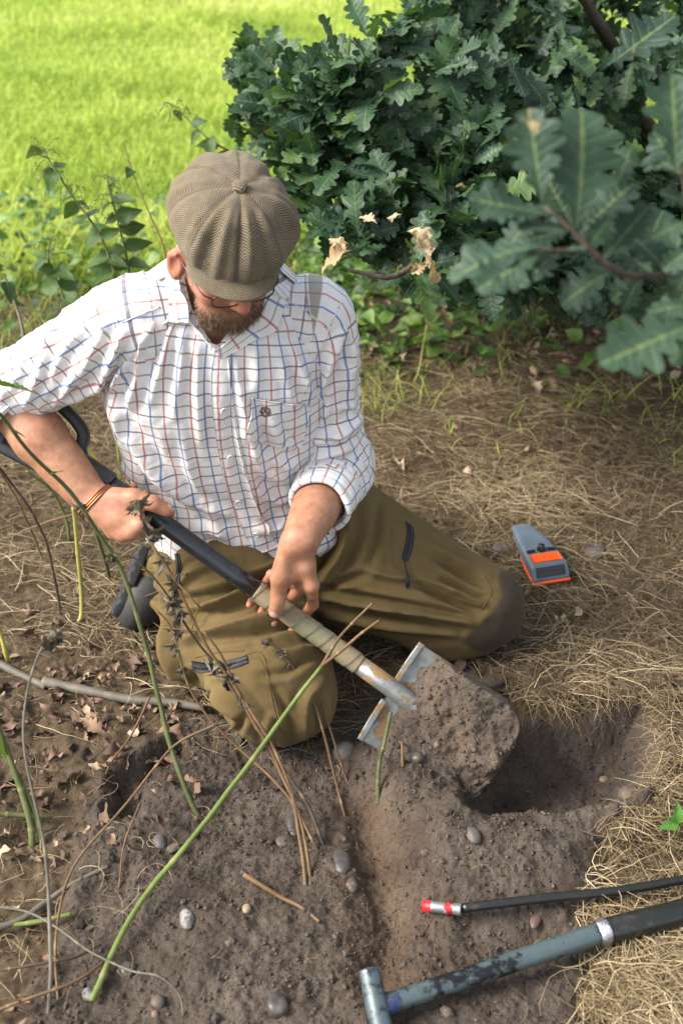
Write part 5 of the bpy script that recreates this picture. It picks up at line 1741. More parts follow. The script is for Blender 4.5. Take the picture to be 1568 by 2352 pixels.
c = k.mix(.4, c, k.ramp(k.noise(500, 3, .7, pos), [(.3, (.6, .6, .6)), (.7, (1.3, 1.3, 1.3))]), 'MULTIPLY')
k.p(Base_Color=c, Roughness=.92, Specular_IOR_Level=.15)
k.bump(k.math('ADD', k.noise(120, 4, .6, pos, 1.0), k.noise(700, 2)), .35, .002)
tape = MB().add(V.reshape(-1, 3), [grid_faces(tn, 40, True)], hel=hel.ravel()).build('tape', k.m, spade)
mb = MB()
for i in range(16):
    t = rng.uniform(0, 6.28)
    p0 = pB + SPD * rng.uniform(-.003, .003) + .0188 * (math.cos(t) * o_ + math.sin(t) * u_)
    dr = nrm(math.cos(t) * o_ + math.sin(t) * u_ + .8 * rng.normal(size=3) - UPV * .5)
    tube(mb, [p0, p0 + dr * .006 - SPD * .002, p0 + dr * rng.uniform(.008, .02) - UPV * .006], .0004, 8, 5)
mb.build('frayed_threads', simple('dark_thread', (.03, .025, .02), .9, .3, 100, 0), tape)
sock = MB()
pE = SH1 + SPD * .055
lathe(sock, pC - SPD * .01, SPD, [(0, 0), (0, .0172), (np.linalg.norm(pE - pC) * .55, .0180), (np.linalg.norm(pE - pC) + .01, .0190), (np.linalg.norm(pE - pC) + .035, .0150), (np.linalg.norm(pE - pC) + .07, .006), (np.linalg.norm(pE - pC) + .075, 0)], 28)
socket = sock.build('socket', STEEL, spade)
# blade frame: x along the blade, y across it, z out of the dished face
B0_, = [SH1]
bl_r = PT(967, 1480, 2.275); bl_l = PT(828, 1697, 2.262)
by = nrm(bl_r - bl_l)
bx = nrm(SPD - by * (SPD @ by))
bz = np.cross(bx, by)
if bz @ TOW < 0: bz = -bz
bmid = lerp(bl_l, bl_r, .5)
HW = np.linalg.norm(bl_r - bl_l) / 2
BLEN = .240
nu_, nv_ = 60, 70
uu = np.linspace(-1, 1, nu_); xx = np.linspace(0, 1, nv_)
def halfw(x):
    return HW * np.where(x < .70, 1 + .02 * x, 1.014 * np.clip(1 - ((x - .70) / .30) ** 3.2, 0, 1) ** .42)
def blade_pt(x, u):
    w = halfw(x)
    y = u * np.maximum(w, .0006)
    z = .020 * np.clip(np.abs(y) / HW, 0, 1) ** 2.2 - .45 * np.clip(np.abs(y) - w * 1.0, 0, 1) - .012 * np.sin(np.pi * x) + .010 * x
    return bmid + (x * BLEN)[..., None] * bx + y[..., None] * by + z[..., None] * bz - bz * .012
X_, U2 = np.meshgrid(xx, uu, indexing='ij')
top = blade_pt(X_, U2)
tn_ = nrm(np.cross(np.gradient(top, axis=0), np.gradient(top, axis=1)))
if (tn_ * bz).sum(-1).mean() < 0: tn_ = -tn_
bot = top - bz * .0022
f = grid_faces(nv_, nu_)
m = nv_ * nu_
rim = np.r_[np.arange(nu_), nu_ * np.arange(1, nv_) + nu_ - 1, (nv_ - 1) * nu_ + np.arange(nu_ - 2, -1, -1), nu_ * np.arange(nv_ - 2, 0, -1)]
r2 = np.roll(rim, -1)
blade = MB().add(np.vstack([top.reshape(-1, 3), bot.reshape(-1, 3)]), [f, f[:, ::-1] + m, np.stack([rim, r2, r2 + m, rim + m], 1)]).build('blade', STEEL, spade)
# rolled treads along the shoulder
for s in (-1, 1):
    tr_ = MB()
    p0, p1 = bmid + by * s * .020 - bz * .006, bmid + by * s * (HW + .002) + bz * .006
    q = [p0 - bx * .001, lerp(p0, p1, .5) - bx * .002, p1 - bx * .001]
    ribbon_bar(tr_, q, .005, .012, bx)
    tr_.build('tread', STEEL, blade)

# ---- soil heaped on the blade
hx = np.linspace(.015, 1.03, 130); hu = np.linspace(-1.45, 1.0, 120)
HX, HU = np.meshgrid(hx, hu, indexing='ij')
bp_ = blade_pt(np.clip(HX, 0, .985), HU)
ex = np.clip(HX - .985, 0, 1)[..., None] * BLEN * bx
Pn = np.stack([HX * 3, HU * 1.6, 0 * HX], -1)
start = .105 + .045 * fbm(Pn * [0, 1, 0], 3, 3, 71) + .10 * (HU < -.35) * 0 - .06 * sstep(.25, .0, np.abs(HU))
edge_ = sstep(0, .16, HX - start) * np.where(HU > 0, sstep(1.03, .90, HU), sstep(1.45 + .12 * fbm(Pn * [1, 0, 0], 3, 2, 75), 1.05, -HU) * sstep(.42, .6, HX + np.clip(1.0 + HU, -1, 0) * .0 + .35 * (HU > -1.0))) * sstep(1.05, .95, HX)
hgt = edge_ ** .75 * (.030 + .016 * np.sin(np.pi * np.clip((HX - .1) / .95, 0, 1)) + .010 * fbm(Pn, 1.6, 3, 72))
q = bp_ + ex
det = (.0026 * fbm(q, 26, 4, 73, .6) + .0018 * np.abs(fbm(q, 110, 3, 74))) * sstep(0, .02, edge_)
hs_ = hgt + det - .004 * (1 - edge_)
Vh = q + bz * hs_[..., None]
f = grid_faces(130, 120)
keepv = (edge_ > .002).ravel()
f = f[keepv[f].any(1)]
Vh = Vh.reshape(-1, 3)
k = NT('spade_soil')
pos = k.obj()
n1 = k.noise(14, 6, .62, pos); n2 = k.noise(170, 5, .72, pos)
c = k.ramp(n1, [(.28, (.062, .047, .037)), (.52, (.098, .077, .061)), (.75, (.145, .118, .096))])
c = k.mix(k.rng(k.noise(9, 3, .5, pos), .5, .66, 0, .5), c, (.13, .09, .06))
c = k.mix(.6, c, k.ramp(n2, [(.3, (.42, .40, .38)), (.5, (.9, .9, .9)), (.72, (1.55, 1.5, 1.45))]), 'MULTIPLY')
k.p(Base_Color=c, Roughness=.95, Specular_IOR_Level=.15)
k.bump(k.math('ADD', n2, k.math('MULTIPLY', k.noise(450, 3, .6, pos), .6)), .6, .004)
soilheap = MB().add(Vh, [f]).build('soil_heap', k.m)
tag(soilheap, 'heap of brown sandy soil resting on the spade blade', 'soil')
mb = MB()
n = 800
ix = rng.integers(8, 128, n); iu = rng.integers(3, 117, n)
ok = edge_[ix, iu] > .12
Pp = (q + bz * hs_[..., None])[ix, iu][ok]
scatter_lumps(mb, Pp, np.clip(.0014 * np.exp(rng.normal(0, .55, len(Pp))), .0008, .006), ICO1)
mb.build('soil_grains', SOILCRUMB, soilheap)['kind'] = 'stuff'
for (px, py, r) in ((1172, 2690, .007),):
    pass

# ------------------------------------------------------------------ control box on the straw
gb = G(1228, 1272, .012)
cbx = empty('control_box', gb, 'grey and orange hand-held control box lying on the straw', 'control box')
fx = nrm(G(1240, 1310)[:2] - G(1188, 1225)[:2])                    # towards its wide front
e0 = np.array([fx[0], fx[1], 0.0]); e1 = np.array([-fx[1], fx[0], 0.0]); e2 = np.array([0, 0, 1.0])
if e1 @ RGT < 0: e1 = -e1
gz0 = ground_h(np.array([gb[0]]), np.array([gb[1]]), False)[0] + .010
Cb = np.array([gb[0], gb[1], gz0])
# length / half width / height
LBX = np.linalg.norm(G(1262, 1335)[:2] - G(1186, 1218)[:2])
def boxpt(x, y, z): return Cb + x * e0 + y * e1 + z * .78 * e2
def rr_ring(x, hw, z0, z1, r, m=48):
    a = np.linspace(0, 2 * np.pi, m, endpoint=False)
    c_, s_ = np.cos(a), np.sin(a)
    p = 5.0
    k_ = (np.abs(c_) ** p + np.abs(s_) ** p) ** (-1 / p)
    return np.stack([np.full(m, x), k_ * c_ * hw, (z0 + z1) / 2 + k_ * s_ * (z1 - z0) / 2], -1)
def loft_box(secs, n=60):
    secs = catmull(np.array(secs), n)
    V = np.array([[boxpt(*p) for p in rr_ring(x, hw, z0, z1, 0)] for x, hw, z0, z1 in secs]).reshape(-1, 3)
    return V, [grid_faces(n, 48, True), np.arange(48)[None, ::-1], ((n - 1) * 48 + np.arange(48))[None]]
h2 = LBX / 2
gy = simple('blue_grey_plastic', (.095, .125, .155), .45, .10, 30, .12, .0006)
og = simple('orange_plastic', (.85, .095, .012), .42, .06, 30, .05, .0005)
dk = simple('black_plastic', (.012, .013, .014), .4, .3, 90, .1, .0005)
bodyV = loft_box([(-h2, .016, .012, .020), (-h2 + .003, .021, .007, .026), (-h2 + .03, .027, .005, .034), (-h2 * .2, .035, .005, .044), (h2 * .45, .041, .005, .050), (h2 - .024, .043, .005, .049), (h2 - .018, .043, .005, .046), (h2 - .004, .043, .005, .020), (h2, .041, .007, .014)])
bo = MB().add(*bodyV).build('body', gy, cbx)
baseV = loft_box([(-h2 * .1, .030, 0, .004), (0, .0355, -.001, .0055), (h2 * .4, .041, -.001, .007), (h2 - .01, .0440, -.001, .008), (h2 + .003, .044, 0, .008), (h2 + .005, .038, .003, .007)])
MB().add(*baseV).build('base', og, cbx)
CBV = bvh_of(bodyV[0], bodyV[1][0])
def topz(x, y):
    h = CBV.ray_cast(Vector(boxpt(x, y, .2)), Vector((0, 0, -1)))
    return (h[0][2] - Cb[2]) / .78 if h[0] else .04
def plate(x0, x1, y0, y1, th_, name, mat_, parent, n=10, slant=0.0):
    V = []
    for i in range(n):
        for j in range(n):
            x = lerp(x0, x1, i / (n - 1)); y = lerp(y0, y1, j / (n - 1))
            V.append(boxpt(x, y, topz(float(x), float(y)) + th_))
    V = np.array(V); W = V - e2 * (th_ + .002)
    f = grid_faces(n, n); m_ = n * n
    rim = np.r_[np.arange(n), n * np.arange(1, n) + n - 1, (n - 1) * n + np.arange(n - 2, -1, -1), n * np.arange(n - 2, 0, -1)]
    r2 = np.roll(rim, -1)
    return MB().add(np.vstack([V, W]), [f, f[:, ::-1] + m_, np.stack([rim, r2, r2 + m_, rim + m_], 1)]).build(name, mat_, parent)
plate(h2 - .056, h2 - .027, -.034, .034, .0022, 'orange_panel', og, cbx)
plate(h2 - .076, h2 - .063, -.034, -.014, .0010, 'push_button', dk, cbx)
plate(h2 - .076, h2 - .063, .014, .034, .0010, 'push_button', dk, cbx)
mb = MB(); zt = topz(float(h2 - .071), 0.0)
lathe(mb, boxpt(h2 - .071, 0, zt - .001), e2, [(0, .0100), (.003, .0105), (.010, .0082), (.014, .0072), (.0155, .005), (.016, 0)], 24)
mb.build('knob', dk, cbx)
# grille in the front face
mb = MB()
gr = []
n = 20
for i in range(8):
    for j in range(n):
        y = lerp(-.034, .034, j / (n - 1)); z = lerp(.019, .043, i / 7)
        h = CBV.ray_cast(Vector(boxpt(.3, y, z)), Vector(-e0))
        gr.append((np.array(h[0]) if h[0] else boxpt(h2, y, z)) + e0 * .0012)
mb.add(np.array(gr), [grid_faces(8, n)])
grille = mb.build('front_grille', dk, cbx)
mb = MB()
lm = simple('grille_mark', (.09, .09, .08), .4, .2, 90, 0)
gi = np.array(gr).reshape(8, n, 3)
for i in (2, 3, 5):
    for j in range(2, n - 2, 2):
        lathe(mb, gi[i, j], e0, [(0, 0), (0, .0009), (.0005, .0008), (.0006, 0)], 6)
mb.build('marking', lm, grille)['kind'] = 'stuff'

# ------------------------------------------------------------------ the two metal poles, lower right
def paint_metal(name, paint, under, t0, t1, scale=(9, 60), rough=.4, metal=.35):
    k = NT(name)
    tc_ = k.obj()
    mp = k.n('ShaderNodeMapping', {'Vector': tc_})
    nz = k.noise(scale[0], 6, .68, tc_, .5)
    n2 = k.noise(scale[1], 5, .7, tc_)
    f = k.rng(k.math('ADD', k.math('MULTIPLY', nz, .6), k.math('MULTIPLY', n2, .4)), t0, t1, 0, 1)
    c = k.mix(f, paint, under)
    c = k.mix(.35, c, k.ramp(k.noise(90, 4, .6, tc_), [(.3, (.7, .7, .7)), (.7, (1.25, 1.25, 1.25))]), 'MULTIPLY')
    k.p(Base_Color=c, Roughness=rough, Metallic=metal, Specular_IOR_Level=.6)
    k.bump(f, .2, .001)
    return k.m
gr_paint = paint_metal('chipped_blue_grey_paint', (.085, .115, .122), (.010, .011, .012), .50, .56)
bk_metal = paint_metal('dark_scuffed_steel', (.036, .038, .035), (.12, .10, .075), .54, .66, metal=.6, rough=.30)
wl_metal = simple('weld_metal', (.42, .42, .43), .35, .3, 60, .5, .004, .9)
blu = paint_metal('blue_paint_spots', (.010, .026, .13), (.07, .09, .10), .42, .52)
def gz_at(p): return ground_h(np.array([p[0]]), np.array([p[1]]), True)[0]
def GA(px, py, lift):
    """ground point under a pixel, lifted; iterate for the terrain height"""
    z = 0.0
    for _ in range(6):
        p = G(px, py, z + lift); z = ground_h(np.array([p[0]]), np.array([p[1]]), False)[0]
    return G(px, py, z + lift)
q0, q1, q2 = GA(890, 2306, .030), GA(1385, 2140, .042), GA(1700, 2062, .048)
pole = empty('digging_pole', q0, 'thick grey painted steel pole with a welded T end lying on the soil', 'pole')
d1 = nrm(q1 - q0)
q0 = q0 + 0
mb = MB(); tube(mb, [q0 - d1 * .008, q1 + d1 * .004], [.0150, .0168], 30, 28); mb.build('tube', gr_paint, pole)
d2 = nrm(q2 - q1)
mb = MB(); lathe(mb, q1 - d2 * .002, d2, [(0, .0165), (.004, .0195), (.010, .0205), (.45, .0210), (.452, 0)], 28); mb.build('sleeve', bk_metal, pole)
mb = MB(); lathe(mb, q1 - d2 * .010, d2, [(0, .0168), (.002, .0186), (.006, .0196), (.011, .0206), (.014, .0208), (.016, .0203)], 28)
V = mb.v[0]; mb.v[0] = V + nrm(V - q1) * (np.abs(fbm(V, 90, 2, 7)) * .003)[:, None]
mb.build('weld', wl_metal, pole)
t0_, t1_ = GA(846, 2228, .040), GA(872, 2345, .028)
t0_[2] = q0[2] + .030; t0_ = G(846, 2228, t0_[2])
td = nrm(t1_ - t0_)
mb = MB(); lathe(mb, t0_, td, [(.001, .0), (.001, .0135), (0, .0150), (.0, .0160), (.002, .0164), (.16, .0168), (.162, .0155), (.162, 0)], 28)
head_ = mb.build('cross_tube', gr_paint, pole)
mb = MB(); lathe(mb, t0_ - td * .0006, td, [(0, .0128), (0, .0156), (.0016, .0162)], 28)
mb.build('tube_rim', wl_metal, head_)
mb = MB(); lathe(mb, q0 - d1 * .014, d1, [(0, .016), (.006, .0172), (.014, .0168), (.022, .0158), (.030, .0154)], 28)
V = mb.v[0]; mb.v[0] = V + nrm(V - q0) * (np.abs(fbm(V, 80, 2, 9)) * .0025)[:, None]
mb.build('painted_joint', blu, pole)
r0, r1, r2_, r3 = GA(1060, 2086, .030), GA(1260, 2062, .030), GA(1420, 2046, .032), GA(1680, 2000, .040)
probe = empty('probe_rod', r0, 'thin dark steel rod with a small red-tipped cross tube on the soil', 'rod')
mb = MB(); tube(mb, [r0, r1, r2_, r3], .0078, 50, 18); mb.build('rod', bk_metal, probe)
s0, s1 = GA(970, 2080, .018), GA(1058, 2089, .032)
redp = paint_metal('chipped_red_paint', (.42, .012, .016), (.30, .31, .31), .50, .53, (34, 140), .45, .4)
alu = simple('scuffed_alloy', (.30, .30, .30), .4, .25, 60, .2, .001, .7)
sd_ = nrm(s1 - s0); sl = np.linalg.norm(s1 - s0)
mb = MB(); lathe(mb, s0, sd_, [(0, 0), (0, .0088), (sl * .22, .0092)], 22); mb.build('red_tip', simple('red_paint', (.50, .012, .018), .45, .15, 90, .1, .0005), probe)
mb = MB(); lathe(mb, s0 + sd_ * sl * .22, sd_, [(0, .0090), (sl * .35, .0090)], 22); mb.build('alloy_tube', alu, probe)
mb = MB(); lathe(mb, s0 + sd_ * sl * .57, sd_, [(0, .0093), (sl * .22, .0093)], 22); mb.build('painted_tube', redp, probe)
mb = MB(); lathe(mb, s0 + sd_ * sl * .79, sd_, [(0, .0090), (sl * .19, .0098), (sl * .22, .0098), (sl * .225, .0085), (sl * .222, .0062), (sl * .05, .0055), (sl * .05, 0)], 22); mb.build('end_ring', alu, probe)
mb = MB(); lathe(mb, s0 + sd_ * sl * .90, sd_, [(0, .0058), (.001, .0055), (.001, 0)], 16); mb.build('bore', dk, probe)
# ------------------------------------------------------------------ the oak behind and beside him
BARK = NT('oak_bark')
pos = BARK.obj()
w_ = BARK.noise(40, 6, .65, pos, .6)
BARK.p(Base_Color=BARK.ramp(w_, [(.3, (.045, .034, .026)), (.55, (.105, .082, .062)), (.8, (.19, .16, .13))]), Roughness=.9, Specular_IOR_Level=.2)
BARK.bump(w_, .6, .006)
BARK = BARK.m
OAKL = leaf_mat('oak_leaf', [(0, (.014, .036, .020)), (.4, (.030, .068, .034)), (.75, (.055, .108, .044)), (1, (.10, .165, .05))], .50, .20, (.14, .19, .06), .6, .38, (.10, .07, .03))
tr_base = np.array([1.42, 4.05, 0.0])
oak = empty('oak_tree', tr_base, 'dark green oak tree reaching over from the right with low leafy branches', 'tree')
mb = MB()
tp = np.array([[1.42, 4.05, -.1], [1.40, 4.03, .25], [1.36, 3.98, .9], [1.40, 3.95, 1.8], [1.48, 3.9, 3.2]])
tube(mb, tp, [.26, .19, .165, .15, .12], 40, 28)
V = mb.v[0]; mb.v[0] = V + (nrm((V - np.array([1.4, 4.0, 0])) * [1, 1, 0]) * (fbm(V * [1, 1, .3], 18, 3, 601) * .016)[:, None])
mb.build('trunk', BARK, oak)
def limb(px, r0, r1, n=30):
    P = np.array([p if len(p) == 4 else p for p in px], float)
    Q = np.array([PT(*q) for q in P])
    return Q, np.linspace(r0, r1, len(Q)), n
LIMBS = [([(1500, 330, 3.85), (1330, 230, 3.5), (1180, 150, 3.2), (1060, 103, 3.0), (985, 97, 2.92), (915, 148, 2.9), (845, 240, 2.9), (780, 330, 2.9)], .030, .006),
         ([(985, 97, 2.92), (880, 130, 2.95), (760, 200, 3.0), (680, 270, 3.0), (600, 300, 3.0), (545, 240, 3.0)], .014, .003),
         ([(845, 160, 2.93), (740, 150, 3.05), (650, 130, 3.1), (600, 90, 3.12)], .009, .003),
         ([(1330, 230, 3.5), (1180, 60, 3.3), (1000, 20, 3.2), (900, -10, 3.2)], .018, .005),
         ([(1500, 350, 3.85), (1300, 380, 3.4), (1100, 400, 3.1), (930, 420, 2.9), (800, 470, 2.8), (720, 540, 2.75)], .026, .005),
         ([(1100, 400, 3.1), (1000, 500, 2.85), (965, 590, 2.62), (900, 630, 2.56), (806, 622, 2.54)], .012, .004),
         ([(1500, 420, 3.85), (1350, 520, 3.5), (1250, 620, 3.3), (1150, 690, 3.2), (1050, 690, 3.1)], .018, .004),
         ([(930, 420, 2.9), (850, 390, 2.85), (740, 400, 2.85), (660, 400, 2.85)], .008, .003),
         ([(1500, 330, 3.85), (1420, 150, 3.4), (1350, 20, 3.0), (1250, -80, 2.7)], .028, .008),
         ([(1500, 420, 3.85), (1480, 560, 3.6), (1430, 680, 3.4), (1380, 720, 3.3)], .014, .004)]
lpts = []
for px, r0, r1 in LIMBS:
    Q, R, n = limb(px, r0, r1)
    mb = MB()
    qq = catmull(np.c_[Q, R], 44)
    qq[:, :3] += .010 * np.stack([vnoise(qq[:, :3], 9, s) for s in (1, 2, 3)], 1)
    tube(mb, qq[:, :3], qq[:, 3], None, 10)
    mb.build('branch', BARK, oak)
    lpts.append(qq[:, :3])
lpts = np.vstack(lpts)
CROWN = np.array([(895, -40), (905, 50), (850, 62), (800, 95), (745, 95), (722, 140), (660, 80), (566, 60), (560, 140), (514, 220), (545, 320), (620, 372), (690, 470), (708, 540), (770, 550), (830, 580),
                  (900, 600), (960, 650), (1060, 660), (1180, 695), (1290, 700), (1420, 680), (1640, 690), (1640, -40)])
kdl = kd_of(lpts)
def foliage(centres, per, L0, L1, spread, rnd):
    n = len(centres)
    idx = np.repeat(np.arange(n), per)
    m = len(idx)
    tw = []
    near = np.array([lpts[kdl.find(Vector(c))[1]] for c in centres])
    axis = nrm(centres - near + np.array([0, -.02, .03]))
    az = rnd.uniform(0, 6.283, m)
    a = axis[idx]
    u = nrm(np.cross(a, rnd.normal(size=(m, 3)))); 
    el = rnd.uniform(.15, 1.25, m)
    X = nrm(np.cos(el)[:, None] * a + np.sin(el)[:, None] * u - np.array([0, 0, .22]))
    N = nrm(np.array([-.12, -.25, 1.0]) + .55 * rnd.normal(size=(m, 3)) + .35 * a)
    P = centres[idx] + a * rnd.uniform(-.03, .015, m)[:, None] * spread
    return P, X, N, rnd.uniform(L0, L1, m), near
r_ = np.random.default_rng(21)
n = 1450
px, py = r_.uniform(500, 1650, 6 * n), r_.uniform(-45, 735, 6 * n)
sd0 = poly_sd(px, py, CROWN)
ok = (sd0 < -8 - 16 * r_.random(len(px)))
px, py, sd0 = px[ok][:n], py[ok][:n], sd0[ok][:n]
tfront = 2.62 + .42 * sstep(760, 540, px) + .25 * sstep(150, 0, py) - .05 * sstep(400, 650, py) + .35 * sstep(1100, 1500, px)
depth = r_.random(len(px)) ** 1.4 * np.where(px < 800, .45, 1.1) * sstep(-10, 120, -sd0)
cts = np.array([PT(a, b, c) for a, b, c in zip(px, py, tfront + depth)])
keepc = np.ones(len(cts), bool)
hole = (np.hypot(px - 1478, py - 262) < 70) | (np.hypot(px - 815, py - 300) < 44) | (np.hypot(px - 700, py - 120) < 76) | (np.hypot(px - 905, py - 190) < 34) | (np.hypot(px - 640, py - 330) < 30) | ((px < 780) & (r_.random(len(px)) < .30))
gapn = np.array([vnoise(np.array([a / 95., b / 95., 2.2]), 1.0, 4) for a, b in zip(px, py)])
hole = hole | ((gapn < -.32) & (r_.random(len(px)) < .85))
cts = cts[~hole]
cts = cts[cts[:, 2] > .08]
P, X, N, L, near = foliage(cts, 5, .048, .118, 1.0, r_)
mb = MB()
tint = np.clip(.40 + .20 * r_.normal(size=len(P)) + .5 * (r_.random(len(P)) < .08), 0, 1)
_save = rng; rng = r_
place_leaves(mb, OAK_T, P, X, N, L, tint)
mb.build('foliage', OAKL, oak)
# unseen upper crown of the oak, added above the frame to shade the verge
n = 1100
cu_ = np.stack([r_.uniform(.2, 3.8, n), r_.uniform(2.4, 6.0, n), r_.uniform(1.75, 3.9, n)], 1)
cu_ = cu_[(((cu_ - np.array([2.45, 4.3, 2.7])) / np.array([1.75, 1.75, 1.25])) ** 2).sum(1) < 1]
u_, v_, d_ = proj(cu_)
cu_ = cu_[(v_ < -130) | (d_ < 0)]
m = len(cu_) * 5
idx = np.repeat(np.arange(len(cu_)), 5)
Xr = nrm(r_.normal(size=(m, 3)) - np.array([0, 0, .3]))
mb = MB()
place_leaves(mb, OAK_T[:3], cu_[idx] + .04 * r_.normal(size=(m, 3)), Xr, nrm(np.array([0, 0, 1.0]) + .5 * r_.normal(size=(m, 3))), r_.uniform(.09, .14, m), np.clip(.45 + .2 * r_.normal(size=m), 0, 1))
mb.build('unseen_shade_foliage', OAKL, oak)
mb = MB()
for e_ in ([1.0, 3.2, 2.6], [2.4, 3.6, 2.9], [1.7, 2.6, 3.0], [1.2, 4.5, 3.2], [.5, 3.6, 2.3], [2.6, 2.7, 2.4]):
    tube(mb, [tp[3], lerp(tp[3], e_, .5) + np.array([0, 0, .15]), e_], [.06, .035, .012], 14, 9)
mb.build('upper_branches', BARK, oak)
# the branch hanging close to the camera
nb = MB()
NB = [(1640, 628, 1.50), (1540, 632, 1.40), (1430, 628, 1.33), (1350, 570, 1.30), (1310, 528, 1.29), (1250, 475, 1.28)]
tube(nb, [PT(*q) for q in NB], [.0052, .0046, .0040, .0034, .0028, .0020], 40, 10)
tube(nb, [PT(1350, 570, 1.30), PT(1290, 575, 1.27), PT(1240, 572, 1.26)], [.003, .0024, .0016], 14, 8)
tube(nb, [PT(1540, 632, 1.40), PT(1580, 560, 1.36), PT(1570, 420, 1.32), PT(1560, 390, 1.31)], [.0036, .003, .0024, .0018], 20, 8)
tube(nb, [PT(1560, 636, 1.42), PT(1590, 700, 1.30), PT(1602, 745, 1.22)], [.0036, .003, .002], 14, 8)
tube(nb, [PT(1640, 628, 1.50), PT(1800, 600, 1.8), PT(2000, 500, 2.5), tp[2]], [.0052, .010, .018, .040], 30, 9)
nbr = nb.build('branch', BARK, oak)
nbr['label'] = 'out-of-focus oak branch hanging close on the right with large leaves'
OAKN = leaf_mat('near_oak_leaf', [(0, (.014, .032, .022)), (.5, (.026, .055, .033)), (1, (.050, .090, .042))], .55, .16, (.15, .20, .065), .8, .3, (.30, .22, .11), .5, 60)
NEAR_T = [(V0 * np.array([1, 1.28 + .1 * math.sin(i * 2.1), 1.25]), F0, e0_, s0_) for i, (V0, F0, e0_, s0_) in enumerate(OAK_T)]
NEARL = [(1244, 462, 1216, 245, 1.27, .5), (1322, 525, 1362, 242, 1.29, .55), (1552, 398, 1545, 165, 1.31, .55), (1414, 432, 1452, 322, 1.33, .6), (1246, 566, 1042, 572, 1.26, .5), (1262, 490, 1070, 462, 1.28, .45),
         (1238, 588, 1098, 650, 1.25, .4), (1400, 622, 1284, 692, 1.32, .4), (1604, 740, 1378, 830, 1.22, .6), (1600, 505, 1500, 525, 1.34, .6), (1535, 640, 1490, 545, 1.38, .45), (1392, 150, 1548, 46, 1.62, .2),
         (1320, 530, 1200, 505, 1.30, .4), (1345, 575, 1400, 505, 1.31, .5), (1380, 600, 1490, 470, 1.36, .55), (1300, 575, 1345, 560, 1.26, .7), (1470, 632, 1440, 700, 1.36, .35), (1590, 640, 1540, 730, 1.36, .5),
         (1330, 540, 1450, 400, 1.34, .35), (1240, 480, 1150, 560, 1.31, .3), (1600, 560, 1520, 620, 1.30, .5), (1250, 572, 1180, 610, 1.28, .35), (1560, 400, 1480, 330, 1.36, .45)]
NEARL += [(1430, 628, 1340, 610, 1.40, .4), (1500, 632, 1420, 560, 1.44, .4), (1560, 560, 1470, 520, 1.42, .5), (1590, 470, 1515, 440, 1.42, .4), (1350, 570, 1290, 430, 1.40, .35), (1400, 600, 1420, 470, 1.42, .4),
         (1310, 528, 1190, 560, 1.38, .3), (1290, 575, 1190, 640, 1.36, .35), (1480, 632, 1400, 690, 1.42, .4), (1560, 640, 1470, 740, 1.44, .4), (1600, 700, 1500, 700, 1.32, .55), (1590, 600, 1540, 690, 1.36, .5),
         (1570, 420, 1500, 300, 1.38, .5), (1590, 330, 1560, 210, 1.40, .4), (1340, 560, 1300, 350, 1.42, .35), (1320, 530, 1250, 400, 1.40, .4), (1610, 760, 1540, 840, 1.26, .6), (1540, 632, 1600, 540, 1.34, .5), (1250, 475, 1120, 500, 1.36, .35), (1450, 632, 1530, 470, 1.46, .35)]
for i, (bx0, by0, tx, ty, t, tn__) in enumerate(NEARL):
    b_, e_ = PT(bx0, by0, t), PT(tx, ty, t + r_.uniform(-.03, .03))
    mb = MB()
    place_leaves(mb, [NEAR_T[i % 6]], b_[None], (e_ - b_)[None], nrm(TOW * .75 + np.array([-.1, 0, .5]) + .28 * r_.normal(size=3))[None], np.array([np.linalg.norm(e_ - b_) / 1.0]), np.array([tn__]))
    mb.build('leaf', OAKN, nbr)
# withered tan leaves on the lower twigs
TANL = leaf_mat('withered_oak_leaf', [(0, (.16, .095, .05)), (.5, (.36, .25, .14)), (1, (.52, .41, .28))], .65, .2, (.30, .20, .10), .5, .3)
CUR_T = [leaf_template('oak', f, c, w, 80 + i) for i, (f, c, w) in enumerate([(.9, 1.6, .2), (-.9, 1.4, .25), (1.2, .8, .3)])]
for i, (x0, y0, x1, y1, t, tn__) in enumerate([(808, 575, 742, 588, 2.50, .5), (800, 560, 768, 535, 2.49, .7), (795, 580, 775, 552, 2.48, .6), (866, 515, 836, 488, 2.50, .75), (922, 492, 896, 486, 2.52, .8),
                                               (985, 600, 958, 528, 2.50, .8), (980, 575, 1000, 545, 2.49, .5), (975, 585, 1016, 622, 2.48, .55), (985, 600, 950, 622, 2.50, .6), (1045, 430, 1064, 420, 2.54, .5)]):
    b_, e_ = PT(x0, y0, t), PT(x1, y1, t)
    mb = MB()
    place_leaves(mb, [CUR_T[i % 3]], b_[None], (e_ - b_)[None], nrm(TOW + .5 * r_.normal(size=3))[None], np.array([np.linalg.norm(e_ - b_) * 1.15]), np.array([tn__]))
    o = mb.build('withered_leaf', TANL, oak)
    if i == 0: o['label'] = 'withered tan leaves'
rng = _save
# ------------------------------------------------------------------ nettles, stems, sticks, stones, fallen leaves
def stem_mat(name, cols, scale=14, rough=.6):
    k = NT(name)
    pos = k.obj()
    c = k.ramp(k.math('ADD', k.math('MULTIPLY', k.noise(scale, 4, .6, pos), .75), k.math('MULTIPLY', k.noise(160, 3, .6, pos), .25)), cols)
    c = k.mix(k.attr('node'), c, (.32, .25, .13))
    k.p(Base_Color=c, Roughness=rough, Specular_IOR_Level=.35)
    k.bump(k.noise(260, 3, .6, pos, 1.0), .35, .001)
    return k.m
GREENST = stem_mat('green_stem', [(.3, (.075, .105, .020)), (.55, (.125, .165, .036)), (.75, (.21, .235, .080))])
OLIVEST = stem_mat('olive_stem', [(.3, (.045, .055, .018)), (.55, (.095, .110, .034)), (.75, (.16, .155, .055))])
YELST = stem_mat('yellow_stem', [(.3, (.22, .20, .05)), (.55, (.36, .33, .085)), (.75, (.46, .42, .14))])
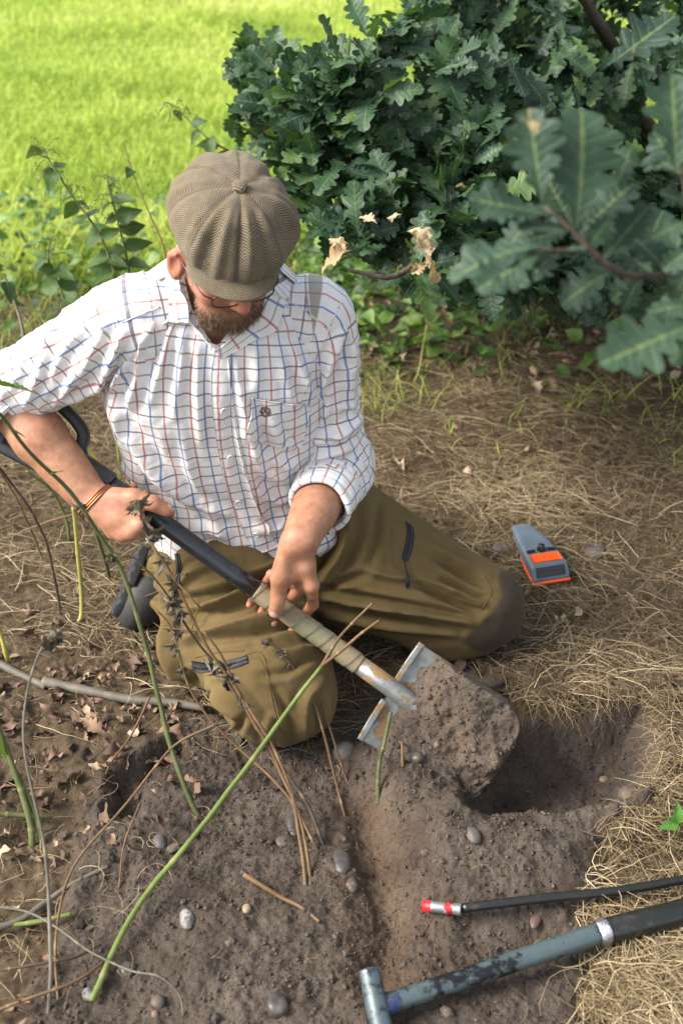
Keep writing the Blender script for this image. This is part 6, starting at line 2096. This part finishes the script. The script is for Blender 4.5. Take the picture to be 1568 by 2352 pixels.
BRNST = stem_mat('brown_dry_stem', [(.3, (.065, .036, .016)), (.55, (.135, .078, .034)), (.75, (.23, .145, .07))])
DARKST = stem_mat('dark_dry_stem', [(.3, (.030, .020, .013)), (.55, (.060, .040, .026)), (.75, (.12, .085, .055))])
GREYST = stem_mat('grey_dry_stem', [(.3, (.07, .060, .045)), (.55, (.13, .112, .085)), (.75, (.21, .185, .14))])
WITHER = leaf_mat('withered_leaf', [(0, (.06, .05, .038)), (.5, (.12, .10, .075)), (1, (.20, .17, .125))], .8, .1, (.09, .07, .05), .4, .2)
NETL = leaf_mat('nettle_leaf', [(0, (.022, .050, .012)), (.5, (.055, .105, .022)), (1, (.11, .17, .040))], .5, .3, (.12, .18, .05), .5, .4)
CRUMP = [leaf_template('nettle', f, c, w, 90 + i) for i, (f, c, w) in enumerate([(2.2, .8, .35), (-2.0, 1.0, .4), (1.8, -.9, .4)])]
def zline(pts):
    """(px, py, height above z=0) control points -> world"""
    return np.array([G(x, y, z) for x, y, z in pts])
def stem_mesh(Q, r0, r1, nodes=.075, m=9):
    q = catmull(np.c_[Q, np.linspace(r0, r1, len(Q))], 64)
    L = np.r_[0, np.cumsum(np.linalg.norm(np.diff(q[:, :3], axis=0), axis=1))]
    q[:, :3] += .0022 * np.stack([vnoise(q[:, :3], 14, s) for s in (1, 2, 3)], 1)
    n_ = max(1, int(L[-1] / nodes))
    q[:, 3] *= 1 + .10 * vnoise(q[:, :3], 60, 9) + (.10 * vnoise(q[:, :3], 22, 4) if nodes > 1 else 0)
    d = np.min(np.abs(L[:, None] - (np.arange(n_) + .6)[None] * nodes), axis=1) if L[-1] > nodes else np.full(len(L), 9)
    q[:, 3] *= 1 + .13 * np.exp(-(d / .0035) ** 2)
    mb = MB()
    V, F = tube_arrays(q[:, :3], q[:, 3], m)
    nd = np.r_[np.repeat(.55 * np.exp(-(d / .0016) ** 2), m), 0, 0]
    mb.add(V, F, node=nd)
    return mb, q
def leaf_part(parent, name, mat, temps, P, X, N, L, tint):
    mb = MB()
    place_leaves(mb, temps, np.asarray(P, float), np.asarray(X, float), np.asarray(N, float), np.asarray(L, float), np.asarray(tint, float))
    return mb.build(name, mat, parent)
STEMS = [
 # name, points (px,py,z), r0, r1, material, label, group
 ('plant_stem', [(212, 2312, .012), (310, 2090, .05), (470, 1890, .10), (600, 1715, .16), (690, 1590, .22), (738, 1528, .25)], .0058, .0042, GREENST, 'bright green cut stem slanting across the soil in front of the near knee', 'cut stems'),
 ('plant_stem', [(465, 1902, -.01), (430, 1820, .05), (388, 1690, .13), (330, 1470, .28), (268, 1290, .42), (160, 1130, .56), (60, 1030, .66), (0, 950, .74), (-70, 880, .82)], .0058, .0028, OLIVEST, 'tall olive green stem rising past the boot and crossing the forearm at left', None),
 ('dry_stem', [(705, 2090, -.01), (690, 1930, .05), (655, 1775, .12), (565, 1610, .22), (480, 1490, .30), (400, 1330, .42), (338, 1230, .50), (318, 1150, .55)], .0042, .0022, BRNST, 'brown dry stem with shrivelled leaves reaching up in front of the gripping hand', None),
 ('dry_stem', [(752, 1978, -.01), (705, 1850, .05), (620, 1720, .12), (520, 1560, .23), (450, 1470, .30), (372, 1350, .40), (300, 1270, .46)], .0038, .0018, DARKST, 'dark dry stem leaning left across the near thigh, crumpled leaves near its top', None),
 ('dry_stem', [(742, 1992, -.01), (660, 1830, .06), (540, 1710, .12), (440, 1590, .20), (395, 1450, .30), (360, 1400, .34)], .0034, .0016, BRNST, 'thin brown dry stem bowed out furthest left from the stem clump', None),
 ('dry_stem', [(716, 2070, -.01), (695, 1900, .06), (640, 1760, .13), (575, 1640, .20), (510, 1505, .30), (470, 1450, .34)], .0040, .0020, BRNST, 'straight brown stem in the middle of the dry clump below the thigh zip', None),
 ('dry_stem', [(797, 1897, -.01), (762, 1760, .05), (730, 1640, .12), (692, 1560, .17), (648, 1500, .22), (608, 1464, .25)], .0034, .0020, BRNST, 'brown dry stem beside the trouser knee with a seed cluster at its bent tip', None),
 ('dry_stem', [(802, 1822, -.01), (772, 1722, .05), (738, 1610, .12), (714, 1535, .18)], .0030, .0018, BRNST, 'short thin brown stem next to the knee, rooted right of the clump', None),
 ('dry_stem', [(140, 2352, -.01), (130, 2160, .03), (168, 1995, .06), (300, 1835, .10), (352, 1768, .12), (410, 1705, .14), (500, 1660, .17)], .0026, .0026, BRNST, 'long thin tan stem curving over the small ditch at left', None),
 ('twig', [(322, 1848, .05), (287, 1960, .015), (276, 2062, .0)], .0022, .0018, BRNST, 'slim brown twig standing by itself below the ditch', None),
 ('twig', [(344, 1600, .09), (300, 1690, .05), (262, 1760, .02), (246, 1795, .0)], .0026, .0022, BRNST, 'brown twig propped over the leaf litter above the ditch', None),
 ('stick', [(562, 2008, .045), (640, 2060, .025), (690, 2100, .010), (735, 2146, .0)], .0050, .0036, BRNST, 'stout brown broken stick sloping into the soil in the foreground centre', None),
 ('plant_stem', [(868, 1868, -.01), (870, 1800, .03), (880, 1720, .075), (897, 1636, .12)], .0046, .0036, OLIVEST, 'short upright green stub in front of the spade blade', None),
 ('twig', [(922, 1812, .0), (920, 1760, .03), (917, 1708, .06)], .0034, .0028, BRNST, 'tiny tan stub standing right of the green stub by the blade', None),
 ('plant_stem', [(112, 2360, -.01), (116, 2240, .05), (114, 2130, .10), (104, 1960, .18), (78, 1830, .25), (56, 1700, .32), (64, 1590, .38), (90, 1500, .44), (130, 1450, .47)], .0040, .0016, GREYST, 'green to grey stem standing at the lower left with a drooping dead top', None),
 ('plant_stem', [(75, 1965, -.01), (70, 1900, .03), (45, 1800, .09), (8, 1700, .16), (-60, 1560, .26)], .0072, .0054, OLIVEST, 'thick ridged green stem at the left edge above the dead leaves', None),
 ('plant_stem', [(98, 1958, -.01), (82, 1880, .04), (48, 1790, .09), (0, 1720, .14), (-60, 1660, .18)], .0050, .0040, OLIVEST, 'thinner green stem right beside the thick ridged one at the left edge', None),
 ('plant_stem', [(24, 1536, -.01), (12, 1495, .04), (0, 1455, .08), (-40, 1330, .2)], .0060, .0050, YELST, 'yellow stem cut by the left edge next to the fallen grey branch', None),
 ('dry_stem', [(-40, 2078, .05), (60, 2092, .05), (130, 2130, .05), (210, 2185, .05), (300, 2228, .045), (370, 2265, .03), (415, 2310, .01), (425, 2360, .0)], .0026, .0016, GREYST, 'grey arched stem crossing the lower left corner from the left edge', None),
 ('plant_stem', [(178, 1452, -.01), (190, 1400, .04), (182, 1290, .16), (174, 1215, .24), (168, 1165, .29)], .0056, .0044, YELST, 'yellow green upright stem left of the boot', None),
 ('dry_stem', [(142, 1436, -.01), (133, 1375, .05), (113, 1268, .16), (72, 1172, .26), (20, 1100, .33), (-30, 1040, .4)], .0040, .0030, DARKST, 'dark brown dry stem left of the yellow green one, leaning out of frame', None),
 ('dry_stem', [(104, 1306, -.01), (92, 1270, .04), (67, 1208, .11), (27, 1125, .20), (-20, 1060, .28)], .0030, .0024, BRNST, 'pale brown dry stem nearest the left edge below the forearm', None),
 ('twig', [(54, 1220, .10), (110, 1198, .15), (168, 1180, .20)], .0026, .0022, BRNST, 'brown twig lying level across the stems below the forearm', None),
 ('plant_stem', [(254, 1350, .0), (244, 1300, .06), (232, 1252, .12), (209, 1186, .20), (190, 1120, .27)], .0052, .0044, OLIVEST, 'olive stem standing behind the wrist just left of the boot', None),
 ('plant_stem', [(246, 1110, .25), (233, 1068, .31), (205, 1030, .36), (174, 988, .42), (146, 922, .50), (130, 870, .56)], .0046, .0036, YELST, 'yellowish stem seen between the forearm and the shirt', None),
 ('plant_stem', [(162, 1250, .0), (158, 1215, .05), (145, 1172, .10), (121, 1128, .16), (62, 1082, .23)], .0040, .0030, GREENST, 'fresh green stem bending left below the elbow', None),
 ('plant_stem', [(-40, 2122, .02), (60, 2120, .02), (165, 2110, .012)], .0050, .0044, GREENST, 'green stem lying flat at the left edge, upper of two', None),
 ('plant_stem', [(-40, 1878, .03), (40, 1880, .025), (118, 1886, .015)], .0060, .0052, OLIVEST, 'olive stem lying flat under the thick ridged stem at the left edge', None),
 ('dry_stem', [(-40, 2236, .03), (110, 2218, .028), (180, 2205, .02), (236, 2178, .014)], .0030, .0022, DARKST, 'dark wavy dry stem lying on the soil in the lower left', None),
 ('dry_stem', [(-40, 2335, .02), (90, 2300, .03), (180, 2262, .03), (240, 2222, .02)], .0036, .0028, BRNST, 'brown ridged dry stem lying in the bottom left corner', None),
 ('stick', [(-30, 2140, .02), (50, 2112, .018), (110, 2070, .014), (165, 2040, .012), (250, 2008, .008)], .0072, .0040, GREYST, 'pale grey peeling stick on the soil at lower left', None),
 ('stick', [(1100, 960, .0), (1010, 955, .012), (900, 918, .016), (850, 900, .01)], .0040, .0026, GREYST, 'thin grey stick on the straw right of his elbow', None),
 ('dry_stem', [(946, 892, .0), (960, 850, .05), (972, 790, .12), (980, 745, .17)], .0030, .0020, YELST, 'straw coloured stalk standing in the shade right of the shoulder', None),
 ('fallen_branch', [(100, 1566, .022), (150, 1576, .022), (190, 1586, .022), (300, 1606, .022), (380, 1614, .022), (470, 1626, .020)], .0115, .0090, GREYST, 'grey smooth fallen branch lying left of the near knee', None),
 ('fallen_branch', [(-20, 1512, .024), (20, 1535, .022), (60, 1556, .02), (106, 1578, .016)], .0095, .0080, GREYST, 'shorter piece of fallen branch at the left edge, broken off the longer one', None),
]
stem_obj = {}
for i, (nm_, pts, r0, r1, m_, lab, grp_) in enumerate(STEMS):
    Q = zline(pts)
    if nm_ in ('fallen_branch', 'stick'):
        g_ = ground_h(Q[:, 0], Q[:, 1], False); Q[:, 2] = np.maximum(Q[:, 2], g_ + r1 * .8)
    else:
        Q[:, 2] = np.where(Q[:, 2] < .035, Q[:, 2] + ground_h(Q[:, 0], Q[:, 1], False), Q[:, 2])
    mb, q = stem_mesh(Q, r0 * .86, r1 * .86, .07 if 'stem' in nm_ else 9.0)
    o = mb.build(nm_, m_)
    tag(o, lab, {'plant_stem': 'stem', 'dry_stem': 'stem', 'twig': 'twig', 'stick': 'stick', 'fallen_branch': 'branch'}[nm_])
    stem_obj[i] = (o, q)
# forked brown tips of the green slanting stem
o, q = stem_obj[0]
for pts in ([(738, 1528, .25), (775, 1470, .29), (815, 1425, .33), (856, 1384, .36)], [(738, 1528, .25), (790, 1490, .28), (830, 1455, .31), (872, 1424, .335)]):
    mb, _ = stem_mesh(zline(pts), .0034, .0020, .06)
    mb.build('dry_tip', BRNST, o)
# leaves and shrivelled leaves carried by the stems
def shrivel(i, ts, n, L0, L1, spread=.012):
    o, q = stem_obj[i]
    P, X = [], []
    for t in ts:
        c = q[int(t * 63), :3]
        for _ in range(n):
            P.append(c + spread * rng.normal(size=3) * [.5, .5, .6]); X.append(nrm(rng.normal(size=3) * .33 - np.array([0, 0, 1.0])))
    P = np.array(P)
    leaf_part(o, 'withered_leaves', WITHER, CRUMP, P, np.array(X), nrm(rng.normal(size=(len(P), 3))), rng.uniform(L0, L1, len(P)), rng.random(len(P)))
shrivel(2, (.80, .86, .93, .96, 1.0), 4, .014, .030, .004)
shrivel(3, (.60, .63, .80, .84), 5, .014, .032, .005)
shrivel(4, (.78, .86, .92), 3, .010, .022, .006)
shrivel(5, (.72, .82), 4, .010, .022, .006)
shrivel(6, (.84, .90, .97), 4, .007, .016, .006)
shrivel(14, (.97, 1.0), 5, .012, .028, .008)
shrivel(1, (.55, .66), 2, .012, .022, .004)
for (i, x0, y0, z0, x1, y1, z1, L) in ((1, -45, 884, .80, 108, 880, .80, 0), (1, 28, 990, .70, 70, 1003, .69, 0), (1, 118, 1092, .60, 150, 1072, .62, 0)):
    o, q = stem_obj[i]
    b_, e_ = G(x0, y0, z0), G(x1, y1, z1)
    leaf_part(o, 'leaf', NETL, [NET_T[0]], [b_], [e_ - b_], [nrm(np.array([.0, .42, .9]))], [np.linalg.norm(e_ - b_) * .85], [.75])
o, q = stem_obj[15]
b_, e_ = G(-50, 1690, .20), G(40, 1722, .15)
leaf_part(o, 'leaf', NETL, [NET_T[1]], [b_], [e_ - b_], [nrm(np.array([.1, -.3, .9]))], [np.linalg.norm(e_ - b_)], [.8])

# ---- nettles behind his shoulder
def nettle(pts, r0, r1, leaves, strings, label, m_=OLIVEST):
    """pts (px,py,t). leaves (param, dpx, dpy, tint) with the tip offset in sheet pixels"""
    Q = np.array([PT(*p) for p in pts])
    mb, q = stem_mesh(Q, r0, r1, .06)
    o = mb.build('nettle', m_)
    tag(o, label, 'nettle', 'nettles at the field edge')
    P, X, N, L, T = [], [], [], [], []
    for t, dx, dy, tn__ in leaves:
        c = q[int(t * 63), :3]
        u, v, d = proj(c)
        e_ = PT(u + dx * .74, v + dy * .74, d + rng.uniform(-.05, .05))
        P.append(c); X.append(e_ - c); L.append(np.linalg.norm(e_ - c)); T.append(tn__); N.append(nrm(np.array([0, -.5, .8]) + .4 * rng.normal(size=3)))
    if P: leaf_part(o, 'leaves', NETL, NET_T, P, X, N, L, T)
    mb = MB()
    for t in strings:
        c = q[int(t * 63), :3]
        for _ in range(5):
            d = nrm(rng.normal(size=3) * [1, .6, .35])
            L_ = rng.uniform(.02, .055)
            p1 = c + d * L_ * .55 + np.array([0, 0, .004]); p2 = c + d * L_ - np.array([0, 0, rng.uniform(.005, .03)])
            tube(mb, [c, p1, p2], [.0006, .0006, .0004], 8, 5)
            for w in np.linspace(.25, 1, 9):
                pc = catmull(np.array([c, p1, p2]), 20)[int(w * 19)] + .0018 * rng.normal(size=3)
                mb.add(ICO0[0] * rng.uniform(.0010, .0019) + pc, [ICO0[1]], node=0.0)
    if strings:
        mb.att = {}
        mb.build('flower_strings', SEEDM, o)
    return o
SEEDM = simple('nettle_seed', (.085, .105, .035), .8, .4, 200, 0)
nettle([(268, 640, 2.80), (240, 560, 2.78), (212, 512, 2.76), (150, 425, 2.74), (105, 352, 2.74), (76, 326, 2.74)], .0036, .0012,
       [(.30, -75, 22, .5), (.30, 66, -18, .5), (.42, -60, 20, .35), (.42, 40, -40, .6), (.15, -85, 10, .45), (.15, 60, 30, .4), (.55, -35, 62, .5), (.55, 45, 10, .4), (.78, 36, -32, .7), (.78, -20, 55, .55), (.95, -40, 10, .8), (.05, -80, -12, .4), (.05, -70, 40, .5)],
       [.50, .58, .66, .74, .80, .86, .92], 'tallest nettle with drooping seed strings, leaning left behind the right shoulder')
nettle([(300, 640, 2.86), (285, 570, 2.85), (268, 500, 2.84), (252, 440, 2.84), (246, 395, 2.84)], .0030, .0012,
       [(.45, 82, -28, .3), (.45, -55, 12, .4), (.58, 74, -22, .3), (.58, -40, 20, .45), (.72, 70, -14, .35), (.72, -42, 30, .5), (.30, 90, -20, .35), (.30, -60, 30, .4), (.88, 30, -25, .6), (.15, 70, 12, .45), (.15, -70, 18, .4)],
       [.6, .7, .78, .86, .94], 'bushier nettle with dark level leaves between the tallest one and the cap')
nettle([(640, 420, 3.0), (560, 365, 3.0), (480, 318, 2.98), (430, 270, 2.98), (396, 240, 2.98)], .0028, .0010,
       [(.45, -12, 62, .35), (.55, -60, -10, .35), (.62, 10, 58, .4), (.72, -30, 45, .45), (.80, 40, -14, .4), (.35, 45, -22, .85), (.35, 20, 40, .45), (.25, 55, -18, .8), (.92, -20, 24, .4)],
       [.9, .97], 'small nettle tip peeping out above the cap, left of the oak leaves')
nettle([(385, 610, 2.95), (368, 545, 2.95), (330, 455, 2.95), (300, 385, 2.95), (284, 330, 2.95)], .0022, .0010, [(.8, -10, 14, .2)], [], 'bare brown nettle stalk close to the left of the cap', BRNST)
nettle([(150, 700, 2.95), (130, 640, 2.95), (110, 590, 2.95), (120, 545, 2.95)], .003, .0014,
       [(.3, 70, -22, .5), (.3, -70, 14, .5), (.5, 62, 14, .4), (.5, -60, -20, .55), (.7, 48, -34, .6), (.7, -50, 24, .4), (.95, 30, -30, .6), (.95, -30, -10, .5), (.1, 80, 20, .4)], [.8], 'low leafy nettle just above the right sleeve')
nettle([(60, 820, 2.75), (48, 740, 2.75), (28, 680, 2.75), (8, 630, 2.75)], .0042, .0026, [(.75, 22, 46, .05), (.92, 18, 60, .05)], [], 'dead stalk with black shrivelled leaves at the left edge above the sleeve', GREYST)

# ---- stones
def stone_mat(name, c0, c1, sp=None, rough=.6):
    k = NT(name)
    pos = k.obj()
    c = k.ramp(k.noise(60, 5, .65, pos), [(.3, c0), (.7, c1)])
    if sp: c = k.mix(k.rng(k.noise(130, 3, .6, pos), .58, .62, 0, 1), c, sp)
    dirt_ = k.rng(k.noise(35, 4, .7, pos), .47, .58, 0, .8)
    c = k.mix(dirt_, c, (.09, .070, .056))
    k.p(Base_Color=c, Roughness=rough, Specular_IOR_Level=.4)
    k.bump(k.noise(150, 4), .25, .002)
    return k.m
SM = {'grey': stone_mat('grey_stone', (.065, .062, .060), (.12, .115, .11)), 'white': stone_mat('pale_stone', (.15, .14, .13), (.30, .29, .275), (.07, .065, .06), .5), 'dark': stone_mat('dark_stone', (.032, .029, .028), (.065, .060, .056), None, .4),
      'brown': stone_mat('brown_stone', (.065, .047, .034), (.12, .09, .065)), 'spot': stone_mat('spotted_stone', (.05, .038, .030), (.085, .066, .052), (.38, .14, .05)), 'tan': stone_mat('tan_stone', (.15, .105, .065), (.28, .21, .13)), 'red': stone_mat('reddish_stone', (.11, .058, .042), (.17, .10, .07))}
def stone(px, py, wpx, hpx, kind, label, flat=.75, rot=0.0, boxy=0.0, lift=None):
    p = GA(px, py, .002) if lift is None else lift
    d = proj(p)[2]
    a, b = wpx / F_PX * d, hpx / F_PX * d / .8
    V = ICO2[0].copy()
    if boxy: V = V / (np.abs(V) ** 4).sum(1, keepdims=True) ** (.25 * boxy)
    V = V * (1 + .13 * fbm(V + px, 1.3, 3, int(px) % 50))[:, None]
    V = V * [a, b, min(a, b) * flat]
    c, s = math.cos(rot), math.sin(rot)
    V = V @ np.array([[c, s, 0], [-s, c, 0], [0, 0, 1]])
    o = MB().add(V + p + np.array([0, 0, min(a, b) * flat * .02]), [ICO2[1]]).build('stone', SM[kind])
    tag(o, label, 'stone', 'stones in the dug soil')
ST = [(430, 2112, 17, 25, 'white', 'smooth pale oval pebble with specks, on the open soil left of the broken stick', .8, .2), (785, 1982, 23, 30, 'dark', 'wet dark oval pebble on the soil right of the dry stem clump', .6, .1),
      (808, 2033, 14, 17, 'spot', 'small brown pebble with orange spots below the wet dark one', .8, .3), (1085, 1918, 17, 20, 'grey', 'grey teardrop pebble on the mound in front of the hole', .7, .3), (567, 2088, 11, 11, 'tan', 'tiny bright tan stone near the broken stick', .8, 0),
      (367, 1934, 15, 17, 'grey', 'dull grey stone below the small ditch', .7, .4), (792, 1728, 30, 22, 'grey', 'large rounded grey stone half buried beside the near knee', .8, .4), (676, 1893, 17, 26, 'dark', 'dark buried stone behind the dry stem clump', .5, 0),
      (650, 1932, 16, 14, 'brown', 'flat brown stone left of the dry stem clump', .4, 0), (638, 2312, 25, 22, 'dark', 'blocky dark stone at the bottom edge, centre', .9, .1), (363, 2302, 17, 15, 'brown', 'rounded brown stone at the bottom, left of centre', .8, 0),
      (356, 2330, 11, 9, 'red', 'small reddish stone touching the brown one from below', .8, .5), (203, 2285, 13, 12, 'white', 'pale angular stone near the foot of the green stem', .8, .4), (292, 2225, 20, 16, 'dark', 'dull dark stone beside the cut end of the green stem', .5, .2),
      (1230, 2112, 12, 20, 'red', 'thin reddish flake between the rod and the pole', .5, -.4), (1445, 1824, 26, 20, 'brown', 'round dusty stone on the far lip of the hole', .7, 0), (1362, 1266, 26, 18, 'grey', 'flat grey stone in the straw right of the control box', .45, 0),
      (1152, 1258, 24, 14, 'grey', 'grey stone tucked against the left side of the control box', .5, .2), (1385, 1790, 12, 8, 'tan', 'little tan stone inside the hole near its right lip', .7, 0), (1490, 2078, 14, 9, 'red', 'dark red stone beside the thin rod', .7, 0)]
for s_ in ST:
    px, py, w, h, kd_, lab, fl, rt = s_
    stone(px, py, w, h, kd_, lab, fl, rt, .8 if 'blocky' in lab or 'angular' in lab else 0)
HB = bvh_of(Vh, f if f.shape[1] == 4 else f) if False else None
SHB = BVHTree.FromPolygons([v.co[:] for v in soilheap.data.vertices], [tuple(p.vertices) for p in soilheap.data.polygons])
for (px, py, w, h, kd_, lab) in ((1004, 1709, 8, 8, 'tan', 'small orange tan pebble on the heap of soil on the spade'), (958, 1740, 19, 15, 'dark', 'dark lump of stone in the heap of soil on the spade')):
    p, n_ = cast(SHB, px, py)
    stone(px, py, w, h, kd_, lab, .8, .2, 0, p - n_ * .002)

# ---- fallen leaves one can tell apart
YGL = leaf_mat('yellow_green_leaf', [(0, (.16, .24, .02)), (1, (.36, .40, .03))], .5, .25, (.40, .42, .08), .5, .4, (.07, .16, .02))
def fallen(px, py, dx, dy, temps, mat_, tint, label, lift=.016, tilt=.35):
    b_ = GA(px - dx / 2, py - dy / 2, lift); e_ = GA(px + dx / 2, py + dy / 2, lift + .004)
    mb = MB()
    place_leaves(mb, temps, b_[None], (e_ - b_)[None], nrm(np.array([0, -.35, 1]) + tilt * rng.normal(size=3))[None], np.array([np.linalg.norm(e_ - b_)]), np.array([tint]))
    tag(mb.build('fallen_leaf', mat_), label, 'leaf', 'fallen leaves')
fallen(1168, 1361, 30, 24, [OVA_T[0]], YGL, .4, 'yellow and green fallen leaf by the dark knee patch')
fallen(1194, 1382, 44, -6, [LIT_T[2]], DEADLEAF, .72, 'brown curled leaf just below the yellow and green one', .020)
fallen(1146, 1478, 26, -34, [LIT_T[4]], DEADLEAF, .95, 'pale tan jagged leaf below the dark knee patch', .022)
fallen(1330, 1402, 24, -22, [LIT_T[0]], DEADLEAF, .85, 'orange tan leaf alone on the straw right of the knee', .022)
fallen(1085, 1075, 30, -24, [LIT_T[1]], DEADLEAF, .95, 'tan leaf on the straw beyond the thigh', .024)
fallen(912, 1066, 34, 10, [LIT_T[3]], DEADLEAF, .98, 'bright tan leaf on the straw close to the cuff', .024)
fallen(1228, 876, 30, 22, [LIT_T[4]], DEADLEAF, 1.0, 'large pale leaf standing in the straw below the oak', .03)
fallen(14, 1962, 40, 14, [LIT_T[2]], DEADLEAF, .9, 'pale curled leaf at the left edge by the thick stem', .02)
fallen(206, 1660, 46, 22, [LIT_T[4]], DEADLEAF, .70, 'large pinkish brown leaf on the litter below the fallen branch', .02)
fallen(110, 1622, 40, 18, [LIT_T[5]], DEADLEAF, .66, 'brown leaf left of the large pinkish one, on the litter', .02)
# ---- seedling at the right edge
sb = GA(1552, 1925, 0)
mb, q = stem_mesh(np.array([sb, sb + [.004, .002, .03], GA(1556, 1890, .045)]), .0014, .0010, .05)
seedling = mb.build('seedling', GREENST)
tag(seedling, 'small fresh green seedling in the straw at the right edge', 'seedling')
for (x1, y1, L, z) in ((1512, 1902, .045, .05), (1556, 1842, .05, .08)):
    e_ = GA(x1, y1, z)
    leaf_part(seedling, 'leaf', leaf_mat('seedling_leaf', [(0, (.05, .16, .02)), (1, (.11, .26, .04))], .45, .3, (.16, .30, .07), .6), [NET_T[2]], [q[-1, :3]], [e_ - q[-1, :3]], [nrm(np.array([0, -.4, 1.0]))], [np.linalg.norm(e_ - q[-1, :3])], [.6])
